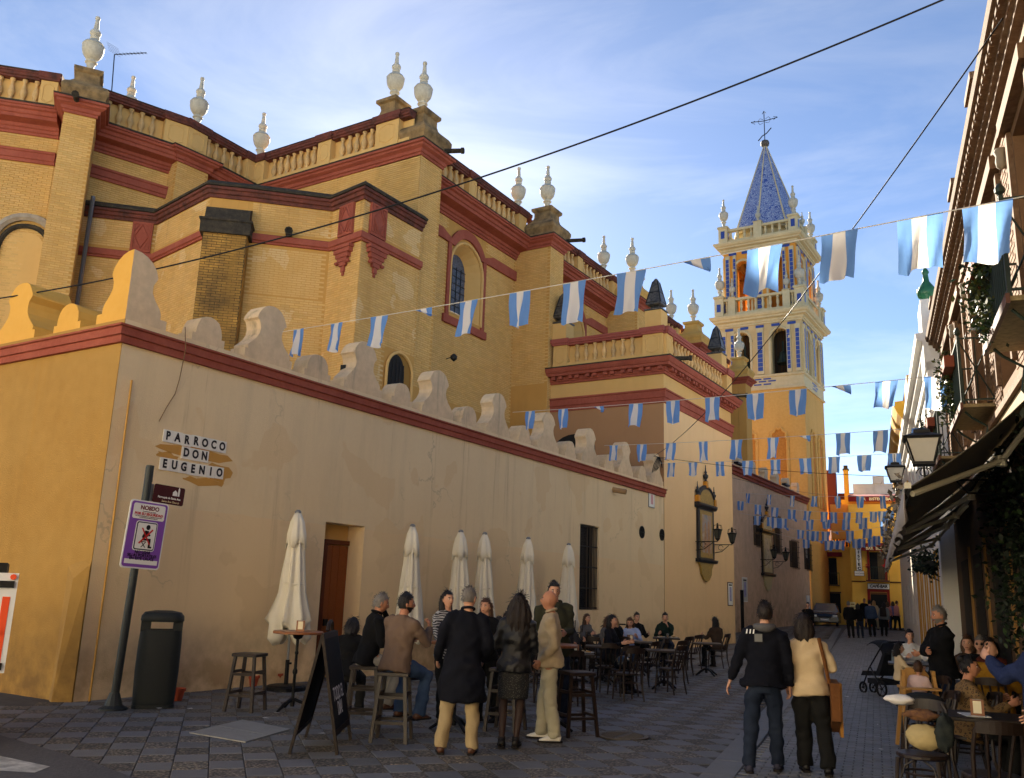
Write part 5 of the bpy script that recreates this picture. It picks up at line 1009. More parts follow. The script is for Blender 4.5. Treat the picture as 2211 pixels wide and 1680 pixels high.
# ------------------------------------------------------------------ shared materials for street things
M_DW=mat('dark_bistro_wood',lin((38,25,18)),.45,noise=[(6,.4,lin((26,17,12))),(40,.2,lin((56,38,26)))],bump=.1,spec=.5)
M_TW=mat('table_wood',lin((150,92,52)),.4,noise=[(5,.4,lin((120,70,38))),(30,.3,lin((168,108,64)))],bump=.1,spec=.5)
M_BI=mat('cast_iron_black',lin((22,22,24)),.5,metal=.3,bump=.1)
M_PL=mat('bin_plastic',lin((30,35,35)),.55,noise=[(3,.3,lin((30,34,34)))],bump=.12,bscale=120)
M_CN=mat('umbrella_canvas',lin((238,230,208)),.9,noise=[(3,.2,lin((206,192,160)))],bump=.2,bscale=60)
M_NAP=mat('napkin_paper',lin((244,232,196)),.8)
M_TER=mat('terracotta',lin((168,76,48)),.85,noise=[(8,.3,lin((140,60,36)))])
M_PUR=mat('sign_purple',lin((132,78,172)),.45,spec=.4); M_RED=mat('sign_red',lin((196,44,40)),.5); M_NVY=mat('sign_navy',lin((30,24,64)),.5); M_BRN=mat('sign_brown',lin((70,22,24)),.5); M_ZN=mat('galvanised',lin((150,152,152)),.45,metal=.7)
XU=np.array([1,0,0.]); YU=np.array([0,1,0.]); ZU=np.array([0,0,1.])
# ------------------------------------------------------------------ street name of ceramic letter tiles
t=thing('street_name_tiles','white letter tiles spelling PARROCO DON EUGENIO on the beige wall','sign',(XA,9.8,3.6))
M_TI=mat('glazed_tile_white',lin((236,232,220)),.3,noise=[(10,.15,lin((214,208,194)))],objvar=.05,spec=.5); M_TL=mat('glazed_letter',lin((20,18,20)),.3,spec=.5)
for word,y0,zc_ in (('PARROCO',9.145,4.045),('DON',9.535,3.825),('EUGENIO',9.145,3.585)):
    for k,cc in enumerate(word):
        wd=.186; yc=y0+wd*(k+.5); dz=random.uniform(-.006,.006)
        q=MB(); q.box((XA+.012,yc,zc_+dz),(.02,wd-.006,.20)); tl=q.build('tile',M_TI,t)
        put_text('letter',cc,.19,(XA+.022,yc,zc_+dz),YU,ZU,M_TL,tl,bold=.009,sx=.82,lift=.002)
M_PT=mat('ochre_repaint',lin((202,150,76)),.9,noise=[(4,.3,lin((184,134,62)))],bump=.2)
q=MB(); 
for (a,b,c,d) in ((9.0,10.6,3.75,3.96),(9.05,9.5,3.66,3.78),(10.1,10.65,3.45,3.75),(9.6,10.5,3.33,3.47)):
    n_=14; pts=[(a+(b-a)*(.5+.5*math.cos(u))+random.uniform(-.05,.05),c+(d-c)*(.5+.5*math.sin(u))+random.uniform(-.03,.03)) for u in np.linspace(0,2*math.pi,n_+1)[:-1]]
    q.add([(XA+.004,*p) for p in pts],[tuple(range(n_))])
fixn(q.build('repainted_patch',M_PT,t))
# ------------------------------------------------------------------ sign post
t=thing('sign_post','leaning dark post with purple warning sign and brown church sign at the wall corner','sign post',(-11.33,8.14,0))
q=MB(); q.tube([(-11.33,8.14,0),(-11.33,8.2,1.74),(-11.33,8.25,3.38)],.055,12); q.lathe([(.058,0),(.058,.22)],(-11.33,8.245,3.14),12); q.build('post',mat('post_grey_green',lin((54,58,58)),.5,metal=.3),t,smooth='auto')
q=MB(); q.lathe([(.19,0),(.19,.02),(.12,.06),(.065,.22)],(-11.33,8.14,0),12); q.build('post_foot',mat('post_grey_green',lin((54,58,58)),.5),t)
sg=bpy.data.objects.new('warning_plate',None); COL.objects.link(sg); sg.parent=t; ORG[sg.name]=ORG[t.name]
_a=math.radians(-3.0); SY=np.array([0,math.cos(_a),math.sin(_a)*.6]); SZ=np.array([0,.055,1.]); SZ/=np.linalg.norm(SZ); SX=-11.25; SC=np.array([SX,8.24,2.375])
def rrect(w_,h,r,n_=5):
    out=[]
    for cx,cy,a0 in ((w_/2-r,h/2-r,0),(-w_/2+r,h/2-r,90),(-w_/2+r,-h/2+r,180),(w_/2-r,-h/2+r,270)):
        for k in range(n_+1): a=R_(a0+90*k/n_); out.append((cx+r*math.cos(a),cy+r*math.sin(a)))
    return out
def plate(name,w_,h,r,off,mt,cu=0,cv=0,th=.004): q=MB(); q.prism(rrect(w_,h,r),SC+SY*cu+SZ*cv+XU*off,SY,SZ,XU*th); return fixn(q.build(name,mt,sg))
plate('plate_rim',.64,.96,.05,0,M_SW,th=.012); plate('plate_face',.60,.92,.04,.0122,M_PUR); plate('header_panel',.53,.22,.03,.0165,M_SW,0,.325); plate('pictogram_rim',.36,.42,.04,.0165,M_SW,0,-.02); plate('pictogram_edge',.335,.395,.03,.021,M_NVY,0,-.02); plate('pictogram_face',.305,.365,.02,.0255,M_SW,0,-.02); plate('blank_strip',.54,.065,.004,.0165,M_SW,0,-.385)
def stext(body,size,u,v_,mt,**k): put_text('lettering',body,size,SC+SY*u+SZ*v_+XU*.0205,SY,SZ,mt,sg,lift=.002,**k)
stext('NO8DO',.085,0,.375,mat('sign_maroon2',lin((120,30,34)),.5),bold=.002); stext('Ayuntamiento de Sevilla',.022,0,.325,M_BK); stext('POR SU SEGURIDAD',.052,0,.288,M_RED,bold=.0015); stext('ART. DE LA ORDENANZA DE CONVIVENCIA CIUDADANA',.017,0,.255,M_BK); stext('Y OCUPACION DE ESPACIOS PUBLICOS',.017,0,.235,M_BK)
stext('NO USAR',.06,0,-.25,M_BK,bold=.001); stext('SILLAS PORTÁTILES',.056,0,-.297,M_BK,bold=.001); stext('EN ESTE CRUCE',.056,0,-.342,M_BK,bold=.001)
q=MB(); f=lambda u,v_:SC+SY*u+SZ*(v_-.02)+XU*.03
def disc(mb,u,v_,r): mb.prism([(r*math.cos(a),r*1.1*math.sin(a)) for a in np.linspace(0,2*math.pi,15)[:-1]],f(u,v_),SY,SZ,XU*.002)
disc(q,.02,.125,.034)
for poly in ([(-.02,.08),(.04,.075),(.045,0),(-.045,-.035),(-.06,-.01)],[(-.05,-.035),(.09,-.03),(.09,-.06),(-.05,-.065)],[(.06,-.05),(.092,-.05),(.092,-.15),(.06,-.15)],[(.06,-.14),(.12,-.14),(.12,-.165),(.06,-.165)],[(.02,.06),(.075,.02),(.065,.0),(.01,.03)],[(-.06,-.075),(.02,-.075),(.02,-.085),(-.06,-.085)],[(-.06,-.16),(-.045,-.16),(.02,-.085),(.005,-.085)],[(.02,-.16),(.005,-.16),(-.06,-.085),(-.045,-.085)]): q.prism(poly,f(0,0),SY,SZ,XU*.002)
fixn(q.build('seated_figure',M_BK,sg))
q=MB()
for poly in ([(-.11,-.1),(-.09,-.115),(.11,.09),(.09,.105)],[(-.09,.11),(-.068,.115),(.09,-.115),(.07,-.12)]): q.prism(poly,SC-SZ*.02+XU*.034,SY,SZ,XU*.002)
fixn(q.build('red_cross',M_RED,sg))
bs=bpy.data.objects.new('church_plate',None); COL.objects.link(bs); bs.parent=t; ORG[bs.name]=ORG[t.name]
BC=np.array([-11.30,8.60,2.985]); q=MB(); q.prism(rrect(.54,.27,.03),BC,SY,SZ,XU*.012); fixn(q.build('plate_face',M_BRN,bs))
put_text('lettering','Parroquia de Santa Ana',.042,BC+SZ*-.045+SY*.01+XU*.013,SY,SZ,M_SW,bs,lift=.002,bold=.001); put_text('lettering','Santa Ana Church',.042,BC+SZ*-.1+SY*.04+XU*.013,SY,SZ,M_CRM,bs,lift=.002)
q=MB(); 
for poly in ([(.06,0),(.06,.05),(.1,.085),(.14,.05),(.14,0)],[(.15,0),(.15,.1),(.165,.14),(.18,.1),(.18,0)]): q.prism(poly,BC+XU*.0125,SY,SZ,XU*.002)
fixn(q.build('church_symbol',M_SW,bs))
q=MB(); q.box((-11.33,8.31,2.98),(.03,.06,.28)); q.build('clamp',M_ZN,t)
# thin conduit at the wall corner
q=MB(); q.tube([(XA+.07,8.42,0),(XA+.07,8.42,2.05),(XA+.06,8.42,4.8)],.018,6); tag(q.build('conduit',mat('conduit_ochre',lin((200,150,72)),.7)),'thin ochre conduit running up the wall behind the sign post','pipe')
# loose cord hanging from the ledge
q=MB(); q.tube([(XA+.1,9.25,5.9),(XA+.17,9.26,5.5),(XA+.05,9.3,5.0),(XA+.05,9.25,4.75),(XA+.05,9.12,4.5),(XA+.04,9.02,4.25)],.008,5); tag(q.build('loose_cord',mat('cord_brown',lin((130,100,70)),.8)),'thin cord hanging down the beige wall above the letter tiles','cord')
# ------------------------------------------------------------------ litter bin
t=thing('litter_bin','tall dark plastic litter bin standing against the wall beside the sign post','bin',(-11.2,8.68,0),rz=R_(52))
sec=[(.262,0),(.272,.03),(.28,.1),(.295,.5),(.29,.9),(.28,1.06)]
def oval(r,z,n_=24,e=4.0,d=.80): return [(r*math.copysign(abs(math.cos(a))**(2/e),math.cos(a)),r*d*math.copysign(abs(math.sin(a))**(2/e),math.sin(a)),z) for a in np.linspace(0,2*math.pi,n_+1)[:-1]]
def loft(rings,cap=True):
    q=MB(); n_=len(rings[0]); v=[p for r in rings for p in r]; f=[(i*n_+j,i*n_+(j+1)%n_,(i+1)*n_+(j+1)%n_,(i+1)*n_+j) for i in range(len(rings)-1) for j in range(n_)]
    if cap: f+=[tuple(range(n_))[::-1],tuple((len(rings)-1)*n_+j for j in range(n_))]
    return q.add(v,f)
loft([oval(r,z) for r,z in sec]).build('body',M_PL,t,smooth='auto',world=False)
loft([oval(.285,1.17,e=4),oval(.295,1.19,e=4),oval(.29,1.25,e=4),oval(.25,1.30,e=4),oval(.12,1.325,e=4)]).build('hood',M_PL,t,smooth='auto',world=False)
for a in (35,145,215,325): c=(.262*math.cos(R_(a)),.22*math.sin(R_(a)),1.11); q=MB(); q.box(c,(.13,.11,.14)); q.build('hood_post',M_PL,t,world=False)
loft([oval(.22,1.03),oval(.22,1.05)]).build('liner',mat('vent_black',(.01,.01,.01),.8),t,world=False)
loft([oval(.285,0),oval(.285,.045)]).build('skirt',M_PL,t,world=False)
# ------------------------------------------------------------------ closed parasols
def parasol(x,y,zt,lab,r0=.36,zb=1.12,lean=0,txt=False):
    t=thing('closed_parasol',lab,'parasol',(x,y,0),group='closed parasols along the wall'); ph=random.uniform(0,6); t.rotation_euler=(random.uniform(-.02,.02),random.uniform(-.02,.02),random.uniform(0,6)); zb+=random.uniform(-.08,.1); r0*=random.uniform(.93,1.08)
    q=MB(); n_=48; rings=[]; Z=[zt-.06,zt-.25,zt-.5,zt-.8,zt-1.1,zt-1.4,zb+.35,zb+.12,zb]; Rr=[.05,.085,.115,.14,.165,.19,r0*.88,r0*.95,r0*.72]
    v=[]
    for i,(z,r) in enumerate(zip(Z,Rr)):
        for j in range(n_):
            a=2*math.pi*j/n_; k=(.20+.20*i/len(Z)); rr=r*(1+k*math.sin(8*a+ph+.5*math.sin(i*.8+ph))*abs(math.sin(8*a+ph))**.3+.10*math.sin(3*a+ph+.4*i)+.07*math.sin(17*a+i*.6)+random.uniform(-.035,.035)); zz=z+(.16*math.sin(4*a+ph) if i>=len(Z)-2 else 0)
            v.append((rr*math.cos(a)+lean*(zt-z)*.0,rr*math.sin(a),zz))
    f=[(i*n_+j,(i+1)*n_+j,(i+1)*n_+(j+1)%n_,i*n_+(j+1)%n_) for i in range(len(Z)-1) for j in range(n_)]
    q.add(v,f); o=q.build('canopy',M_CN,t,smooth=True,world=False); md=o.modifiers.new('thickness','SOLIDIFY'); md.thickness=.006
    q=MB(); v=[]; Zf=[zt-.02,zt-.18,zt-.40,zt-.56]; Rf=[.05,.115,.155,.165]
    for i,(z,r) in enumerate(zip(Zf,Rf)):
        for j in range(n_):
            a=2*math.pi*j/n_; rr=r*(1+.10*math.sin(4*a+ph)+.05*math.sin(9*a)); zz=z-(.09*max(0,math.sin(4*a+ph)) if i==3 else 0); v.append((rr*math.cos(a),rr*math.sin(a),zz))
    q.add(v,[(i*n_+j,(i+1)*n_+j,(i+1)*n_+(j+1)%n_,i*n_+(j+1)%n_) for i in range(3) for j in range(n_)]); o=q.build('top_flap',M_CN,t,smooth=True,world=False); md=o.modifiers.new('thickness','SOLIDIFY'); md.thickness=.005
    q=MB(); q.tube([(.185*math.cos(a),.185*math.sin(a),zt-1.25+.02*math.sin(2*a)) for a in np.linspace(0,2*math.pi,19)[:-1]],.012,5,closed=True); q.build('tie_strap',M_CN,t,world=False)
    q=MB(); q.lathe([(.055,0),(.06,.03),(.03,.06)],(0,0,zt-.03),12); q.build('cap',M_ZN,t,world=False)
    q=MB(); q.tube([(0,0,.05),(0,0,zt-.1)],.022,8); q.build('pole',M_ZN,t,world=False)
    q=MB(); q.lathe([(.036,.05),(.036,.5)],n=10); q.tube([(.0,0,.44),(.07,0,.44)],.02,6); q.build('socket',M_BI,t,world=False)
    q=MB(); q.lathe([(.34,0),(.34,.06),(.30,.09),(.06,.10)],n=20); q.build('base',M_BI,t,world=False)
    return t
UM=[(650,1105,'nearest closed cream parasol beside the round high table'),(893,1135,'closed cream parasol behind the smiling woman with black hair'),(998,1147,'closed cream parasol behind the man in the navy coat'),(1050,1152,'closed cream parasol just right of the navy coat'),(1137,1162,'closed cream parasol behind the bald man'),(1231,1175,'farthest closed cream parasol beside the barred window')]
for i,(px,py,lab) in enumerate(UM):
    p=onX(px,py,-11.55); pt=parasol(p[0],p[1],p[2],lab,.31 if i==0 else .25,zb=.85 if i==0 else .8)
    if i==5: put_text('print','cam',.14,(p[0]+.38,p[1]+.12,1.12),np.array([.2,.97,.1]),ZU,M_RED,None) if False else None
# ------------------------------------------------------------------ furniture kits (built once, then copied)
def stool_kit(name,h=.78):
    t=thing(name,'x','stool'); s=.165
    q=MB(); q.sq([(.175,h-.045),(.185,h-.04),(.185,h-.006),(.175,h)]); q.build('seat',M_DW,t,world=False)
    for a,b in ((-1,-1),(1,-1),(1,1),(-1,1)): q=MB(); q.obox((a*.205-.02,b*.205-.02,0),(.04,0,0),(0,.04,0),(-a*.06,-b*.06,h-.047)); q.build('leg',M_DW,t,world=False)
    for z,k in ((.22,.188),(.50,.166)):
        for (x,y,dx,dy) in ((0,-k,2*k,.03),(0,k,2*k,.03),(-k,0,.03,2*k),(k,0,.03,2*k)): q=MB(); q.box((x,y,z+(.03 if dx<dy else 0)),(dx,dy,.035)); q.build('stretcher',M_DW,t,world=False)
    return t
def chair_kit(name):
    t=thing(name,'x','chair')
    q=MB(); q.lathe([(.20,.425),(.215,.435),(.215,.455),(.205,.465)],n=18,sy=.96); q.build('seat',M_DW,t,world=False)
    for sx in (-1,1):
        q=MB(); q.tube([(sx*.165,.165,.43),(sx*.18,.19,.2),(sx*.19,.20,0)],[.02,.018,.014],7); q.build('leg',M_DW,t,world=False)
        q=MB(); q.tube([(sx*.19,-.24,0),(sx*.18,-.19,.25),(sx*.175,-.185,.45),(sx*.18,-.22,.65),(sx*.165,-.27,.82),(sx*.13,-.285,.875)],[.015,.018,.019,.018,.017,.016],7); q.build('leg',M_DW,t,world=False)
    q=MB(); q.tube([(.165*math.cos(a),.165*math.sin(a),.30) for a in np.linspace(0,2*math.pi,17)[:-1]],.011,6,closed=True); q.build('ring_stretcher',M_DW,t,world=False)
    q=MB(); v=[]
    for i in range(9):
        u=-.17+.34*i/8; y=-.285-.05*(1-(u/.17)**2); v+=[(u,y,.80),(u,y-.012,.90-.02*(u/.17)**2),(u,y-.028,.90-.02*(u/.17)**2),(u,y-.018,.80)]
    q.add(v,[(i*4+j,i*4+(j+1)%4,(i+1)*4+(j+1)%4,(i+1)*4+j) for i in range(8) for j in range(4)]+[(0,1,2,3),(35,34,33,32)]); fixn(q.build('top_rail',M_DW,t,world=False))
    for u in (-.085,0,.085): q=MB(); q.tube([(u*.8,-.195,.46),(u,-.255,.64),(u*1.15,-.315,.81)],.013,5); q.build('slat',M_DW,t,world=False)
    for sx in (-1,1): q=MB(); q.tube([(sx*.17,.17,.2),(sx*.12,.12,.36),(sx*.03,.1,.42)],.009,5); q.build('brace',M_DW,t,world=False)
    return t
def table_kit(name,h=.75,w_=.35,rnd=False,top=None,high=False):
    t=thing(name,'x','table')
    q=MB()
    if rnd: q.lathe([(w_-.01,h-.04),(w_,h-.03),(w_,h-.01),(w_-.01,h)],n=28)
    else: q.sq([(w_-.006,h-.035),(w_,h-.03),(w_,h-.006),(w_-.006,h)])
    q.build('table_top',top or M_DW,t,world=False)
    q=MB(); q.lathe([(.03,.06),(.035,.12),(.022,.18),(.022,h*.45),(.035,h*.47),(.035,h*.5),(.022,h*.53),(.02,h*.7),(.03,h*.72),(.02,h*.75),(.022,h-.12),(.06,h-.1),(.09,h-.04)],n=10); q.build('column',M_BI,t,world=False,smooth='auto')
    for k in range(4 if not high else 3): a=2*math.pi*k/(4 if not high else 3)+.6; q=MB(); q.tube([(.02*math.cos(a),.02*math.sin(a),.16),(.16*math.cos(a),.16*math.sin(a),.11),(.28*math.cos(a),.28*math.sin(a),.03),(.31*math.cos(a),.31*math.sin(a),.015)],[.028,.024,.02,.016],6); q.build('foot',M_BI,t,world=False)
    return t
def napkin_kit():
    t=thing('napkin_holder','x','napkin holder')
    q=MB(); q.box((0,0,.01),(.12,.09,.02)); q.box((0,-.036,.08),(.115,.012,.14)); q.box((0,.036,.08),(.115,.012,.14)); q.build('holder',M_TW,t,world=False)
    q=MB(); q.box((0,0,.085),(.075,.052,.13)); q.build('napkins',M_NAP,t,world=False); q=MB(); q.box((0,-.0435,.085),(.07,.003,.11)); q.box((0,.0435,.085),(.07,.003,.11)); q.build('window_paper',M_NAP,t,world=False); return t
def glass_kit():
    t=thing('drinking_glass','x','glass'); q=MB(); q.lathe([(.03,0),(.036,.11),(.034,.11),(.028,.008)],n=12); q.build('glass',mat('clear_glass',(.9,.92,.92),.05,trans=.9),t,world=False,smooth='auto'); q=MB(); q.lathe([(.027,.009),(.031,.07)],n=12); q.build('drink',mat('amber_drink',lin((190,130,50)),.2,trans=.3),t,world=False); return t
def plate_kit():
    t=thing('plate','x','plate'); q=MB(); q.lathe([(.06,0),(.11,.015),(.115,.02),(.108,.021),(.06,.008)],n=20); q.build('dish',mat('porcelain',lin((236,234,228)),.3),t,world=False,smooth='auto'); q=MB(); q.lathe([(.05,.01),(.05,.025),(.02,.04)],n=9); q.build('food',mat('food_brown',lin((170,120,60)),.8,noise=[(40,.6,lin((200,170,90)))]),t,world=False); return t
def bottle_kit():
    t=thing('bottle','x','bottle'); q=MB(); q.lathe([(.03,0),(.032,.02),(.032,.13),(.014,.18),(.013,.235),(.015,.24)],n=12); q.build('glass_body',mat('brown_glass',lin((56,24,12)),.1,spec=.6),t,world=False,smooth='auto'); q=MB(); q.lathe([(.0328,.04),(.0328,.11)],n=12); q.build('label_band',M_RED,t,world=False); return t
USED={}
def put(kit,loc,rz,label,group):
    if kit not in USED: USED[kit]=True; kit.location=tuple(loc); kit.rotation_euler=(0,0,rz); kit['label']=label; kit['group']=group; return kit
    return copy_tree(kit,None,loc,rz,label,group)
K_ST=stool_kit('bar_stool'); K_CH=chair_kit('bistro_chair'); K_TB=table_kit('bistro_table'); K_HT=table_kit('high_table',1.10,.36,True,M_TW,True); K_NP=napkin_kit(); K_GL=glass_kit(); K_PT=plate_kit(); K_BT=bottle_kit()
GS,GC,GT,GH='dark wood bar stools','bentwood chairs on the terrace','square bistro tables on the terrace','round high tables'
put(K_ST,(-10.05,9.33,0),.35,'empty dark stool between the litter bin and the first high table',GS)
put(K_ST,(-7.75,9.15,0),.6,'dark stool under the grey haired man in the black jacket',GS); put(K_ST,(-6.95,8.75,0),.5,'brown stool under the man in the taupe sweater',GS)
put(K_ST,(-6.4,10.4,0),.2,'dark stool behind the navy coat',GS); put(K_ST,(-5.55,10.75,0),.9,'dark stool just behind the bald man',GS); put(K_ST,(-7.0,11.3,0),.4,'dark stool under the man in the olive jacket',GS)
put(K_HT,(-9.6,9.79,0),0,'round high table in front of the nearest parasol',GH); put(K_HT,(-6.9,9.95,0),1,'round high table in the middle of the standing group',GH); put(K_HT,(-5.95,10.75,0),2,'round high table between the leather jacket and the bald man',GH)
put(K_NP,(-9.5,9.72,1.10),.75,'wooden napkin holder on the first high table','napkin holders'); put(K_NP,(-6.72,9.8,1.10),.6,'wooden napkin holder on the middle high table','napkin holders'); put(K_NP,(-5.9,10.65,1.10),.4,'wooden napkin holder beside the bald man','napkin holders')
put(K_BT,(-6.82,9.72,1.10),0,'brown beer bottle on the middle high table','bottles'); put(K_PT,(-6.9,9.95,1.10),0,'white plate on the middle high table','plates'); put(K_GL,(-6.95,9.72,1.10),0,'glass on the middle high table','glasses')
# low tables and chairs of the terrace
TB=[(-7.6,14.6,.5,'square table in front of the young man in the charcoal sweatshirt'),(-8.35,17.3,.45,'bare topped square table in the middle of the terrace'),(-9.6,17.9,.5,'square table near the wall below the barred window'),(-8.75,20.0,.4,'square table of the woman in the pale blue shirt'),(-9.2,22.9,.4,'square table of the man in the dark green hoodie')]
for x,y,a,l in TB: put(K_TB,(x,y,0),a,l,GT)
for i,(x,y,l) in enumerate(((-7.5,14.45,'wooden napkin holder in front of the young man'),(-8.2,17.15,'wooden napkin holder on the bare table'),(-9.75,17.8,'wooden napkin holder on the table near the wall'),(-8.8,19.7,'wooden napkin holder in front of the woman in pale blue'))): put(K_NP,(x,y,.75),.3+.2*i,l,'napkin holders')
for i,(x,y,l) in enumerate(((-7.75,14.75,'white plate left of the young man'),(-7.4,14.75,'white plate right of the young man'),(-8.95,20.15,'white plate of the woman in pale blue'),(-9.3,22.8,'white plate of the man in the green hoodie'),(-9.05,23.05,'second white plate on the far table'))): put(K_PT,(x,y,.75),0,l,'plates')
for i,(x,y,l) in enumerate(((-7.8,14.5,'glass at the left of the young man'),(-9.45,18.0,'glass on the table near the wall'),(-9.1,22.75,'glass on the far table'))): put(K_GL,(x,y,.75),0,l,'glasses')
CHS=[(-6.95,13.2,.7,'bentwood chair right behind the bald man'),(-7.1,15.55,1.0,'bentwood chair holding a dark helmet'),(-7.55,17.6,1.4,'empty bentwood chair at the bare table'),(-8.05,20.9,1.3,'bentwood chair beside the woman in pale blue'),(-8.2,24.05,1.5,'bentwood chair of the woman with dark hair seen from behind'),(-8.25,15.4,-2.4,'bentwood chair under the young man'),(-9.0,16.6,-.6,'bentwood chair behind the young man'),(-9.35,21.0,-1.9,'bentwood chair under the woman in pale blue'),(-9.6,23.9,-2.2,'bentwood chair under the man in the green hoodie'),(-9.3,19.2,-.9,'bentwood chair under the woman in the grey jacket')]
for x,y,a,l in CHS: put(K_CH,(x,y,0),a,l,GC)
for x,y,a,l in ((-6.7,14.9,.9,'bentwood chair at the right side of the young man table'),(-7.9,13.9,-.4,'bentwood chair left of the young man table'),(-8.9,18.1,.2,'bentwood chair between the bare table and the blonde woman'),(-7.35,18.7,1.2,'bentwood chair behind the bare table on the street side'),(-8.0,19.2,1.6,'bentwood chair facing the woman in pale blue'),(-8.3,22.2,1.3,'bentwood chair on the street side before the green hoodie'),(-9.9,20.4,-1.2,'bentwood chair against the wall behind the pale blue shirt'),(-10.0,17.0,-.9,'bentwood chair near the wall under the barred window'),(-8.55,18.35,2.9,'chair under the blonde woman'),(-7.75,13.6,1.0,'chair under the grey haired man at the back'),(-7.6,16.0,.6,'chair under the woman with short black hair'),(-6.6,16.6,1.3,'bentwood chair standing alone on the street side of the terrace')): put(K_CH,(x,y,0),a,l,GC)
for x,y,a,l in ((-7.0,17.3,.5,'square table on the street side of the bare table'),(-9.4,15.6,.5,'square table behind the young man'),(-7.55,21.3,.4,'square table on the street side before the pale blue shirt'),(-10.1,21.6,.4,'square table against the wall near the parked stroller')): put(K_TB,(x,y,0),a,l,GT)
for k in range(4):   # chairs turned over on tables by the wall
    c=copy_tree(K_CH,None,(-10.9+.06*k,18.6+.62*k,1.15),.7+.4*k,['upturned chair by the wall, nearest of the row','upturned chair by the wall, second of the row','upturned chair by the wall, third of the row','upturned chair by the wall, last of the row'][k],'upturned chairs'); c.rotation_euler=(math.pi,0,.5*k)
for k in range(2): put(K_TB,(-10.9,18.95+1.25*k,0),.05,['table carrying upturned chairs, nearer one','table carrying upturned chairs, farther one'][k],GT)
q=loft([oval(.12,0,14,2,1.1),oval(.145,.06,14,2,1.1),oval(.14,.14,14,2,1.1),oval(.09,.21,14,2,1.1),oval(.02,.235,14,2,1.1)]); hm=q.build('helmet',mat('helmet_black',lin((24,26,30)),.25,spec=.6),None,smooth=True,world=False); hm.location=(-7.1,15.55,.468); tag(hm,'dark glossy helmet lying on a bentwood chair','helmet')
# right-hand terrace
def atd(px,py,d): r=ray(px,py); c=RM.T@r; return CAM+r*(d/c[2])
def rq(px,py,d,z=0): p=atd(px,py,d); return (p[0],p[1],z)
LC=rq(1990,1619,7.95); LT=rq(2125,1539,8.5); 
put(K_TB,LT,va,'square table with napkin holder before the woman in leopard print',GT); put(K_TB,rq(1962,1420,16.2),va,'square table of the woman in the white shirt',GT); put(K_TB,rq(2110,1420,12.3),va,'square table behind the woman in leopard print',GT)
put(K_NP,rq(2110,1530,8.4,.75),va+1.5,'wooden napkin holder on the leopard print table','napkin holders')
for p,a,l in ((LC,va+1.3,'armless bentwood chair loaded with bags and coats at the right'),(rq(2135,1600,7.1),va-1.4,'slatted chair in the near right corner'),(rq(2078,1450,9.4),va+.2,'chair under the woman in leopard print'),(rq(1990,1480,11.2),va+.6,'dark chair between the child seat and the loaded chair'),(rq(2140,1420,11.6),va-1.8,'chair under the man in the mustard jacket'),(rq(1968,1390,17.2),va+3.1,'chair under the woman in the white shirt'),(rq(1992,1500,9.3),va+.3,'dark chair with a black cushion near the child seat')): put(K_CH,p,a,l,GC)
# bag and coats on the chair
def blob(name,label,cat,loc,size,mt,seed=0,amp=.18,n=(18,10)):
    r_=np.random.default_rng(seed); q=MB(); v=[]
    A,B=n; ph=r_.uniform(0,6,6)
    for i in range(B+1):
        th=math.pi*i/B
        for j in range(A):
            a=2*math.pi*j/A; k=1+amp*(math.sin(3*a+ph[0]+2*th)*.5+math.sin(5*a+ph[1]-3*th)*.35+math.sin(7*th+ph[2]+a)*.3); v.append((size[0]*k*math.sin(th)*math.cos(a),size[1]*k*math.sin(th)*math.sin(a),size[2]*(k*.6+.4)*math.cos(th)))
    q.add(v,[(i*A+j,(i+1)*A+j,(i+1)*A+(j+1)%A,i*A+(j+1)%A) for i in range(B) for j in range(A)]); o=q.build(name,mt,None,smooth=True,world=False); o.location=tuple(loc)
    return tag(o,label,cat)
blob('shoulder_bag','beige canvas bag on the chair seat at the right','bag',(LC[0]+.03,LC[1]+.0,.60),(.16,.10,.11),mat('canvas_beige',lin((190,170,120)),.85,noise=[(8,.3,lin((160,140,96)))],bump=.3),1,.10)
blob('folded_coat','white folded coat over the chair back at the right','coat',(LC[0]-.16,LC[1]+.05,.90),(.13,.09,.045),mat('white_cotton',lin((232,226,218)),.85,noise=[(6,.2,lin((206,198,186)))],bump=.3),2,.22)
blob('fur_scarf','brown and purple scarf on the loaded chair','scarf',(LC[0]+.02,LC[1]-.03,.79),(.14,.09,.05),mat('scarf_brown',lin((130,92,56)),.9,noise=[(30,.7,lin((70,44,50)))],bump=.6),3,.25)
blob('folded_coat','dark coat hanging over the loaded chair','coat',(LC[0]+.2,LC[1]-.02,.66),(.08,.11,.16),mat('coat_dark_green',lin((34,40,40)),.9,noise=[(12,.5,lin((70,74,66)))],bump=.4),4,.2)
blob('cushion','black cushion on the chair by the child seat','cushion',rq(1990,1475,9.3,.80),(.20,.09,.07),mat('black_cloth',lin((26,28,32)),.8,bump=.2),5,.06)
# menu card and cloth on the table
q=MB(); q.box((0,0,.004),(.3,.21,.006)); o=q.build('menu_card',M_SW,None,world=False); o.location=(LT[0]-.08,LT[1]-.12,.752); o.rotation_euler=(0,0,va+.2); tag(o,'white menu card lying on the leopard print table','menu')
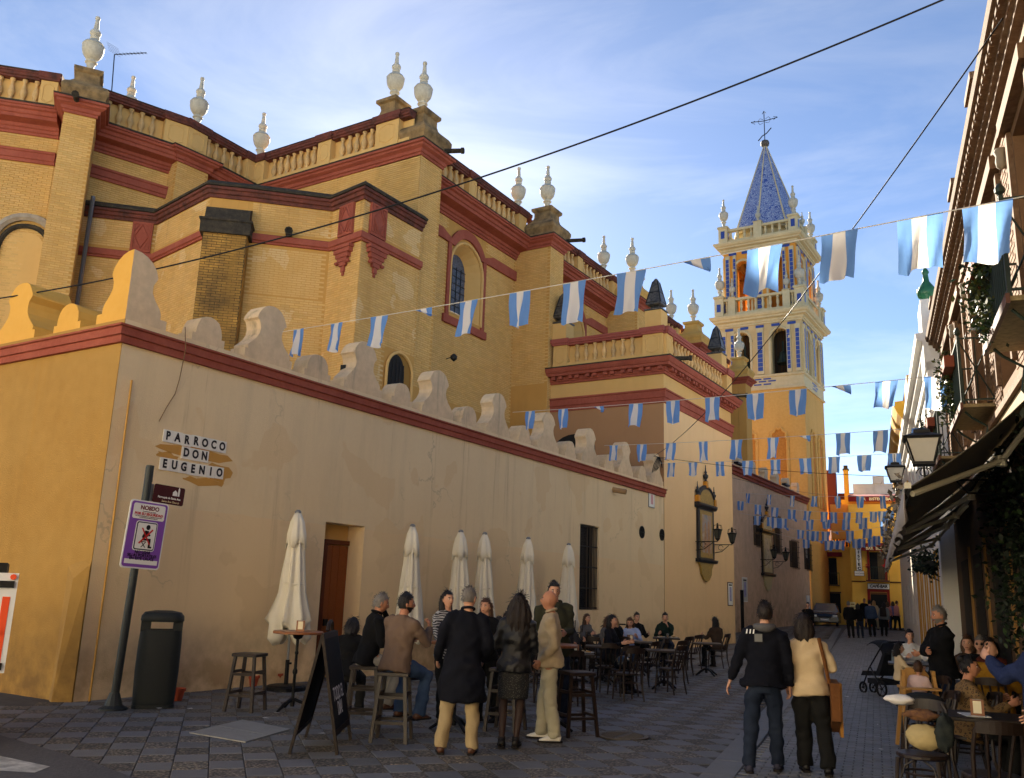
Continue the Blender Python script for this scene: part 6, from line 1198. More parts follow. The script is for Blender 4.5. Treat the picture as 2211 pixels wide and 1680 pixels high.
# child's wooden high chair
t=thing('high_chair','light wooden child high chair seen from behind at the right terrace','high chair',SR(13,.46),va+math.pi/2+.2); M_LW=mat('light_wood',lin((200,150,84)),.5,noise=[(10,.3,lin((176,124,62)))])
for sx in (-1,1):
    q=MB(); q.obox((sx*.24-.02,.2,0),(.04,0,0),(0,.05,0),(-sx*.06,-.24,.95)); q.build('leg',M_LW,t,world=False); q=MB(); q.obox((sx*.24-.02,-.3,0),(.04,0,0),(0,.05,0),(-sx*.06,.3,.95)); q.build('leg',M_LW,t,world=False)
    q=MB(); q.obox((sx*.2-.018,-.2,.72),(.036,0,0),(0,.42,0),(0,0,.03)); q.build('arm_rest',M_LW,t,world=False)
q=MB(); q.box((0,0,.52),(.36,.34,.03)); q.build('seat',M_LW,t,world=False); q=MB(); q.prism([(-.17,.55),(-.17,.88),(-.1,.97),(.1,.97),(.17,.88),(.17,.55)],(0,-.17,0),XU,ZU,YU*.02); fixn(q.build('backrest',M_LW,t,world=False)); q=MB(); q.box((0,.2,.74),(.4,.2,.02)); q.build('tray',M_LW,t,world=False)
for z in (.25,.42): q=MB(); q.box((0,-.12,z),(.42,.03,.04)); q.build('rung',M_LW,t,world=False)
# strollers
def stroller(loc,rz,lab,bag=True):
    t=thing('stroller',lab,'stroller',loc,rz); M_SF=mat('stroller_fabric',lin((28,30,36)),.85,bump=.2); M_SFR=mat('stroller_frame',lin((40,42,44)),.4,metal=.6)
    for x,y in ((-.27,-.33),(.27,-.33),(-.12,.42),(.12,.42)):
        r=.14 if y<0 else .1; q=MB(); q.tube([(x,y+r*math.cos(a),r+r*math.sin(a)) for a in np.linspace(0,2*math.pi,17)[:-1]],.022,6,closed=True); wheel=q.build('wheel',mat('tyre',lin((22,22,22)),.8),t,world=False)
        q=MB(); q.lathe([(.03,-.02),(.03,.02)],n=8)
        for k in range(5): a=k*1.2566; q.tube([(0,0,0),(.0+r*.9*math.cos(a)*0,r*.9*math.cos(a),r*.9*math.sin(a))],.008,4)
        rim=q.build('rim',M_SFR,wheel,world=False); rim.location=(x,y,r)
    for sx in (-1,1): q=MB(); q.tube([(sx*.13,.42,.12),(sx*.25,.05,.5),(sx*.27,-.45,1.02),(sx*.2,-.5,1.05)],.016,6); q.tube([(sx*.27,-.33,.16),(sx*.26,.0,.55)],.015,6); q.build('frame_tube',M_SFR,t,world=False)
    q=MB(); q.tube([(-.2,-.5,1.05),(.2,-.5,1.05)],.02,8); q.build('handle',mat('black_cloth',lin((26,28,32)),.8),t,world=False)
    q=MB(); v=[]; 
    for i in range(9):
        a=math.pi*i/8*.62+.25
        for j in range(7): u=-.24+.48*j/6; v.append((u,-.08-.40*math.cos(a)*(1-.25*(u/.24)**2),.72+.36*math.sin(a)*(1-.2*(u/.24)**2)))
    q.add(v,[(i*7+j,i*7+j+1,(i+1)*7+j+1,(i+1)*7+j) for i in range(8) for j in range(6)]); o=q.build('hood',M_SF,t,smooth=True,world=False); o.modifiers.new('t','SOLIDIFY').thickness=.012
    q=MB(); q.prism([(.36,.34),(.3,.44),(-.12,.46),(-.36,.86),(-.42,.84),(-.2,.38)],(-.21,0,0),YU,ZU,XU*.42); fixn(q.build('seat',M_SF,t,world=False))
    q=MB(); q.box((0,-.05,.26),(.4,.45,.1)); q.build('basket',M_SF,t,world=False)
    if bag: q=MB(); q.box((0,-.58,.78),(.34,.1,.26),0,0,.85); q.build('hanging_bag',mat('bag_grey_green',lin((120,130,128)),.8),t,world=False)
    return t
stroller(tuple(onZ(1905,1500,0)),va-.9,'dark stroller with a grey bag hanging at the right terrace'); stroller((-10.6,22.4,0),.9,'dark folded stroller parked against the beige wall',False)
# ------------------------------------------------------------------ chalk board
t=thing('chalk_board','black folding chalkboard with white handwriting in the foreground','sign',(-7.25,7.9,0)); M_CB_=mat('chalk_black',lin((20,21,22)),.75,noise=[(6,.4,lin((34,35,36)))]); M_CF=mat('board_frame',lin((36,26,20)),.6)
a0,a1=np.array([-7.17,7.37,0]),np.array([-6.74,7.62,0]); b0,b1=np.array([-7.72,8.2,0]),np.array([-7.29,8.45,0])
# right-hand panel faces +x side; left-hand panel faces the lens
tp0=(a0+b0)/2+np.array([-.02,-.01,1.22]); tp1=(a1+b1)/2+np.array([.0,.0,1.22])
def panel4(name,p,qv,tq,tp,grp):    # feet p,q ; tops tp,tq
    p,qv,tp,tq=[np.array(x,float) for x in (p,qv,tp,tq)]; d=_n(qv-p); up=_n(tp-p); n_=np.cross(d,up)
    pn=bpy.data.objects.new(name,None); COL.objects.link(pn); pn.parent=t; ORG[pn.name]=ORG[t.name]
    for (s_,e_) in ((p,tp),(qv,tq)): m_=MB(); m_.obox(s_-d*.028-n_*.015,d*.056,n_*.03,(e_-s_)); m_.build('rail',M_CF,pn)
    for f_ in (.17,.985): m_=MB(); m_.obox(p+(tp-p)*f_+d*.03-n_*.014-up*.03,(qv-p)-d*.06,n_*.028,up*.06); m_.build('rail',M_CF,pn)
    m_=MB(); m_.obox(p+(tp-p)*.19+d*.03-n_*.006,(qv-p)-d*.06,n_*.012,(tp-p)*.78); m_.build('slate',M_CB_,pn)
    return d,up,n_,pn
# left leaf (feet a0,b0 edge) and right leaf (feet a1,b1 edge): the A opens along the street
l0,l1=onZ(625,1628,0),onZ(660,1592,0); r0,r1=onZ(728,1630,0),onZ(757,1598,0)
hp=[(l0+r0)/2,(l1+r1)/2]; T0=np.array([*hp[0][:2],1.22]); T1=np.array([*hp[1][:2],1.22])
d,up,n_,pn=panel4('leaf',l0,l1,T1,T0,0); d,up,n_,pn=panel4('leaf',r0,r1,T1,T0,0)
if n_[0]<0: n_=-n_
M_CHK=mat('chalk_white',lin((226,226,224)),.9)
cc=(r0+r1)/2; tt=(T0+T1)/2
for body,f_,sz in (('¡AHORA,',.76,.20),('COCINA CALIENTE',.61,.13),('TODO EL',.47,.20),('DÍA!',.34,.20)): put_text('chalk_writing',body,sz,cc+(tt-cc)*f_+n_*.008,d,up,M_CHK,pn,sx=.72 if len(body)>9 else .8,bold=.003,shear=.15,lift=.002 if np.dot(np.cross(d,up),n_)>0 else -.006)
q=MB(); hpt=[(T0+T1)/2+d*u+ZU*(.03+.10*math.sqrt(max(0,1-(u/.16)**2))) for u in np.linspace(-.16,.16,9)]; q.tube(hpt,.022,6); q.build('arched_handle',M_CF,t)
# pots
def pot(x,y,lab,s=1.0):
    t=thing('flower_pot',lab,'pot',(x,y,0),group='small terracotta pots by the wall'); q=MB(); q.lathe([(.07*s,0),(.10*s,.14*s),(.115*s,.14*s),(.115*s,.18*s),(.10*s,.18*s),(.09*s,.15*s)],n=14); q.build('pot_body',M_TER,t,world=False,smooth='auto'); q=MB(); q.lathe([(.092*s,.145*s),(.02,.15*s)],n=12); q.build('soil',mat('soil',lin((50,40,32)),.95),t,world=False)
p=onZ(372,1515,0); pot(p[0]-.05,p[1]+.12,'terracotta pot half hidden behind the litter bin'); p=onZ(545,1482,0); pot(p[0],p[1],'terracotta pot seen under the empty stool'); p=onZ(596,1476,0); pot(p[0],p[1],'terracotta pot behind the nearest parasol base')
# ------------------------------------------------------------------ covers and litter on the paving
t=thing('service_hatch','pale two part metal service hatch set in the paving','hatch',(-8.75,8.15,0))
H4=[np.array([*p,0]) for p in ((-9.07,7.57),(-9.44,8.74),(-8.45,8.64),(-8.1,7.59))]
A0,B0,C0,D0=[onZ(*p,.012) for p in ((406,1581),(523,1553),(629,1574),(531,1602))]
m1=(A0+B0)/2; m2=(D0+C0)/2
for k,(w_,x_,y_,z_) in enumerate(((A0,m1,m2,D0),(m1,B0,C0,m2))):
    c=(w_+x_+y_+z_)/4; pts=[c+(p-c)*.97 for p in (w_,x_,y_,z_)]; q=MB(); q.add([p-ZU*.012 for p in pts]+pts,[(4,5,6,7),(0,1,5,4),(1,2,6,5),(2,3,7,6),(3,0,4,7)]); fixn(q.build('hatch_plate',mat('hatch_metal',lin((150,148,142)),.55,noise=[(3,.4,lin((120,118,112))),(30,.2,lin((100,98,94)))],bump=.2),t))
t=thing('manhole_cover','round cast iron manhole cover with slots in the paving','manhole',(-5.05,11.08,.006))
q=MB(); q.lathe([(.33,-.01),(.33,.006),(.30,.007),(.30,.004),(.0,.004)],n=28); q.build('cover',mat('cast_iron_worn',lin((92,86,78)),.5,metal=.5,noise=[(5,.4,lin((60,56,52)))]),t,world=False)
for k in range(9):
    y=-.24+.06*k; hw=math.sqrt(max(.001,.28**2-y*y))
    for sx in (-1,1): q=MB(); q.box((sx*hw*.55,y,.0075),(hw*.8,.022,.007)); q.build('rib',mat('cast_iron_worn',lin((92,86,78)),.5,metal=.5),t,world=False)
M_LIT=mat('paper_litter',lin((214,212,206)),.9)
for k,(px,py) in enumerate(((345,1531),(410,1530),(595,1540),(575,1553),(700,1585),(1640,1340),(1860,1445),(1845,1478),(1828,1505),(1893,1565),(1905,1620),(1310,1420),(1100,1570))):
    p=onZ(px,py,.012); q=MB(); q.add([(random.uniform(-.04,.04)+a*.03,random.uniform(-.03,.03)+b*.03,random.uniform(.004,.02)) for a,b in ((-1,-1),(1,-1),(1,1),(-1,1))],[(0,1,2,3)]); o=q.build('paper_scrap',M_LIT,None,world=False); o.location=tuple(p); tag(o,['paper scrap beside the litter bin','paper scrap right of the litter bin','paper scrap by the high table foot','paper scrap near the service hatch','paper scrap under the chalkboard','paper scrap near the far wall foot','paper scrap in the street beside the stroller','paper scrap in the street left of the stroller bag','paper scrap in the street right of the cream sweater','paper scrap in the street near the brown bag','paper scrap in the street by the loaded chair','paper scrap among the terrace chairs','paper scrap behind the leather jacket'][k],'litter','paper scraps on the paving')
# ------------------------------------------------------------------ ceramic shrine with lanterns, plaques
M_GT=mat('gilt_tile',lin((176,140,58)),.35,noise=[(16,.7,lin((60,50,30))),(45,.4,lin((210,180,100)))],spec=.5); M_NB=mat('black_glaze',lin((24,26,34)),.3,spec=.5)
def picture_mat(name,cols,sc):
    M=bpy.data.materials.new(name); M.use_nodes=True; n=M.node_tree; l=n.links; b=n.nodes['Principled BSDF']; b.inputs['Roughness'].default_value=.35; g=n.nodes.new('ShaderNodeNewGeometry'); z=n.nodes.new('ShaderNodeTexNoise'); z.inputs['Scale'].default_value=sc; z.inputs['Detail'].default_value=5; l.new(g.outputs['Position'],z.inputs['Vector']); cr=n.nodes.new('ShaderNodeValToRGB'); E=cr.color_ramp.elements; E[0].position=.3; E[0].color=(*lin(cols[0]),1); E[1].position=.7; E[1].color=(*lin(cols[-1]),1)
    for k,c in enumerate(cols[1:-1]): x=E.new(.3+.4*(k+1)/(len(cols)-1)); x.color=(*lin(c),1)
    l.new(z.outputs['Fac'],cr.inputs[0]); l.new(cr.outputs[0],b.inputs['Base Color']); return M
def shrine(X,yc,z0,lab,mp,pale=False,s=1.0):
    t=thing('tile_shrine',lab,'shrine',(X,yc,z0)); B=lambda y,z,dy,dz,d0,d1,mt,nm:(MB().box((X+(d0+d1)/2,yc+y*s,z0+z*s),(d1-d0,dy*s,dz*s)).build(nm,mt,t))
    gm=mat('pale_tile',lin((206,196,150)),.4,noise=[(14,.5,lin((150,140,100)))]) if pale else M_GT
    B(0,1.0,1.86,2.0,.003,.09,M_NB,'frame'); B(0,1.0,1.42,1.86,.092,.10,gm,'tile_border'); B(0,1.02,1.08,1.5,.101,.108,mp,'tile_picture')
    if not pale:
        q=MB()
        for (y,h,w_) in ((-.16,.62,.18),(.2,.7,.2)): q.prism([(w_*math.cos(a)*(1 if math.sin(a)<0 else .7),h*math.sin(a)) for a in np.linspace(0,2*math.pi,15)[:-1]],(X+.109,yc+y,z0+.85),YU,ZU,XU*.004)
        fixn(q.build('painted_figures',mat('figure_paint',lin((190,150,110)),.4,noise=[(9,.7,lin((120,70,60)))]),t))
    q=MB(); q.sweep([(X,yc+1.06*s),(X,yc-1.06*s)][::-1],[(0,z0-.12*s),(.16,z0-.12*s),(.2,z0-.04*s),(.2,z0+.01*s),(0,z0+.02*s)]); fixn(q.build('lower_cornice',M_NB,t))
    q=MB(); q.sweep([(X,yc+1.1*s),(X,yc-1.1*s)][::-1],[(0,z0+2.0*s),(.14,z0+2.02*s),(.2,z0+2.12*s),(.2,z0+2.2*s),(0,z0+2.21*s)]); fixn(q.build('upper_cornice',M_NB,t))
    arc=[(1.02*s*math.cos(a),z0+2.2*s+.72*s*math.sin(a)) for a in np.linspace(0,math.pi,15)]
    q=MB(); q.prism([(u,v_) for u,v_ in arc],(X+.003,yc,0),YU,ZU,XU*.12); fixn(q.build('pediment',M_NB,t)); q=MB(); q.prism([(.82*u,z0+2.22*s+(v_-z0-2.2*s)*.8) for u,v_ in arc],(X+.124,yc,0),YU,ZU,XU*.006); fixn(q.build('pediment_tiles',gm,t))
    q=MB(); q.tube([(X+.1,yc+u,v_) for u,v_ in arc],.06*s,6); q.build('arch_edge',M_NB,t)
    for y,z,k in ((-.98,2.25,.8),(0,2.9,1.0),(.98,2.25,.8)):
        q=MB(); q.box((X+.09,yc+y*s,z0+(z+.1)*s),(.16,.2*s,.26*s)); q.build('finial_block',mat('orange_glaze',lin((206,140,40)),.4),t)
        q=MB(); q.lathe([(r*k*s,h*k*s) for r,h in ((.1,0),(.04,.06),(.1,.16),(.12,.24),(.05,.32),(.07,.38),(.03,.44),(.015,.66),(0,.7))],(X+.09,yc+y*s,z0+(z+.23)*s),8); q.build('urn_finial',M_NB,t,smooth=True)
    q=MB(); q.prism([(-.85*s,0),(.85*s,0),(.62*s,-.2*s),(.55*s,-.45*s),(.3*s,-.66*s),(0,-.74*s),(-.3*s,-.66*s),(-.55*s,-.45*s),(-.62*s,-.2*s)],(X+.003,yc,z0-.125*s),YU,ZU,XU*.09); fixn(q.build('corbel',gm,t))
    return t
def wall_lantern(X,y,z,lab,arm=.6,s=1.0,grp='iron lanterns beside the shrines'):
    t=thing('wall_lantern',lab,'lantern',(X,y,z),group=grp); c=np.array([X+arm,y,z])
    q=MB(); q.lathe([(.09*s,0),(.17*s,.30*s)],c,6); q.build('glass',mat('lantern_dark_glass',lin((70,72,64)),.3),t)
    q=MB(); q.lathe([(.03*s,-.1*s),(.1*s,-.02*s),(.1*s,0)],c,6); q.lathe([(.19*s,.30*s),(.2*s,.34*s),(.05*s,.38*s),(.02*s,.52*s),(.05*s,.55*s),(0,.6*s)],c,6)
    for k in range(6): a=k*math.pi/3; q.tube([c+np.array([.09*s*math.cos(a),.09*s*math.sin(a),0]),c+np.array([.17*s*math.cos(a),.17*s*math.sin(a),.30*s])],.01,4); q.tube([c+np.array([.19*s*math.cos(a),.19*s*math.sin(a),.34*s]),c+np.array([.16*s*math.cos(a),.16*s*math.sin(a),.5*s]),c+np.array([0,0,.52*s])],.009,4)
    q.build('cage',M_IR,t); q=MB(); q.tube([(X+.01,y,z-.12*s),(X+arm,y,z-.12*s)],.018,5); q.tube([(X+.02,y,z-.45*s),(X+arm*.4,y,z-.4*s),(X+arm*.8,y,z-.15*s)],.016,5); q.tube([(X+arm*.35+.1*math.cos(a)*s,y,z-.24*s+.1*math.sin(a)*s) for a in np.linspace(0,5.5,12)],.01,4); q.build('arm',M_IR,t)
PM1=picture_mat('tile_painting',((110,120,140),(150,150,150),(170,140,110),(190,180,160)),2.2); PM2=picture_mat('tile_painting_pale',((150,140,100),(190,184,150),(206,200,176),(120,110,84)),1.6)
shrine(XA,34.85,3.33,'black framed painted tile shrine with arched top on the chapel wall',PM1); wall_lantern(XA,33.8,4.1,'iron lantern left of the large tile shrine',.9); wall_lantern(XA,36.05,4.12,'iron lantern right of the large tile shrine',.75)
pc=onX(1655,1200,XF); shrine(XF,pc[1],3.4,'smaller pale tile shrine on the shaded far wall',PM2,True,1.15); wall_lantern(XF,pc[1]+1.2,4.3,'iron lantern right of the far pale shrine',.8,1.2); wall_lantern(XF,pc[1]-1.3,4.3,'iron lantern left of the far pale shrine',.8,1.2)
def plaque(X,y,z,w_,h,lab,rim,face,pic):
    t=thing('wall_plaque',lab,'plaque',(X,y,z)); MB().box((X+.012,y,z),(.02,w_,h)).build('rim',rim,t); MB().box((X+.024,y,z),(.006,w_*.86,h*.92)).build('face',face,t); MB().box((X+.028,y+.02*w_,z),(.003,w_*.4,h*.6)).build('print',pic,t); MB().box((X+.028,y,z+h*.38),(.003,w_*.6,h*.06)).build('print_line',M_BK,t)
M_PB2=mat('print_blue',lin((130,134,190)),.6,noise=[(14,.6,lin((210,206,214)))])
plaque(XA,37.92,2.05,.66,.98,'framed tile picture near the chapel corner',mat('frame_maroon',lin((70,34,34)),.5),M_SW,M_PB2); a=onX(1608,1287,XF); plaque(XF,a[1],2.4,.9,1.3,'pale poster on the shaded far wall',M_SW,mat('poster_pale',lin((206,204,190)),.7),M_PB2); plaque(XA,29.4,5.16,.55,.58,'small white notice high on the beige wall under the red ledge',M_ZN,M_SW,mat('print_pink',lin((214,160,160)),.6)); a=onX(1741,1190,XF); plaque(XF,a[1],a[2],.5,1.0,'narrow white plaque between barred windows on the far wall',M_SW,M_SW,mat('poster_pale',lin((206,204,190)),.7))
# barred windows and bollard on the far wall
for k,((px0,py0,px1,py1),lab) in enumerate((((1626,1115,1642,1180),'barred window left of the far pale shrine'),((1668,1115,1684,1195),'barred window right of the far pale shrine'),((1704,1167,1722,1227),'barred window in the far wall, third from the chapel'),((1735,1175,1750,1231),'barred window in the far wall nearest the tower'))):
    a=onX(px0,py0,XF); b=onX(px1,py1,XF); t=thing('barred_window',lab,'window',(XF,(a[1]+b[1])/2,b[2])); MB().box((XF+.012,(a[1]+b[1])/2,(a[2]+b[2])/2),(.02,b[1]-a[1],a[2]-b[2])).build('pane',mat('dark_window_brown',lin((40,32,28)),.5),t)
    for j in range(6): y=a[1]+(b[1]-a[1])*(j+.5)/6; q=MB(); q.tube([(XF+.14,y,b[2]-.1),(XF+.14,y,a[2]+.1)],.018,4); q.build('bar',M_IR,t)
    for j in range(6): z=b[2]+(a[2]-b[2])*j/5; q=MB(); q.box((XF+.14,(a[1]+b[1])/2,z),(.02,b[1]-a[1]+.3,.03)); q.build('cross_bar',M_IR,t)
a=onX(1604,1370,-14.6); q=MB(); q.tube([(-14.6,a[1],gz(a[1])),(-14.6,a[1],2.35)],.09,10); tag(q.build('downpipe',M_BI),'black downpipe at the foot of the shaded far wall','pipe')
# floodlight, hanging lamp on the church side, aerial
q=MB(); p=onX(748,803,-12.75); q.box((p[0],p[1],p[2]),(.12,.36,.22),.3); q.tube([(p[0],p[1],p[2]-.1),(p[0],p[1],5.76)],.02,5); tag(q.build('floodlight',M_IR),'small dark floodlight behind the near merlons','floodlight')
q=MB(); p=onX(963,775,XB); q.tube([(XB,p[1],p[2]),(XB+.3,p[1],p[2]+.05)],.015,5); q.lathe([(.02,.0),(.11,.08),(.12,.18),(.05,.25)],(XB+.32,p[1],p[2]-.12),8); tag(q.build('wall_lamp',M_IR),'tiny dark lamp on the church buttress','lamp')
t=thing('tv_aerial','thin television aerial on the church roof at the left','aerial',tuple(onY(240,205,20.5))); b=onY(240,210,20.5); c=onY(247,118,20.5); e_=onY(316,114,20.5)
q=MB(); q.tube([b,c],.025,5); q.build('mast',M_IR,t); q=MB(); q.tube([c,e_],.02,5); q.build('boom',M_IR,t)
for k in range(8): p=c+(e_-c)*(.15+.11*k); q=MB(); q.tube([p+np.array([0,-.18,-.05]),p+np.array([0,.18,.05])],.008,4); q.build('element',M_IR,t)
q=MB()
for k in range(6): q.tube([c+ZU*(.05+.1*k)+YU*-.3-XU*(.05*k),c+ZU*(.05+.1*k)+YU*.3-XU*(.05*k)],.006,4)
q.build('reflector_grid',M_IR,t)
# ------------------------------------------------------------------ bunting
M_FB=mat('flag_blue',lin((118,164,226)),.85,noise=[(6,.15,lin((88,132,198)))],bump=.1,transl=.5); M_FW=mat('flag_white',lin((240,236,228)),.85,bump=.1,transl=.5)
def px_of(p): c=RM.T@(np.array(p,float)-CAM); return CX+FPX*c[0]/c[2],CY+FPX*c[1]/c[2],c[2]
def flag_mesh(seed,w_,h,tw=False):
    r_=np.random.default_rng(seed); q=MB(); nx,nz=12,8; ph=r_.uniform(0,6,4); sw=r_.uniform(-.10,.10); v=[]
    for i in range(nz+1):
        f=i/nz
        for j in range(nx+1):
            u=j/nx-.5; a=.05*f**.8; y=a*math.sin(u*8+ph[0]+f*1.5)+a*.6*math.sin(u*15+ph[1]+f*4); x=u*w_*(1-.16*f*abs(math.sin(ph[2])))+sw*f*h*.55; z=-h*f+.05*f*f*math.sin(u*7+ph[3])+.03*f*u*math.sin(ph[1])
            if tw: ang=f*2.2; x,z=u*w_+.12*f*w_,-h*.35*math.sin(ang)*(.5+u); y+=h*.3*(1-math.cos(ang))*(.3-u)
            v.append((x,y,z))
    for i in range(nz):
        for j in range(nx): q.add([],[]) 
    q.v=v; q.f=[(i*(nx+1)+j,(i+1)*(nx+1)+j,(i+1)*(nx+1)+j+1,i*(nx+1)+j+1) for i in range(nz) for j in range(nx)]; q.m=[(1 if 4<=(k%nx)<8 else 0) for k in range(len(q.f))]; q.c=[None]*len(q.f)
    o=q.build('flag',[M_FB,M_FW],None,smooth=True,world=False); me=o.data; bpy.data.objects.remove(o); return me
FLAGS=[flag_mesh(k,1,1) for k in range(12)]+[flag_mesh(50,1,1,True)]
def bunting(A,B,centers,lab,w_=.42,h=.50,sag=.05,tw=()):
    A,B=np.array(A,float),np.array(B,float); t=thing('bunting',lab,'bunting',tuple(A),group='blue and white bunting strings'); f=lambda u:A+(B-A)*u-ZU*(4*sag*u*(1-u))
    q=MB(); q.tube([f(u) for u in np.linspace(0,1,25)],.006,4); q.build('string',mat('string_white',lin((220,214,200)),.8),t)
    us=np.linspace(-.05,1.02,800); xs_=np.array([px_of(f(u))[0] for u in us]); dv=(B-A)[:2]; rz=math.atan2(dv[1],dv[0])
    for k,c in enumerate(centers):
        u=float(np.interp(c,xs_,us)); p=f(u); me=FLAGS[12] if (k in tw or random.random()<.06) else FLAGS[random.randrange(12)]
        o=inst(me,'flag',p,t,rz,(w_*random.uniform(.92,1.08),.9,h*random.uniform(.92,1.08))); o.rotation_euler=(random.uniform(-.06,.06),-math.atan2((B-A)[2],np.linalg.norm(dv)),rz+random.uniform(-.1,.1))
bunting((-12.3,11.44,6.42),SR(8.2,1.40,5.22),[645,727,819,914,1012,1123,1240,1363,1502,1651,1812,1985,2131],'nearest string of blue and white flags across the street',tw=(3,))
bunting((-12.3,19.83,6.47),SR(15.3,1.4,5.37),[1145,1216,1291,1373,1453,1538,1631,1723,1813,1914,2020],'second string of blue and white flags across the street',tw=(8,))
bunting((-12.3,25.46,6.46),SR(20.0,1.4,5.4),[1325,1386,1449,1518,1591,1669,1736,1820,1901,1987],'third string of blue and white flags across the street',tw=(6,))
bunting((-12.3,30.1,6.55),SR(26.5,1.3,5.9),[1450,1496,1554,1614,1674,1738,1801,1866,1931],'fourth string of blue and white flags across the street')
bunting((-14.9,47.1,7.49),SR(37.8,1.25,6.0),[1615,1661,1711,1759,1808,1857,1905,1953],'fifth string of flags, first of the far cluster',sag=.12)
zz=zc_=None
def zcol(l): return [(2400+x*.41667)*.6292 for x in l]
def farstring(py0,py1,Y0,s1,cs,lab,sag,tw=()):
    a=ray(1590,py0); A=CAM+a*((-14.9)/a[0]); sc_=(Y0/A[1]); A=CAM+(A-CAM)*sc_ if False else A
    b=onF(1950,py1,1.2); A=onX(1590,py0,-14.9) if Y0==0 else CAM+ray(1590,py0)*(Y0/ray(1590,py0)[1]); B=onS(1955,py1,s1); bunting(A,B,cs,lab,sag=sag,tw=tw)
farstring(1080,1100,47.2,44,zcol([340,482,622,762,893,1028,1105,1215,1318,1435,1505,1570]),'sixth string of flags, second of the far cluster',.35)
farstring(1107,1108,48,47,zcol([480,585,625,690,770,910,1045,1210,1350,1520]),'seventh string of flags, third of the far cluster',.35)
farstring(1110,1125,50,50,zcol([700,835,915,955,1040,1110,1240,1385,1520]),'eighth string of flags, fourth of the far cluster',.75,tw=(0,))
farstring(1120,1140,53,54,zcol([880,985,1065,1115,1165,1210,1290,1340,1420,1460,1540]),'ninth string of flags, farthest of the cluster',1.0,tw=(1,))
# ------------------------------------------------------------------ overhead cables
def cable(pts3,r,lab,sag=0): 
    A,B=[np.array(p,float) for p in pts3]; q=MB(); q.tube([A+(B-A)*u-ZU*4*sag*u*(1-u) for u in np.linspace(0,1,40)],r,6); return tag(q.build('overhead_cable',M_IR),lab,'cable',group='overhead cables')
c1a=onY(-80,655,8.0); c1b=onF(2100,-28,1.5); cable((c1a,c1b),.0125,'thick black cable crossing the sky from the left wall to the right roof',.62)
cable((onX(1412,985,-12.3),onF(2165,40,1.4)),.009,'twisted cable rising from the merlon to the upper right house',.55)
cable((onX(1412,985,-12.3),SR(24,.7,4.9)),.008,'thin cable running level to the far lantern',.12); cable((onX(1412,985,-12.3),onX(1800,1070,-13.5)),.009,'thin cable dropping towards the bell tower',.25)
q=MB()
for k in range(5): q.tube([(XA-.1+.02*k,29.6+.1*k,5.9+.1*k),(XA+.06,29.5+.12*k,6.4),(XA+.05,29.9+.05*k,6.75),(XA+.05,30.3,6.6-.05*k)],.014,5)
tag(q.build('cable_bundle',M_IR),'tangle of dark cables on the last merlon before the chapel','cable')
# ------------------------------------------------------------------ vehicles
t=thing('service_van','white service vehicle with orange reflective strips cut off by the left edge','van',(-11.1,5.2,0)); M_VW=mat('van_white',lin((226,228,230)),.35,spec=.5); M_OR=mat('reflective_orange',lin((240,84,40)),.4)
TRc=CAM+ray(42,1238)*10.8; vv=_n(np.array([TRc[0],TRc[1],0])); rt=np.array([vv[1],-vv[0],0]); lf=-rt; zt=TRc[2]; zb_=(CAM+ray(26,1455)*10.75)[2]; o0=np.array([TRc[0],TRc[1],0])
q=MB(); q.obox((*o0[:2],zb_),lf*1.7,vv*2.2,(0,0,zt-zb_)); q.build('box_body',M_VW,t)
for (z0,z1) in ((zb_+.10,zb_+.42),(zt-.62,zt-.24)): q=MB(); q.obox((*(o0+lf*.05-vv*.006)[:2],z0),lf*.07,vv*.005,(0,0,z1-z0)); q.build('reflective_strip',M_OR,t)
for z in (zb_+.03,zt-.15): q=MB(); q.obox((*(o0+lf*.03-vv*.03)[:2],z),lf*.15,vv*.028,(0,0,.07)); q.build('hinge',M_BK,t)
q=MB(); q.obox((*(o0+lf*.12)[:2],zt+.002),lf*1.5,vv*2.1,(0,0,.10)); q.build('roof_tarp',M_BK,t); q=MB(); q.tube([(*(o0+lf*.05-vv*.03)[:2],zt-.04),(*(o0+lf*.05)[:2],zt-.04)],.03,8); q.build('marker_lamp',M_OR,t)
for a_ in (.25,1.45): q=MB(); c=o0+lf*a_+vv*.6; q.tube([(*(c+lf*.1)[:2],.32),(*(c-lf*.1)[:2],.32)],.32,16); q.build('wheel',mat('tyre',lin((22,22,22)),.8),t)
q=MB(); q.obox((*(o0+lf*.15+vv*.1)[:2],.4),lf*1.4,vv*1.9,(0,0,zb_-.4)); q.build('chassis',M_BK,t)
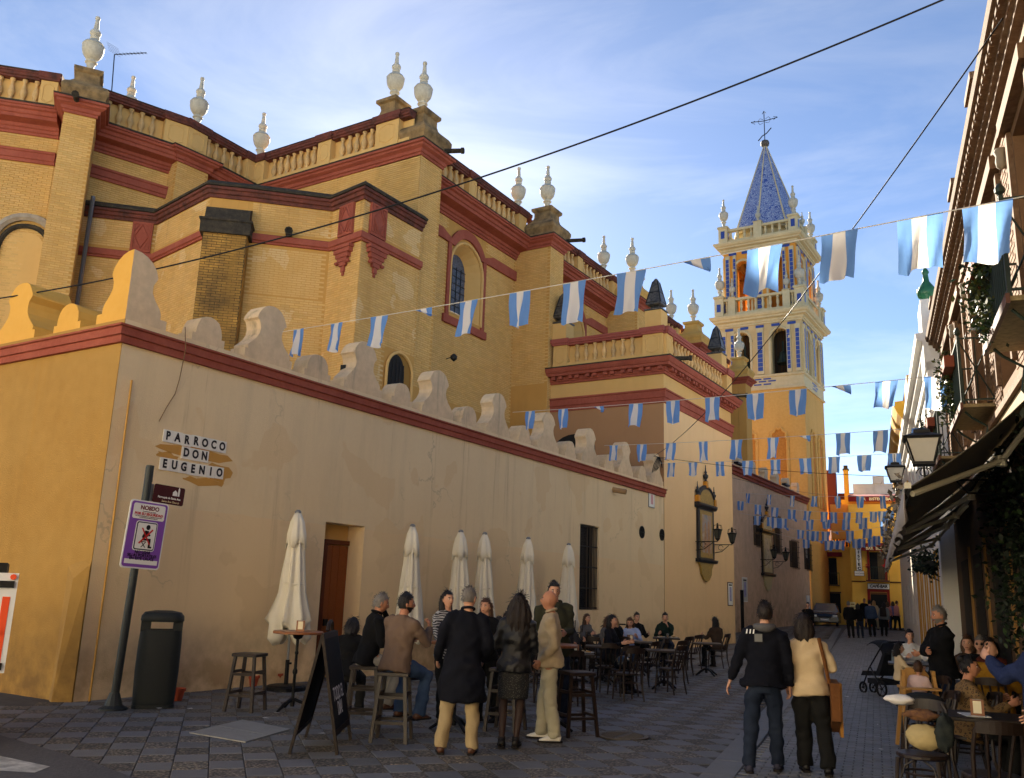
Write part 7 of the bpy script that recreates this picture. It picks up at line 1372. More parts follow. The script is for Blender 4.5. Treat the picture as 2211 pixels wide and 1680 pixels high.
# parked car at the end of the street
t=thing('parked_car','dark car facing the viewer at the far end beside the tower','car',SR(64,-3.05,.42)); M_CP=mat('car_paint_dark',lin((34,38,46)),.25,metal=.4,spec=.6)
def carring(s,hw,z0,z1,b=.1): return [P3(s,-3.05+x,z) for x,z in ((-hw,z0),(hw,z0),(hw+.03,(z0+z1)/2),(hw-b,z1),(-hw+b,z1),(-hw-.03,(z0+z1)/2))]
def loft6(rs): q=MB(); k=6; q.add([p for r in rs for p in r],[(i*k+j,i*k+(j+1)%k,(i+1)*k+(j+1)%k,(i+1)*k+j) for i in range(len(rs)-1) for j in range(k)]+[tuple(range(k))[::-1],tuple((len(rs)-1)*k+j for j in range(k))]); return q
z0=.42
fixn(loft6([carring(62.0,.78,z0+.28,z0+.62),carring(62.15,.84,z0+.22,z0+.78),carring(63.1,.86,z0+.2,z0+.92),carring(65.6,.86,z0+.2,z0+.95),carring(66.1,.8,z0+.28,z0+.9)]).build('body',M_CP,t,smooth='auto')); fixn(loft6([carring(63.0,.78,z0+.9,z0+.93,.06),carring(63.7,.72,z0+.92,z0+1.4,.12),carring(65.2,.7,z0+.92,z0+1.42,.12),carring(65.9,.72,z0+.9,z0+.96,.06)]).build('cabin',mat('car_glass',lin((70,86,104)),.08,spec=.8),t))
q=MB(); q.obox(P3(63.72,-3.05-.6,z0+1.405),_n3*1.2,_v3*1.5,(0,0,.03)); q.build('roof',M_CP,t)
for x in (-.62,.62): q=MB(); q.obox(P3(61.99,-3.05+x-.14,z0+.58),_n3*.28,_v3*.1,(0,0,.12)); q.build('headlight',mat('headlamp',lin((200,204,206)),.1,spec=.8),t); q=MB(); q.tube([P3(62.6,-3.05+x*1.28,z0+.31),P3(62.6,-3.05+x*1.05,z0+.31)],.31,14); q.build('wheel',mat('tyre',lin((22,22,22)),.8),t)
q=MB(); q.obox(P3(61.96,-3.05-.26,z0+.36),_n3*.52,_v3*.03,(0,0,.11)); q.build('number_plate',M_SW,t); q=MB(); q.obox(P3(61.97,-3.05-.4,z0+.52),_n3*.8,_v3*.04,(0,0,.1)); q.build('grille',M_BK,t)
q=MB(); q.tube([SR(61,-3.95,.4),SR(61,-3.95,2.3)],.12,10); tag(q.build('white_post',M_W),'white post at the tower corner beside the parked car','post')
# ------------------------------------------------------------------ people
def atd(px,py,d): r=ray(px,py); c=RM.T@r; return CAM+r*(d/c[2])
JOBS=[]
def fab(name,c,rough=.88,n2=None,sc=9,bump=.25,bs=90,amt=.35): return mat('cloth_'+name,lin(c),rough,noise=[(sc,amt,lin(n2) if n2 else tuple(v*.7 for v in lin(c))),(70,.2,tuple(v*.8 for v in lin(c)))],bump=bump,bscale=bs,objvar=-1,spec=.2)
SK=[mat('skin_light',lin((206,156,128)),.55,noise=[(20,.2,lin((190,132,108)))],objvar=-1),mat('skin_tan',lin((184,128,98)),.55,noise=[(20,.2,lin((166,108,82)))],objvar=-1)]
M_EYE=mat('eye_white',lin((226,222,214)),.3); M_PUP=mat('eye_dark',lin((24,18,16)),.3); M_LIP=mat('lip',lin((160,84,76)),.5)
def hairmat(n,c): return mat('hair_'+n,lin(c),.5,noise=[(30,.5,tuple(v*.5 for v in lin(c))),(90,.3,tuple(min(1,v*1.5) for v in lin(c)))],bump=.5,bscale=120,objvar=-1,spec=.4)
HB,HD,HBR,HG,HBL=hairmat('black',(24,20,20)),hairmat('dark',(38,28,22)),hairmat('brown',(84,56,36)),hairmat('grey',(120,114,108)),hairmat('blonde',(176,136,84))
def rx_(a): return np.array(Matrix.Rotation(a,3,'X'))
def rz_(a): return np.array(Matrix.Rotation(a,3,'Z'))
def ik(a,b,l1,l2,pole):
    a,b=np.array(a,float),np.array(b,float); d=b-a; L=np.linalg.norm(d); mx_=(l1+l2)*.998
    if L>mx_: b=a+d/L*mx_; d=b-a; L=mx_
    x=(l1*l1-l2*l2+L*L)/(2*L); h=math.sqrt(max(0,l1*l1-x*x)); u=d/L; p=np.array(pole,float); p=p-u*p.dot(u); p/=np.linalg.norm(p)+1e-9
    return a+u*x+p*h,b
def tubeloft(mb,pts,rx,ry,right=None,n=14,m=0):
    """closed lofted limb: rings perpendicular to the path, right = preferred x axis"""
    P=[np.array(p,float) for p in pts]; k=len(P); v=[]
    for i in range(k):
        t=P[min(i+1,k-1)]-P[max(i-1,0)]; t/=np.linalg.norm(t)+1e-9
        r=np.array(right if right is not None else (1,0,0),float); u=r-t*r.dot(t)
        if np.linalg.norm(u)<.1: u=np.array([0,1.,0])-t*t[1]
        u/=np.linalg.norm(u); w_=np.cross(t,u)
        for j in range(n): a=2*math.pi*j/n; v.append(P[i]+u*math.cos(a)*rx[i]+w_*math.sin(a)*ry[i])
    f=[(i*n+j,i*n+(j+1)%n,(i+1)*n+(j+1)%n,(i+1)*n+j) for i in range(k-1) for j in range(n)]; v+= [P[0],P[-1]]; a,b=len(v)-2,len(v)-1
    f+=[(a,(j+1)%n,j) for j in range(n)]+[(b,(k-1)*n+j,(k-1)*n+(j+1)%n) for j in range(n)]
    mb.add(v,f,m)
def ball(mb,c,r,m=0,s=(1,1,1),n=10):
    v=[];B=7
    for i in range(B+1):
        th=math.pi*i/B
        for j in range(n): a=2*math.pi*j/n; v.append((c[0]+r*s[0]*math.sin(th)*math.cos(a),c[1]+r*s[1]*math.sin(th)*math.sin(a),c[2]+r*s[2]*math.cos(th)))
    mb.add(v,[(i*n+j,(i+1)*n+j,(i+1)*n+(j+1)%n,i*n+(j+1)%n) for i in range(B) for j in range(n)],m)
def headpt(th,ph,k=1.0,fem=False):
    """th polar from top, ph azimuth (0 = front +Y)"""
    x,y,z=math.sin(th)*math.sin(ph),math.sin(th)*math.cos(ph),math.cos(th)
    X,Y,Z=.0765*x,.093*y,.116*z
    if z<0: 
        t=-z; X*=1-.30*t**1.3; 
        if y>0: Y=Y*(1-.05*t)+.012*t*t*(1 if y>.1 else y*10)
        else: Y*=1-.25*t
    if y>0:
        g=lambda x0,z0,sx,sz:math.exp(-((X-x0)/sx)**2-((Z-z0)/sz)**2)
        Y+= y*( .027*g(0,-.020,.012,.020)+.010*g(0,.006,.010,.02) -.009*(g(.03,.012,.016,.012)+g(-.03,.012,.016,.012)) +.006*(g(0,.032,.05,.010)) +.005*g(0,-.058,.022,.009)+.006*g(0,-.092,.022,.014)+.004*(g(.04,-.02,.018,.02)+g(-.04,-.02,.018,.02)) )
    return np.array([X*k,Y*k,Z*k])
def head_mesh(mb,fem=False):
    A,B=28,20; v=[headpt(math.pi*i/B,2*math.pi*j/A) for i in range(B+1) for j in range(A)]
    mb.add(v,[(i*A+j,i*A+(j+1)%A,(i+1)*A+(j+1)%A,(i+1)*A+j) for i in range(B) for j in range(A)],0)
    for sx in (-1,1):
        ball(mb,(sx*.030,.0745,.011),.0115,1,(1.25,.75,.7)); ball(mb,(sx*.030,.0805,.011),.0075,2); ball(mb,(sx*.077,-.006,-.008),.030,0,(.28,.6,1.05))
        mb.tube([(sx*.048,.073,.026),(sx*.03,.084,.032),(sx*.013,.086,.027)],.0052,4,2)
    mb.tube([(-.022,.085,-.058),(-.01,.0925,-.055),(0,.0935,-.056),(.01,.0925,-.055),(.022,.085,-.058)],[.003,.0055,.0055,.0055,.003],5,3)
def hair_mesh(style,seed=0):
    r_=np.random.default_rng(seed); mb=MB(); A,B=36,22; ph0=r_.uniform(0,6,4)
    def keep(th,a):
        y=math.cos(a); z=math.cos(th); s_=abs(math.sin(a))
        if style=='buzz': lim=.50 if y>.35 else (.12 if y>-.1 else -.45)
        elif style=='receding': lim=.72 if y>.3 else (.10 if y>-.1 else -.45)
        else: lim=.52 if y>.45 else (.30 if y>.25 else (-.12 if y>-.05 else -.55))
        return z>lim
    thick={'buzz':1.035,'receding':1.04,'short':1.085,'long':1.10,'curly':1.17,'bun':1.07,'quiff':1.09,'bob':1.12}.get(style,1.08); v=[]
    for i in range(B+1):
        th=math.pi*i/B*.78
        for j in range(A):
            a=2*math.pi*j/A; k=thick+ (.018 if style!='curly' else .06)*math.sin(9*a+5*th+ph0[0])*math.sin(th)+(.012 if style!='curly' else .05)*math.sin(17*a-7*th+ph0[1])*math.sin(th)
            if style=='quiff' and math.cos(a)>.3 and th<.9: k+=.10*math.cos(a)*(th/.9)
            v.append(headpt(th,a,k)+np.array([0,-.004,.004]))
    idx=[(i*A+j,i*A+(j+1)%A,(i+1)*A+(j+1)%A,(i+1)*A+j) for i in range(B) for j in range(A) if keep(math.pi*(i+.5)/B*.78,2*math.pi*(j+.5)/A)]
    mb.add(v,idx)
    if style in('long','curly','bob'):
        L_={'long':.36,'curly':.42,'bob':.17}[style]; n=40; rings=12; v=[]
        for i in range(rings+1):
            f=i/rings; z=.06-(L_+.06)*f; rx=.088+.03*math.sin(min(1,f*1.4)*math.pi*.5) -.03*max(0,f-.6)/.4; ry=.06+.012*math.sin(f*3); cy=-.045-.01*f
            if style=='curly': rx+=.035*math.sin(f*math.pi); ry+=.03*math.sin(f*math.pi)
            for j in range(n):
                a=2*math.pi*j/n; am=.05 if style!='curly' else .13; k=1+am*math.sin(11*a+ph0[2]+2*f)+am*.7*math.sin(19*a+ph0[3]-(3 if style!='curly' else 14)*f); 
                x=rx*k*math.cos(a); y=cy+ry*k*math.sin(a); 
                if y>.0 and abs(x)<.07: y=.0 if f<.45 else y*.4
                v.append((x,y,z+(.02*math.sin(7*a+ph0[0]) if i==rings else 0)))
        mb.add(v,[(i*n+j,(i+1)*n+j,(i+1)*n+(j+1)%n,i*n+(j+1)%n) for i in range(rings) for j in range(n)]+[tuple(rings*n+j for j in range(n))[::-1]])
    src=mb.v[:]; r2=np.random.default_rng(seed+5); F_=list(mb.f)
    for _ in range(260 if style in('long','curly','bob') else 170):
        f=F_[r2.integers(len(F_))]; 
        if len(f)>4: continue
        p=np.mean([src[i] for i in f],axis=0); o=p/(np.linalg.norm(p*np.array([1,1,.6]))+1e-6); dn=np.array([0,-.25,-1.0]) if (style in('long','curly','bob') or p[2]<.03) else np.array([r2.normal(0,.7),-.5,.25]); L=(.03 if style not in('long','curly','bob') else .07)*r2.uniform(.5,1.3)
        d=dn+o*(.45 if style!='curly' else .9)+r2.normal(0,.35,3); d/=np.linalg.norm(d); sd=np.cross(d,o); sd/=np.linalg.norm(sd)+1e-6; w_=.0045
        mb.add([p-sd*w_-d*.01,p+sd*w_-d*.01,p+d*L*.6+o*.004+sd*w_*.6,p+d*L],[(0,1,2,3)])
    if style=='bun': ball(mb,(0,-.085,.085),.05,0,(1.1,.9,.9),14)
    return mb
def hand(mb,w_,d,palm,curl=.6,side=1,m=0):
    """w_ wrist, d pointing direction, palm normal; fingers bend towards palm"""
    d=_n(np.array(d,float)); pn=np.array(palm,float); pn=_n(pn-d*pn.dot(d)); s=np.cross(d,pn)*side
    tubeloft(mb,[w_-d*.02,w_+d*.015,w_+d*.05,w_+d*.085],[.026,.030,.040,.038],[.018,.016,.015,.012],s,10,m)
    for k,(off,L) in enumerate(((-.029,.062),(-.010,.072),(.010,.068),(.028,.052))):
        b=w_+d*.08+s*off; dd=d; pts=[b]
        for q in range(3):
            ang=curl*(.5+.45*q); dd=_n(d*math.cos(ang)+pn*math.sin(ang)); pts.append(pts[-1]+dd*L*(.42,.33,.25)[q])
        mb.tube(pts,[.0092,.0088,.008,.006],6,m)
    b=w_+d*.03-s*.03; t1=b+_n(d*.6-s*.6+pn*.35)*.04; mb.tube([b,t1,t1+_n(d*.8-s*.1+pn*.5)*.032],[.012,.010,.007],6,m)
def wrinkle(me,amp,seed,fs=1.0):
    n=len(me.vertices); a=np.empty(n*3); me.vertices.foreach_get('co',a); a=a.reshape(-1,3); no=np.empty(n*3); me.vertices.foreach_get('normal',no); no=no.reshape(-1,3); r_=np.random.default_rng(seed); d=np.zeros(n)
    for k in range(9):
        dr=r_.normal(0,1,3)*np.array([1,1,1.5]); dr/=np.linalg.norm(dr); fr=r_.uniform(22,70)*fs; w2=r_.normal(0,1,3); w2/=np.linalg.norm(w2); d+=np.sin(a@dr*fr+r_.uniform(0,6)+1.6*np.sin(a@w2*fr*.35+r_.uniform(0,6)))/ (fr/30)
    d=np.sign(d)*np.abs(d/5)**.85; me.vertices.foreach_set('co',(a+no*(d*amp)[:,None]).ravel()); me.update()
def skinjob(mb,name,mt,parent,vs,amp=0,seed=0,sm=5):
    o=mb.build('tmp_'+name,mt,None,world=False); md=o.modifiers.new('r','REMESH'); md.mode='VOXEL'; md.voxel_size=vs; md.use_smooth_shade=True; s_=o.modifiers.new('s','SMOOTH'); s_.factor=.5; s_.iterations=sm; JOBS.append((o,name,mt,parent,amp,seed))
def person(label,loc,phi,H=1.75,group='guests',pel=None,lean=0,feet=None,hands=None,curl=(.7,.7),palm=None,pole=None,head=(0,0),fem=False,skin=0,hair='short',hm=None,beard=None,top=None,bottom=None,shoe=None,coat=0,sleeve=True,skirt=0,legs=None,vs=.017,collar=None,glasses=False,hood=None,wide=1.0,roll=0,name='person',lw=1.0,detail=True,kneepole=None):
    """phi: 0 = seen from behind, 90 = faces picture right, 180 = faces the viewer"""
    rz=math.atan2(loc[1],loc[0])-math.pi/2-R_(phi); t=thing(name,label,'person',loc,rz,group); k=H/1.75; sd=abs(hash(label))%10000 if False else sum(ord(c) for c in label)
    P=np.array(pel if pel is not None else ((.035 if sd%2 else -.035)*(1 if H>1.5 else 0),0,.93*k),float); Rt=rx_(-R_(lean))@np.array(Matrix.Rotation(R_((3.0 if sd%2 else -3.0) if pel is None else (sd%5-2)*1.2),3,'Y')); S=lambda x,y,z:P+Rt@(np.array([x,y,z])*k)
    sw=.160 if fem else .185; sh=[S(-sw,-.01,.462),S(sw,-.01,.462)]; neck=S(0,.005,.56); hc=neck+(Rt@np.array([0,.018,.128]))*k if abs(lean)<25 else neck+np.array([0,.06,.115])*k
    hw=.095; hip=[P+np.array([-hw,0,0])*k,P+np.array([hw,0,0])*k]
    feet=feet or [(-.11,-.02,.08),(.11,.03,.08)]; hands=hands or [(-.27,.05,.86),(.27,.05,.86)]
    kn=[];an=[];el=[];wr=[]
    for i in (0,1):
        a,b=ik(hip[i],np.array(feet[i])*np.array([1,1,1]),.43*k,.425*k,(kneepole[i] if kneepole else ((-.12,1,0.1) if i==0 else (.12,1,.1)))); kn.append(a); an.append(b)
        a,b=ik(sh[i],np.array(hands[i],float),.29*k,.255*k,(pole[i] if pole else ((-.45,-.55,-1) if i==0 else (.45,-.55,-1)))); el.append(a); wr.append(b)
    up=Rt@np.array([0,0,1.]); 
    # body: one continuous skin figure under the clothes
    b=MB(); W=.86
    tubeloft(b,[S(0,0,-.05),S(0,.0,.0),S(0,.01,.14),S(0,.01,.32),S(0,0,.47),S(0,0,.545)],[.10*W*k,.155*W*k,.135*W*k,.165*W*k,.17*W*k,.06*k],[.08*k,.11*W*k,.10*W*k,.115*W*k,.09*W*k,.055*k])
    tubeloft(b,[S(0,-.005,.50),neck,hc-up*.05],[.062*k,.054*k,.056*k],[.062*k,.056*k,.06*k])
    for i in (0,1):
        tubeloft(b,[sh[i]-(sh[i]-neck)*.25,sh[i],(sh[i]+el[i])/2,el[i],(el[i]+wr[i])/2,wr[i]],[.05*k,.052*k,.045*k,.037*k,.036*k,.025*k],[.05*k,.052*k,.045*k,.037*k,.034*k,.022*k])
        tubeloft(b,[hip[i]+up*.02,(hip[i]+kn[i])/2,kn[i],(kn[i]*.65+an[i]*.35),an[i]],[.08*k,.07*k,.052*k,.052*k,.036*k],[.08*k,.07*k,.052*k,.054*k,.038*k])
    J0=len(JOBS); legm=legs; skinjob(b,'body',[SK[skin]]+([legs] if legs else []),t,vs*1.15,0,sd,4)
    # head + hands joined to the same body mesh afterwards
    hb=MB(); head_mesh(hb,fem); yaw,pit=head; Rh=rz_(R_(-yaw))@rx_(R_(pit))@np.array(Matrix.Rotation(R_(roll),3,'Y')); hs=1.0*k**.6*(.96 if fem else 1.0); hb.v=[tuple(hc+Rh@(np.array(p)*hs)) for p in hb.v]
    for i in (0,1):
        d=wr[i]-el[i]; pm=palm[i] if palm else ((1,0,0) if i==0 else (-1,0,0)); mbh=MB(); hand(mbh,wr[i],d,pm,curl[i],1 if i==0 else -1,0); hb.add(mbh.v,mbh.f,0)
    JOBS.append(('join',hb,J0))
    # clothing
    tk=.014*k
    if top is not None:
        g=MB(); lo=-.10-coat; rxs=[(.198+.01*(coat>0))*wide,.192*wide,.152*wide if fem else .165*wide,.18*wide,.172*wide,.12,.078]; 
        pts=[S(0,-.005,-.09),S(0,0,.0),S(0,.012,.14),S(0,.015,.32),S(0,.004,.43),S(0,-.004,.505),S(0,-.004,.555)]; rys=[.155*wide,.150*wide,.122*wide,.132*wide,.118,.088,.066]
        if coat: 
            pts=[P+np.array([0,-.005,-coat*1.0])*k,P+np.array([0,-.005,-coat*.5])*k]+pts; rxs=[.235*wide,.225*wide]+rxs; rys=[.19*wide,.18*wide]+rys
        tubeloft(g,pts,[q*k for q in rxs],[q*k for q in rys],n=20)
        for i in (0,1):
            e=wr[i]+(wr[i]-el[i])*-.04 if sleeve else el[i]+(wr[i]-el[i])*.2
            tubeloft(g,[sh[i]+(neck-sh[i])*.45,sh[i]*.96+neck*.04,(sh[i]*.5+el[i]*.5),el[i],(el[i]*.45+e*.55),e],[.055*k,(.068)*k*wide,.062*k*wide,.054*k*wide,.049*k*wide,.042*k],[.055*k,.068*k*wide,.064*k*wide,.056*k*wide,.05*k*wide,.040*k])
        skinjob(g,'jacket' if coat or hood or collar else 'sweater',top,t,vs,.017*k if detail else 0,sd)
        if collar is not None:
            c=MB(); c.tube([neck+(np.array([.068*math.cos(a),.062*math.sin(a)-.005,.02*math.sin(a)*-1+.012]))*k for a in np.linspace(R_(-250),R_(70),14)],.016*k,6); c.build('collar',collar,t,world=False,smooth=True)
        if hood is not None:
            c=MB(); v=[]; 
            for q in np.linspace(0,math.pi,11): c_=neck+np.array([.10*math.cos(q),-.03-.085*math.sin(q),.0-.02*math.sin(q)])*k; v.append(c_)
            c.tube(v,[.015*k]+[.03*k,.036*k,.042*k,.046*k,.048*k,.046*k,.042*k,.036*k,.03*k]+[.015*k],8); c.build('hood',hood,t,world=False,smooth=True)
    if bottom is not None and not skirt:
        g=MB(); tubeloft(g,[P+np.array([0,0,.09])*k,P+np.array([0,0,0.0]),P+np.array([0,0,-.13])*k],[.145*k,.165*k,.13*k],[.112*k,.124*k,.11*k],n=18)
        for i in (0,1):
            dn_=np.array([0,0,-1]); tubeloft(g,[hip[i]*np.array([.8,1,1])+np.array([0,0,.0]),hip[i]*.55+kn[i]*.45,kn[i],kn[i]*.5+an[i]*.5,an[i]+(an[i]-kn[i])*.06],[.085*k,.094*k*lw,.078*k*lw,.074*k*lw,.070*k*lw],[.098*k,.098*k*lw,.082*k*lw,.076*k*lw,.074*k*lw])
        skinjob(g,'trousers',bottom,t,vs,.017*k if detail else 0,sd+1)
    if skirt:
        g=MB(); 
        if pel is None: tubeloft(g,[P+np.array([0,0,.12])*k,P,P+np.array([0,0,-.2])*k,P+np.array([0,.0,-skirt])*k],[.145*k,.18*k,.185*k,.18*k],[.11*k,.135*k,.14*k,.135*k],n=20)
        skinjob(g,'skirt',bottom,t,vs,.004,sd+1)
    for i in (0,1):
        sm_=shoe or M_BK; a=an[i]; fw=np.array([0,1.,0]); sd_=-.10 if i==0 else .10; fw=_n(np.array([sd_,1,0])); 
        ps=[a-fw*.075+np.array([0,0,-.045]),a-fw*.03+np.array([0,0,-.03]),a+fw*.05+np.array([0,0,-.04]),a+fw*.12+np.array([0,0,-.053]),a+fw*.185+np.array([0,0,-.062])]
        g=MB(); tubeloft(g,ps,[.034,.041,.043,.047,.024],[.034,.05,.042,.030,.016],(1,0,0),12); tubeloft(g,[a+np.array([0,0,-.04]),a+np.array([0,-.005,.035])],[.044,.043],[.05,.046],n=12)
        sh_=g.build('shoe',sm_,t,smooth=True,world=False); g=MB(); v=[]
        pr=np.cross(fw,ZU)
        for u,w2 in ((-.10,.028),(-.07,.04),(.05,.043),(.13,.05),(.19,.034),(.205,.012)): v+=[(u,w2)]
        poly=[(u,w2) for u,w2 in v]+[(u,-w2) for u,w2 in v[::-1]]; g.prism(poly,a+np.array([0,0,-.08]),fw,pr,(0,0,.02)); fixn(g.build('sole',mat('rubber_sole',lin((196,190,176)) if shoe is not None and shoe.name.endswith('white') else lin((30,26,24)),.8),sh_,world=False))
    if hair!='bald' and hm is not None:
        g=hair_mesh(hair,sd); g.v=[tuple(hc+Rh@(np.array(p)*hs)) if True else p for p in g.v]; g.build('hair',hm,t,world=False,smooth=True)
    if beard is not None:
        g=MB(); A,B=28,20; v=[headpt(math.pi*i/B,2*math.pi*j/A,1.03) for i in range(B+1) for j in range(A)]; fs=[]
        for i in range(B):
            for j in range(A):
                th,a=math.pi*(i+.5)/B,2*math.pi*(j+.5)/A; p=headpt(th,a)
                if math.cos(a)>-.05 and p[2]<-.035 and not(abs(p[0])<.024 and -.066<p[2]<-.048) : fs.append((i*A+j,i*A+(j+1)%A,(i+1)*A+(j+1)%A,(i+1)*A+j))
        g.add(v,fs); g.v=[tuple(hc+Rh@(np.array(p)*hs)) for p in g.v]; g.build('beard',beard,t,world=False,smooth=True)
    if glasses:
        g=MB()
        for sx in (-1,1): ball(g,(sx*.031,.088,.010),.02,0,(1,.25,.75)); g.tube([(sx*.05,.085,.012),(sx*.075,.0,.005)],.003,4)
        g.tube([(-.012,.097,.012),(.012,.097,.012)],.003,4); g.v=[tuple(hc+Rh@(np.array(p)*hs)) for p in g.v]; g.build('sunglasses',M_BK,t,world=False,smooth=True)
    return t,dict(P=P,sh=sh,neck=neck,hc=hc,wr=wr,el=el,kn=kn,an=an,k=k,S=S)
def finish_people():
    bpy.context.view_layer.update(); dg=bpy.context.evaluated_depsgraph_get(); dg.update(); res={}
    for i,j in enumerate(JOBS):
        if j[0]=='join': continue
        o,name,mt,parent,amp,seed=j; me=bpy.data.meshes.new_from_object(o.evaluated_get(dg)); me.name=name
        if amp: wrinkle(me,amp,seed)
        me.polygons.foreach_set('use_smooth',[True]*len(me.polygons)); me.materials.clear()
        for q in (mt if isinstance(mt,list) else [mt]): me.materials.append(q)
        ob=bpy.data.objects.new(name,me); COL.objects.link(ob); ob.parent=parent; res[i]=ob
    for j in JOBS:
        if j[0]!='join': bpy.data.objects.remove(j[0])
    for j in JOBS:
        if j[0]=='join':
            ob=res[j[2]]; me=ob.data; nm=len(me.materials); legs=nm>1
            if legs:
                lz=[p.center[2] for p in me.polygons]; me.polygons.foreach_set('material_index',[1 if z<1.0 else 0 for z in lz])
            bm=bmesh.new(); bm.from_mesh(me); 
            base=len(me.materials); 
            for q in (M_EYE,M_PUP,M_LIP): me.materials.append(q)
            vs_=[bm.verts.new(p) for p in j[1].v]
            for f,m_ in zip(j[1].f,j[1].m):
                try: fc=bm.faces.new([vs_[i] for i in f]); fc.smooth=True; fc.material_index=0 if m_==0 else base+m_-1
                except ValueError: pass
            bm.to_mesh(me); bm.free(); me.update()
# ---- outfits
NAVY=fab('navy_coat',(16,18,28)); BLACK=fab('black_jacket',(15,15,17)); TAUPE=fab('taupe_knit',(112,92,78)); JEANS=fab('blue_denim',(44,62,92),n2=(84,106,138),sc=6); DJEANS=fab('dark_denim',(26,34,50),n2=(56,68,88),sc=6); KHAKI=fab('khaki_chino',(168,148,112)); LGREY=fab('light_grey_trousers',(156,150,140)); BEIGE=fab('beige_overshirt',(190,170,136)); PALEJ=fab('pale_jeans',(186,178,150)); LEATH=mat('black_leather',lin((15,15,16)),.4,noise=[(12,.4,lin((28,27,28)))],bump=.4,bscale=60,objvar=-1,spec=.5); OLIVE=fab('olive_jacket',(54,54,40)); CHAR=fab('charcoal_sweat',(42,42,46)); BLUES=fab('pale_blue_shirt',(166,182,220)); DGREEN=fab('dark_green_hoodie',(28,44,36)); BROWNJ=fab('brown_jacket',(64,50,40)); GREYJ=fab('grey_jacket',(96,94,94)); CREAM=fab('cream_knit',(222,196,154)); BTROU=fab('black_trousers',(26,26,25)); WHITES=fab('white_shirt',(226,222,216)); YELL=fab('mustard_puffer',(150,106,24)); DENJ=fab('denim_jacket',(62,76,98)); PINK=fab('pink_top',(224,150,136)); GREYC=fab('grey_cardigan',(130,132,132)); NAVYK=fab('navy_knit',(30,40,72),n2=(54,66,104),sc=60); LILAC=fab('lilac_top',(140,130,170))
def pattern(name,c1,c2,sc,kind='vor',edge=.5):
    M=bpy.data.materials.new(name); M.use_nodes=True; n=M.node_tree; l=n.links; b=n.nodes['Principled BSDF']; b.inputs['Roughness'].default_value=.8; tcn=n.nodes.new('ShaderNodeTexCoord'); cr=n.nodes.new('ShaderNodeValToRGB'); E=cr.color_ramp.elements
    if kind=='vor':
        z=n.nodes.new('ShaderNodeTexVoronoi'); z.inputs['Scale'].default_value=sc; l.new(tcn.outputs['Object'],z.inputs['Vector']); E[0].position=.0; E[0].color=(*lin((120,84,44)),1); E[1].position=edge+.12; E[1].color=(*lin(c2),1); x=E.new(.28); x.color=(*lin(c1),1); x=E.new(.22); x.color=(*lin((120,84,44)),1); x=E.new(edge); x.color=(*lin(c1),1); l.new(z.outputs['Distance'],cr.inputs[0])
    elif kind=='wave':
        z=n.nodes.new('ShaderNodeTexWave'); z.wave_type='RINGS'; z.inputs['Scale'].default_value=sc; z.inputs['Distortion'].default_value=9; z.inputs['Detail'].default_value=3; l.new(tcn.outputs['Object'],z.inputs['Vector']); E[0].position=.45; E[0].color=(*lin(c1),1); E[1].position=.55; E[1].color=(*lin(c2),1); l.new(z.outputs['Fac'],cr.inputs[0])
    else:
        z=n.nodes.new('ShaderNodeTexVoronoi'); z.inputs['Scale'].default_value=sc; l.new(tcn.outputs['Object'],z.inputs['Vector']); E[0].position=.16; E[0].color=(*lin(c2),1); E[1].position=.22; E[1].color=(*lin(c1),1); l.new(z.outputs['Distance'],cr.inputs[0])
    l.new(cr.outputs[0],b.inputs['Base Color']); return M
LEOP=pattern('leopard_print',(24,18,13),(120,92,52),30,'vor',.34); PAIS=pattern('paisley_print',(26,26,30),(176,174,172),9,'wave'); SEQ=pattern('sequin_print',(20,20,22),(150,146,130),90,'dot')
TIGHT=mat('sheer_tights',lin((58,42,38)),.6,objvar=-1)
SHBR=mat('leather_brown',lin((80,48,32)),.45,spec=.5); SHW=mat('sneaker_white',lin((228,222,208)),.6); SHB=mat('shoe_black',lin((24,22,22)),.5); SHN=mat('sneaker_navy',lin((50,50,66)),.6)
def seated(h,reach=.42,fz=.08,sp=.14,bk=0): return dict(pel=(0,bk,h+.085),feet=[(-sp,bk+reach+.02,fz),(sp,bk+reach-.03,fz)])
def stand(sp=.12,dy=.05): return dict(feet=[(-sp,-dy,.08),(sp,dy,.08)])
GG='people drinking and eating on the terrace'
# --- group at the high tables
person('grey haired man in black jacket on a stool, hand at his mouth',(-7.75,9.15,0),72,1.78,GG,**{**seated(.78,.30,.33,.12),'lean':10},hands=[(-.10,.22,1.46),(.16,.34,1.12)],head=(8,-16),curl=(1.2,.8),palm=[(.4,-.8,.2),(-1,0,0)],hair='short',hm=HG,top=BLACK,bottom=LGREY,shoe=SHBR,skin=1,collar=BLACK,wide=1.06)
person('man in taupe sweater and jeans on a stool, seen from behind',(-6.95,8.75,0),38,1.80,GG,**{**seated(.78,.32,.30,.17),'lean':6},hands=[(-.16,.42,1.12),(.20,.36,1.30)],head=(38,-4),curl=(.8,1.3),hair='short',hm=HB,beard=HB,top=TAUPE,bottom=JEANS,shoe=SHBR,skin=1,wide=1.08)
person('smiling woman with long black hair and black and white patterned blouse',(-7.42,10.5,0),150,1.75,GG,**stand(.1),hands=[(-.2,.3,1.08),(.16,.33,1.06)],head=(-8,2),fem=True,hair='long',hm=HB,top=PAIS,bottom=BTROU,shoe=SHB,skin=0)
person('man in long navy coat and khaki trousers, seen from behind',(-5.89,8.56,0),2,1.80,GG,feet=[(-.17,-.03,.08),(.17,.02,.08)],hands=[(-.26,.16,.98),(.26,.20,.98)],head=(28,-3),hair='receding',hm=HG,top=NAVY,coat=.40,bottom=KHAKI,shoe=SHBR,collar=NAVY,wide=1.12,glasses=True)
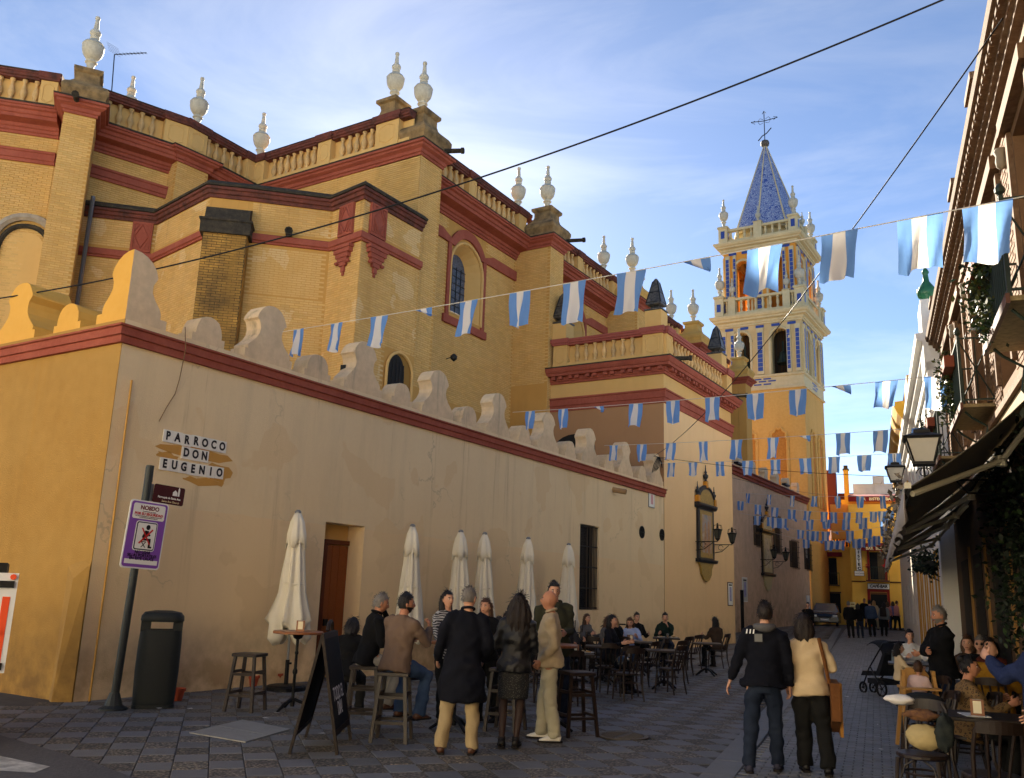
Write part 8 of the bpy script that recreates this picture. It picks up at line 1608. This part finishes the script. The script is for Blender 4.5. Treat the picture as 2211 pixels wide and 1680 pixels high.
person('woman with curly dark hair in black leather jacket and sequin skirt',(-5.64,9.25,0),4,1.74,GG,feet=[(-.08,-.02,.10),(.08,.02,.10)],hands=[(-.14,.27,1.12),(.16,.26,1.12)],head=(-4,0),fem=True,hair='curly',hm=HD,top=LEATH,bottom=SEQ,skirt=.38,legs=TIGHT,shoe=SHB,wide=1.08)
person('tall man with dark quiff and olive jacket facing the viewer',(-6.25,11.5,0),172,1.93,GG,**stand(.13),hands=[(-.05,.34,1.22),(.24,.3,1.14)],head=(-4,-6),hair='quiff',hm=HB,top=OLIVE,coat=.05,bottom=DJEANS,shoe=SHN,hood=OLIVE,skin=0,wide=1.08)
person('bald man in beige overshirt and pale jeans, hands in pockets',(-5.57,10.07,0),276,1.80,GG,feet=[(-.11,-.08,.08),(.12,.10,.08)],hands=[(-.21,.10,.94),(.22,.12,.93)],head=(2,2),hair='bald',top=BEIGE,bottom=PALEJ,shoe=SHW,skin=1,collar=BEIGE,wide=1.08,pole=[(-.4,-1,0),(.4,-1,0)])
person('dark haired woman bent down behind the chalkboard',(-8.75,9.9,0),15,1.66,GG,**{**seated(.50,.4),'lean':16},hands=[(-.2,.35,.85),(.2,.35,.85)],head=(0,-22),fem=True,hair='bob',hm=HB,top=BLACK,bottom=BTROU,shoe=SHB)
person('woman with brown hair half hidden behind the navy coat',(-7.05,10.95,0),205,1.66,GG,**stand(.1),hands=[(-.2,.3,1.05),(.2,.3,1.05)],fem=True,hair='long',hm=HBR,top=BLACK,bottom=BTROU,shoe=SHB,vs=.022)
person('grey haired man sitting behind the leather jacket',(-7.75,13.6,0),70,1.75,GG,**{**seated(.62,.4),'lean':6},hands=[(-.2,.35,.95),(.2,.38,.95)],hair='short',hm=HG,top=BLACK,bottom=DJEANS,shoe=SHB,vs=.022)
person('woman with short black hair seated behind the bald man',(-7.6,16.0,0),110,1.66,GG,**{**seated(.55,.4),'lean':4},hands=[(-.2,.35,.9),(.2,.35,.9)],fem=True,hair='bob',hm=HB,top=NAVY,bottom=BTROU,shoe=SHB,vs=.024)
person('blonde woman in sunglasses holding a phone',(-8.55,18.3,0),182,1.66,GG,**seated(.5,.4),hands=[(-.06,.22,1.12),(.07,.22,1.10)],fem=True,hair='long',hm=HBL,top=BLACK,bottom=BTROU,shoe=SHB,glasses=True,vs=.024)
person('young man in charcoal sweatshirt eating with head bowed',(-8.25,15.45,0),176,1.76,GG,**{**seated(.46,.4),'lean':12},hands=[(-.2,.40,.82),(.2,.40,.82)],head=(0,-26),hair='quiff',hm=HB,top=CHAR,bottom=BTROU,shoe=SHW,skin=1,vs=.02)
person('woman with long brown hair in grey jacket in profile',(-9.3,19.2,0),98,1.68,GG,**{**seated(.46,.4),'lean':12},hands=[(-.2,.40,.82),(.2,.40,.82)],head=(0,-8),fem=True,hair='long',hm=HBR,top=GREYJ,bottom=DJEANS,shoe=SHB,vs=.024)
person('woman with long hair and pale blue shirt leaning over her plate',(-9.3,20.95,0),190,1.68,GG,**{**seated(.46,.4),'lean':22},hands=[(-.2,.46,.82),(.18,.46,.84)],head=(0,-18),fem=True,hair='long',hm=HBR,top=BLUES,bottom=JEANS,shoe=SHW,vs=.024)
person('man in dark green hoodie eating with a fork',(-9.6,23.85,0),178,1.78,GG,**{**seated(.46,.4),'lean':5},hands=[(-.05,.36,1.02),(.2,.40,.82)],head=(0,-6),hair='short',hm=HB,top=DGREEN,bottom=DJEANS,shoe=SHW,hood=DGREEN,vs=.024)
person('woman with black hair in brown jacket on the last chair, back turned',(-8.2,24.05,0),322,1.66,GG,**{**seated(.46,.4),'lean':6},hands=[(-.2,.38,.82),(.2,.38,.82)],fem=True,hair='long',hm=HB,top=BROWNJ,bottom=BTROU,shoe=SHB,vs=.024)
person('woman in dark jacket at the table behind the young man',(-9.35,14.7,0),120,1.66,GG,**{**seated(.46,.4),'lean':6},hands=[(-.2,.38,.82),(.2,.38,.82)],fem=True,hair='long',hm=HD,top=BLACK,bottom=BTROU,shoe=SHB,vs=.026)
person('man in dark jacket at the table near the wall',(-10.2,16.4,0),140,1.75,GG,**{**seated(.46,.4),'lean':5},hands=[(-.2,.38,.82),(.2,.38,.82)],hair='short',hm=HB,top=NAVY,bottom=BTROU,shoe=SHB,vs=.026)
person('woman with dark hair beside the blonde woman',(-9.3,17.5,0),150,1.66,GG,**{**seated(.46,.4),'lean':6},hands=[(-.2,.38,.82),(.2,.38,.82)],fem=True,hair='bob',hm=HB,top=CHAR,bottom=BTROU,shoe=SHB,vs=.026)
person('man in dark jacket beside the green hoodie at the far table',(-10.1,22.9,0),150,1.75,GG,**{**seated(.46,.4),'lean':5},hands=[(-.2,.38,.82),(.2,.38,.82)],hair='short',hm=HD,top=BLACK,bottom=BTROU,shoe=SHB,vs=.026)
person('woman in grey jacket at the table against the wall',(-10.6,20.9,0),130,1.66,GG,**{**seated(.46,.4),'lean':8},hands=[(-.2,.38,.82),(.2,.38,.82)],fem=True,hair='long',hm=HBR,top=GREYJ,bottom=BTROU,shoe=SHB,vs=.026)
# --- couple walking away
GWK='people walking in the street'
wm,wi_=person('man in navy hooded jacket and dark jeans walking away',(-2.9,9.85,0),2,1.745,GWK,feet=[(-.13,-.04,.08),(.15,.16,.08)],hands=[(-.33,.02,.85),(.30,.10,.86)],hair='short',hm=HD,top=NAVY,coat=.06,bottom=DJEANS,shoe=SHN,hood=GREYJ,skin=0,wide=1.08,head=(-4,0))
ax=_n(np.array([math.cos(wm.rotation_euler[2]),math.sin(wm.rotation_euler[2]),0]))
q=MB(); q.prism([(-.04,-.04),(.04,-.04),(.04,.04),(-.04,.04)],(0,-.135,1.36),XU,ZU,-YU*.004); fixn(q.build('back_patch',mat('patch_grey',lin((120,120,116)),.7),wm,world=False))
q=MB()
for u in (-.035,.0,.035): q.obox((-.085+u-.008,-.135,1.40),(.014,0,0),(0,-.003,0),(.006,0.02,.045))
q.build('shoulder_logo',M_SW,wm,world=False)
ww,_=person('woman in cream sweater and wide black trousers walking with a brown bag',(-2.42,10.15,0),356,1.63,GWK,feet=[(-.10,.14,.08),(.11,-.10,.10)],hands=[(-.27,.05,.86),(.20,.20,1.05)],fem=True,hair='bob',hm=HD,top=CREAM,bottom=BTROU,shoe=SHB,wide=1.06,lw=1.22,head=(8,0))
M_BAG=mat('bag_brown_suede',lin((118,74,36)),.9,noise=[(9,.4,lin((84,50,24)))],bump=.4,objvar=-1)
_rz=ww.rotation_euler[2]; bagt=thing('shoulder_bag','long brown suede bag hanging from the shoulder of the woman in cream','bag',(-2.42-.085*math.cos(_rz),10.15-.085*math.sin(_rz),0),_rz)
q=MB(); q.tube([(.15,-.12,1.38),(.20,-.10,1.15),(.24,-.05,.92)],.022,6); q.tube([(.14,.06,1.36),(.22,.08,1.15),(.25,.05,.92)],.018,6); q.build('strap',M_BAG,bagt,world=False)
q=MB(); q.prism([(-.15,.93),(.15,.95),(.20,.55),(.10,.42),(-.05,.50),(-.20,.56)],(.245,0,0),YU,ZU,XU*.09); fixn(q.build('bag_body',M_BAG,bagt,world=False))
q=MB(); q.prism([(-.02,.92),(.16,.92),(.22,.40),(.02,.38)],(.34,0,0),YU,ZU,XU*.03); fixn(q.build('hanging_scarf',mat('scarf_ochre',lin((176,124,56)),.9),bagt,world=False))
# --- far pedestrians
GF='people far down the street'
def far(label,px,Y,H,phi,top,bottom,hair='short',hm=HD,walk=.12,**k):
    r=ray(px,1365); x=r[0]/r[1]*Y; person(label,(x,Y,gz(Y)),phi,H,GF,feet=[(-.1,-walk,.08),(.1,walk,.08)],top=top,bottom=bottom,hair=hair,hm=hm,vs=.034,detail=False,**k)
far('man in black walking towards the viewer with a jacket on his arm',1743,41,1.76,180,BLACK,BTROU,'buzz',HB)
far('person in black jacket at the left of the far walking couple',1838,47.5,1.76,0,BLACK,BTROU,'short',HG,wide=1.12); far('woman in dark coat at the right of the far walking couple',1858,48,1.66,0,BLACK,DJEANS,'bob',HB,fem=True)
far('man in denim jacket walking away in the middle of the far group',1884,49.5,1.82,0,DENJ,BTROU,wide=1.08); far('person with dark backpack and grey cardigan walking away',1909,50.5,1.74,0,GREYC,BTROU,'bob',HB,fem=True,wide=1.12)
far('man in black standing before the bar, facing the viewer',1867,60,1.8,180,BLACK,DJEANS); far('woman in pale jacket half hidden in the far group',1893,58,1.7,0,BEIGE,KHAKI,'long',HBL,fem=True); far('woman in peach top near the bar door',1918,60,1.66,20,PINK,JEANS,'long',HBR,fem=True); far('woman in lilac top near the bar door',1929,61,1.68,10,LILAC,BTROU,'bob',HBR,fem=True); far('person in pink shirt at the far right of the bar group',1938,59.5,1.72,60,PINK,BTROU,'short',HBR)
r=ray(1909,1365); xb=r[0]/r[1]*50.5; q=MB(); ps=np.array([xb,50.5,0]); dv=_n(ps); c=ps-dv*.24; q.box((c[0],c[1],gz(50.5)+1.22),(.32,.2,.46),math.atan2(dv[1],dv[0])-math.pi/2,0,.85); tag(q.build('backpack',fab('backpack',(44,36,34))),'dark backpack on the person in the grey cardigan','backpack')
# --- right-hand terrace
GR='people on the right terrace'
def rp(px,py,d): p=atd(px,py,d); return (p[0],p[1],0)
l_=rp(2025,1330,12.3); person('bearded grey haired man in dark jacket standing with crossed arms',l_,240,1.77,GR,**stand(.13),hands=[(.12,.24,1.12),(-.12,.26,1.16)],pole=[(-1,-.2,-.3),(1,-.2,-.3)],head=(8,-8),hair='short',hm=HG,beard=HG,top=BLACK,coat=.12,bottom=DJEANS,shoe=SHB,skin=1,collar=BLACK,wide=1.15,vs=.02)
l_=rp(2078,1450,9.4); person('dark haired woman in leopard print coat looking right',l_,75,1.66,GR,**{**seated(.40,.4),'lean':5},hands=[(-.15,.36,.8),(.2,.38,.8)],head=(18,0),fem=True,skin=1,hair='bun',hm=HB,top=LEOP,coat=0,bottom=BTROU,shoe=SHB,wide=1.15)
l_=rp(2140,1420,11.6); person('bald man in mustard jacket with his back turned',l_,15,1.75,GR,**{**seated(.44,.4),'lean':4},hands=[(-.2,.35,.8),(.2,.38,.8)],hair='bald',top=YELL,bottom=BTROU,shoe=SHB,wide=1.2,vs=.022)
for px,d,lb,hm_,gl,tp in ((2090,13.6,'woman with brown hair at the dark back table of the right terrace',HBR,False,BROWNJ),(2113,13.4,'man in sunglasses at the dark back table of the right terrace',HG,True,BLACK),(2136,13.0,'person in rust coloured top at the dark back table',HD,False,fab('rust_top',(92,40,30)))): person(lb,rp(px,1395,d),190,1.72,GR,**seated(.46,.4),hands=[(-.2,.35,.82),(.2,.38,.82)],hair='short' if gl else 'bob',hm=hm_,glasses=gl,fem=not gl,top=tp,bottom=BTROU,shoe=SHB,vs=.026)
person('woman with dark headband and white shirt at the right terrace',rp(1968,1390,17.2),165,1.66,GR,**seated(.46,.4),hands=[(-.2,.35,.82),(.2,.38,.82)],fem=True,hair='bun',hm=HB,top=WHITES,bottom=BTROU,shoe=SHB,vs=.026)
person('small child with dark hair and cream top beside the stroller',rp(1940,1420,15.5),80,1.2,GR,pel=(0,0,.56),feet=[(-.1,.25,.3),(.1,.25,.3)],hands=[(-.15,.25,.7),(.15,.28,.72)],fem=True,hair='bob',hm=HB,top=CREAM,bottom=DJEANS,shoe=SHW,vs=.024)
person('toddler in pale top sitting in the wooden high chair',(*SR(13,.46)[:2],0),20,.95,GR,pel=(0,0,.60),feet=[(-.08,.2,.4),(.08,.2,.4)],hands=[(-.12,.18,.74),(.12,.18,.74)],hair='short',hm=HBR,top=fab('pale_pink',(220,190,184)),bottom=GREYC,shoe=SHW,vs=.022)
l_=rp(2268,1400,6.3); person('man in navy knit cut off by the right edge with raised hand',l_,300,1.76,GR,**stand(.13),hands=[(-.05,.44,1.38),(.2,.25,1.0)],curl=(1.0,.6),hair='short',hm=HB,top=NAVYK,bottom=DJEANS,shoe=SHB,wide=1.15)
finish_people()
# ------------------------------------------------------------------ unseen houses added behind the viewer; their sunlit fronts bounce light onto shaded walls
M_HB=mat('bounce_house_render',lin((244,234,212)),.85,noise=[(1,.15,lin((224,206,170)))])
for i,(x0,x1,y,h,lab) in enumerate(((-44,-26,-17,11,'cream house with tall windows across the crossing, leftmost'),(-25.7,-9,-16,12,'cream house with tall windows across the crossing, middle'),(-8.7,7,-15,10,'cream house with tall windows across the crossing, rightmost'))):
    t=thing('house',lab,'house',((x0+x1)/2,y-4,0)); q=MB(); hs_=[]; L_=x1-x0
    for k in range(int(L_//3)):
        for z in (0.9,4.2,7.4):
            if z+2<h: hs_.append((1+k*3,2.1+k*3,z,z+2,.2,True))
    wall_plane(q,(x0,y),(1,0),L_,0,h,hs_,.2,(0,1),back=8); fixn(q.build('facade',M_HB,t)); q=MB(); q.sweep([(x1,y),(x0,y)],[(0,h-.4),(.2,h-.35),(.3,h),(0,h+.02)]); fixn(q.build('cornice',M_HB,t))

t=thing('house','white house continuing the right row behind the viewer','house',SR(-12,3,0)); q=MB(); wall_plane(q,SR(-24,OF,0)[:2],VR[:2],20.8,0,9,[(1+3*k,2.1+3*k,z,z+2,.2,True) for k in range(6) for z in (.9,4.6)],.2,-VN[:2],back=6); fixn(q.build('facade',M_HB,t))  # one more unseen house, added so its front brightens the beige wall
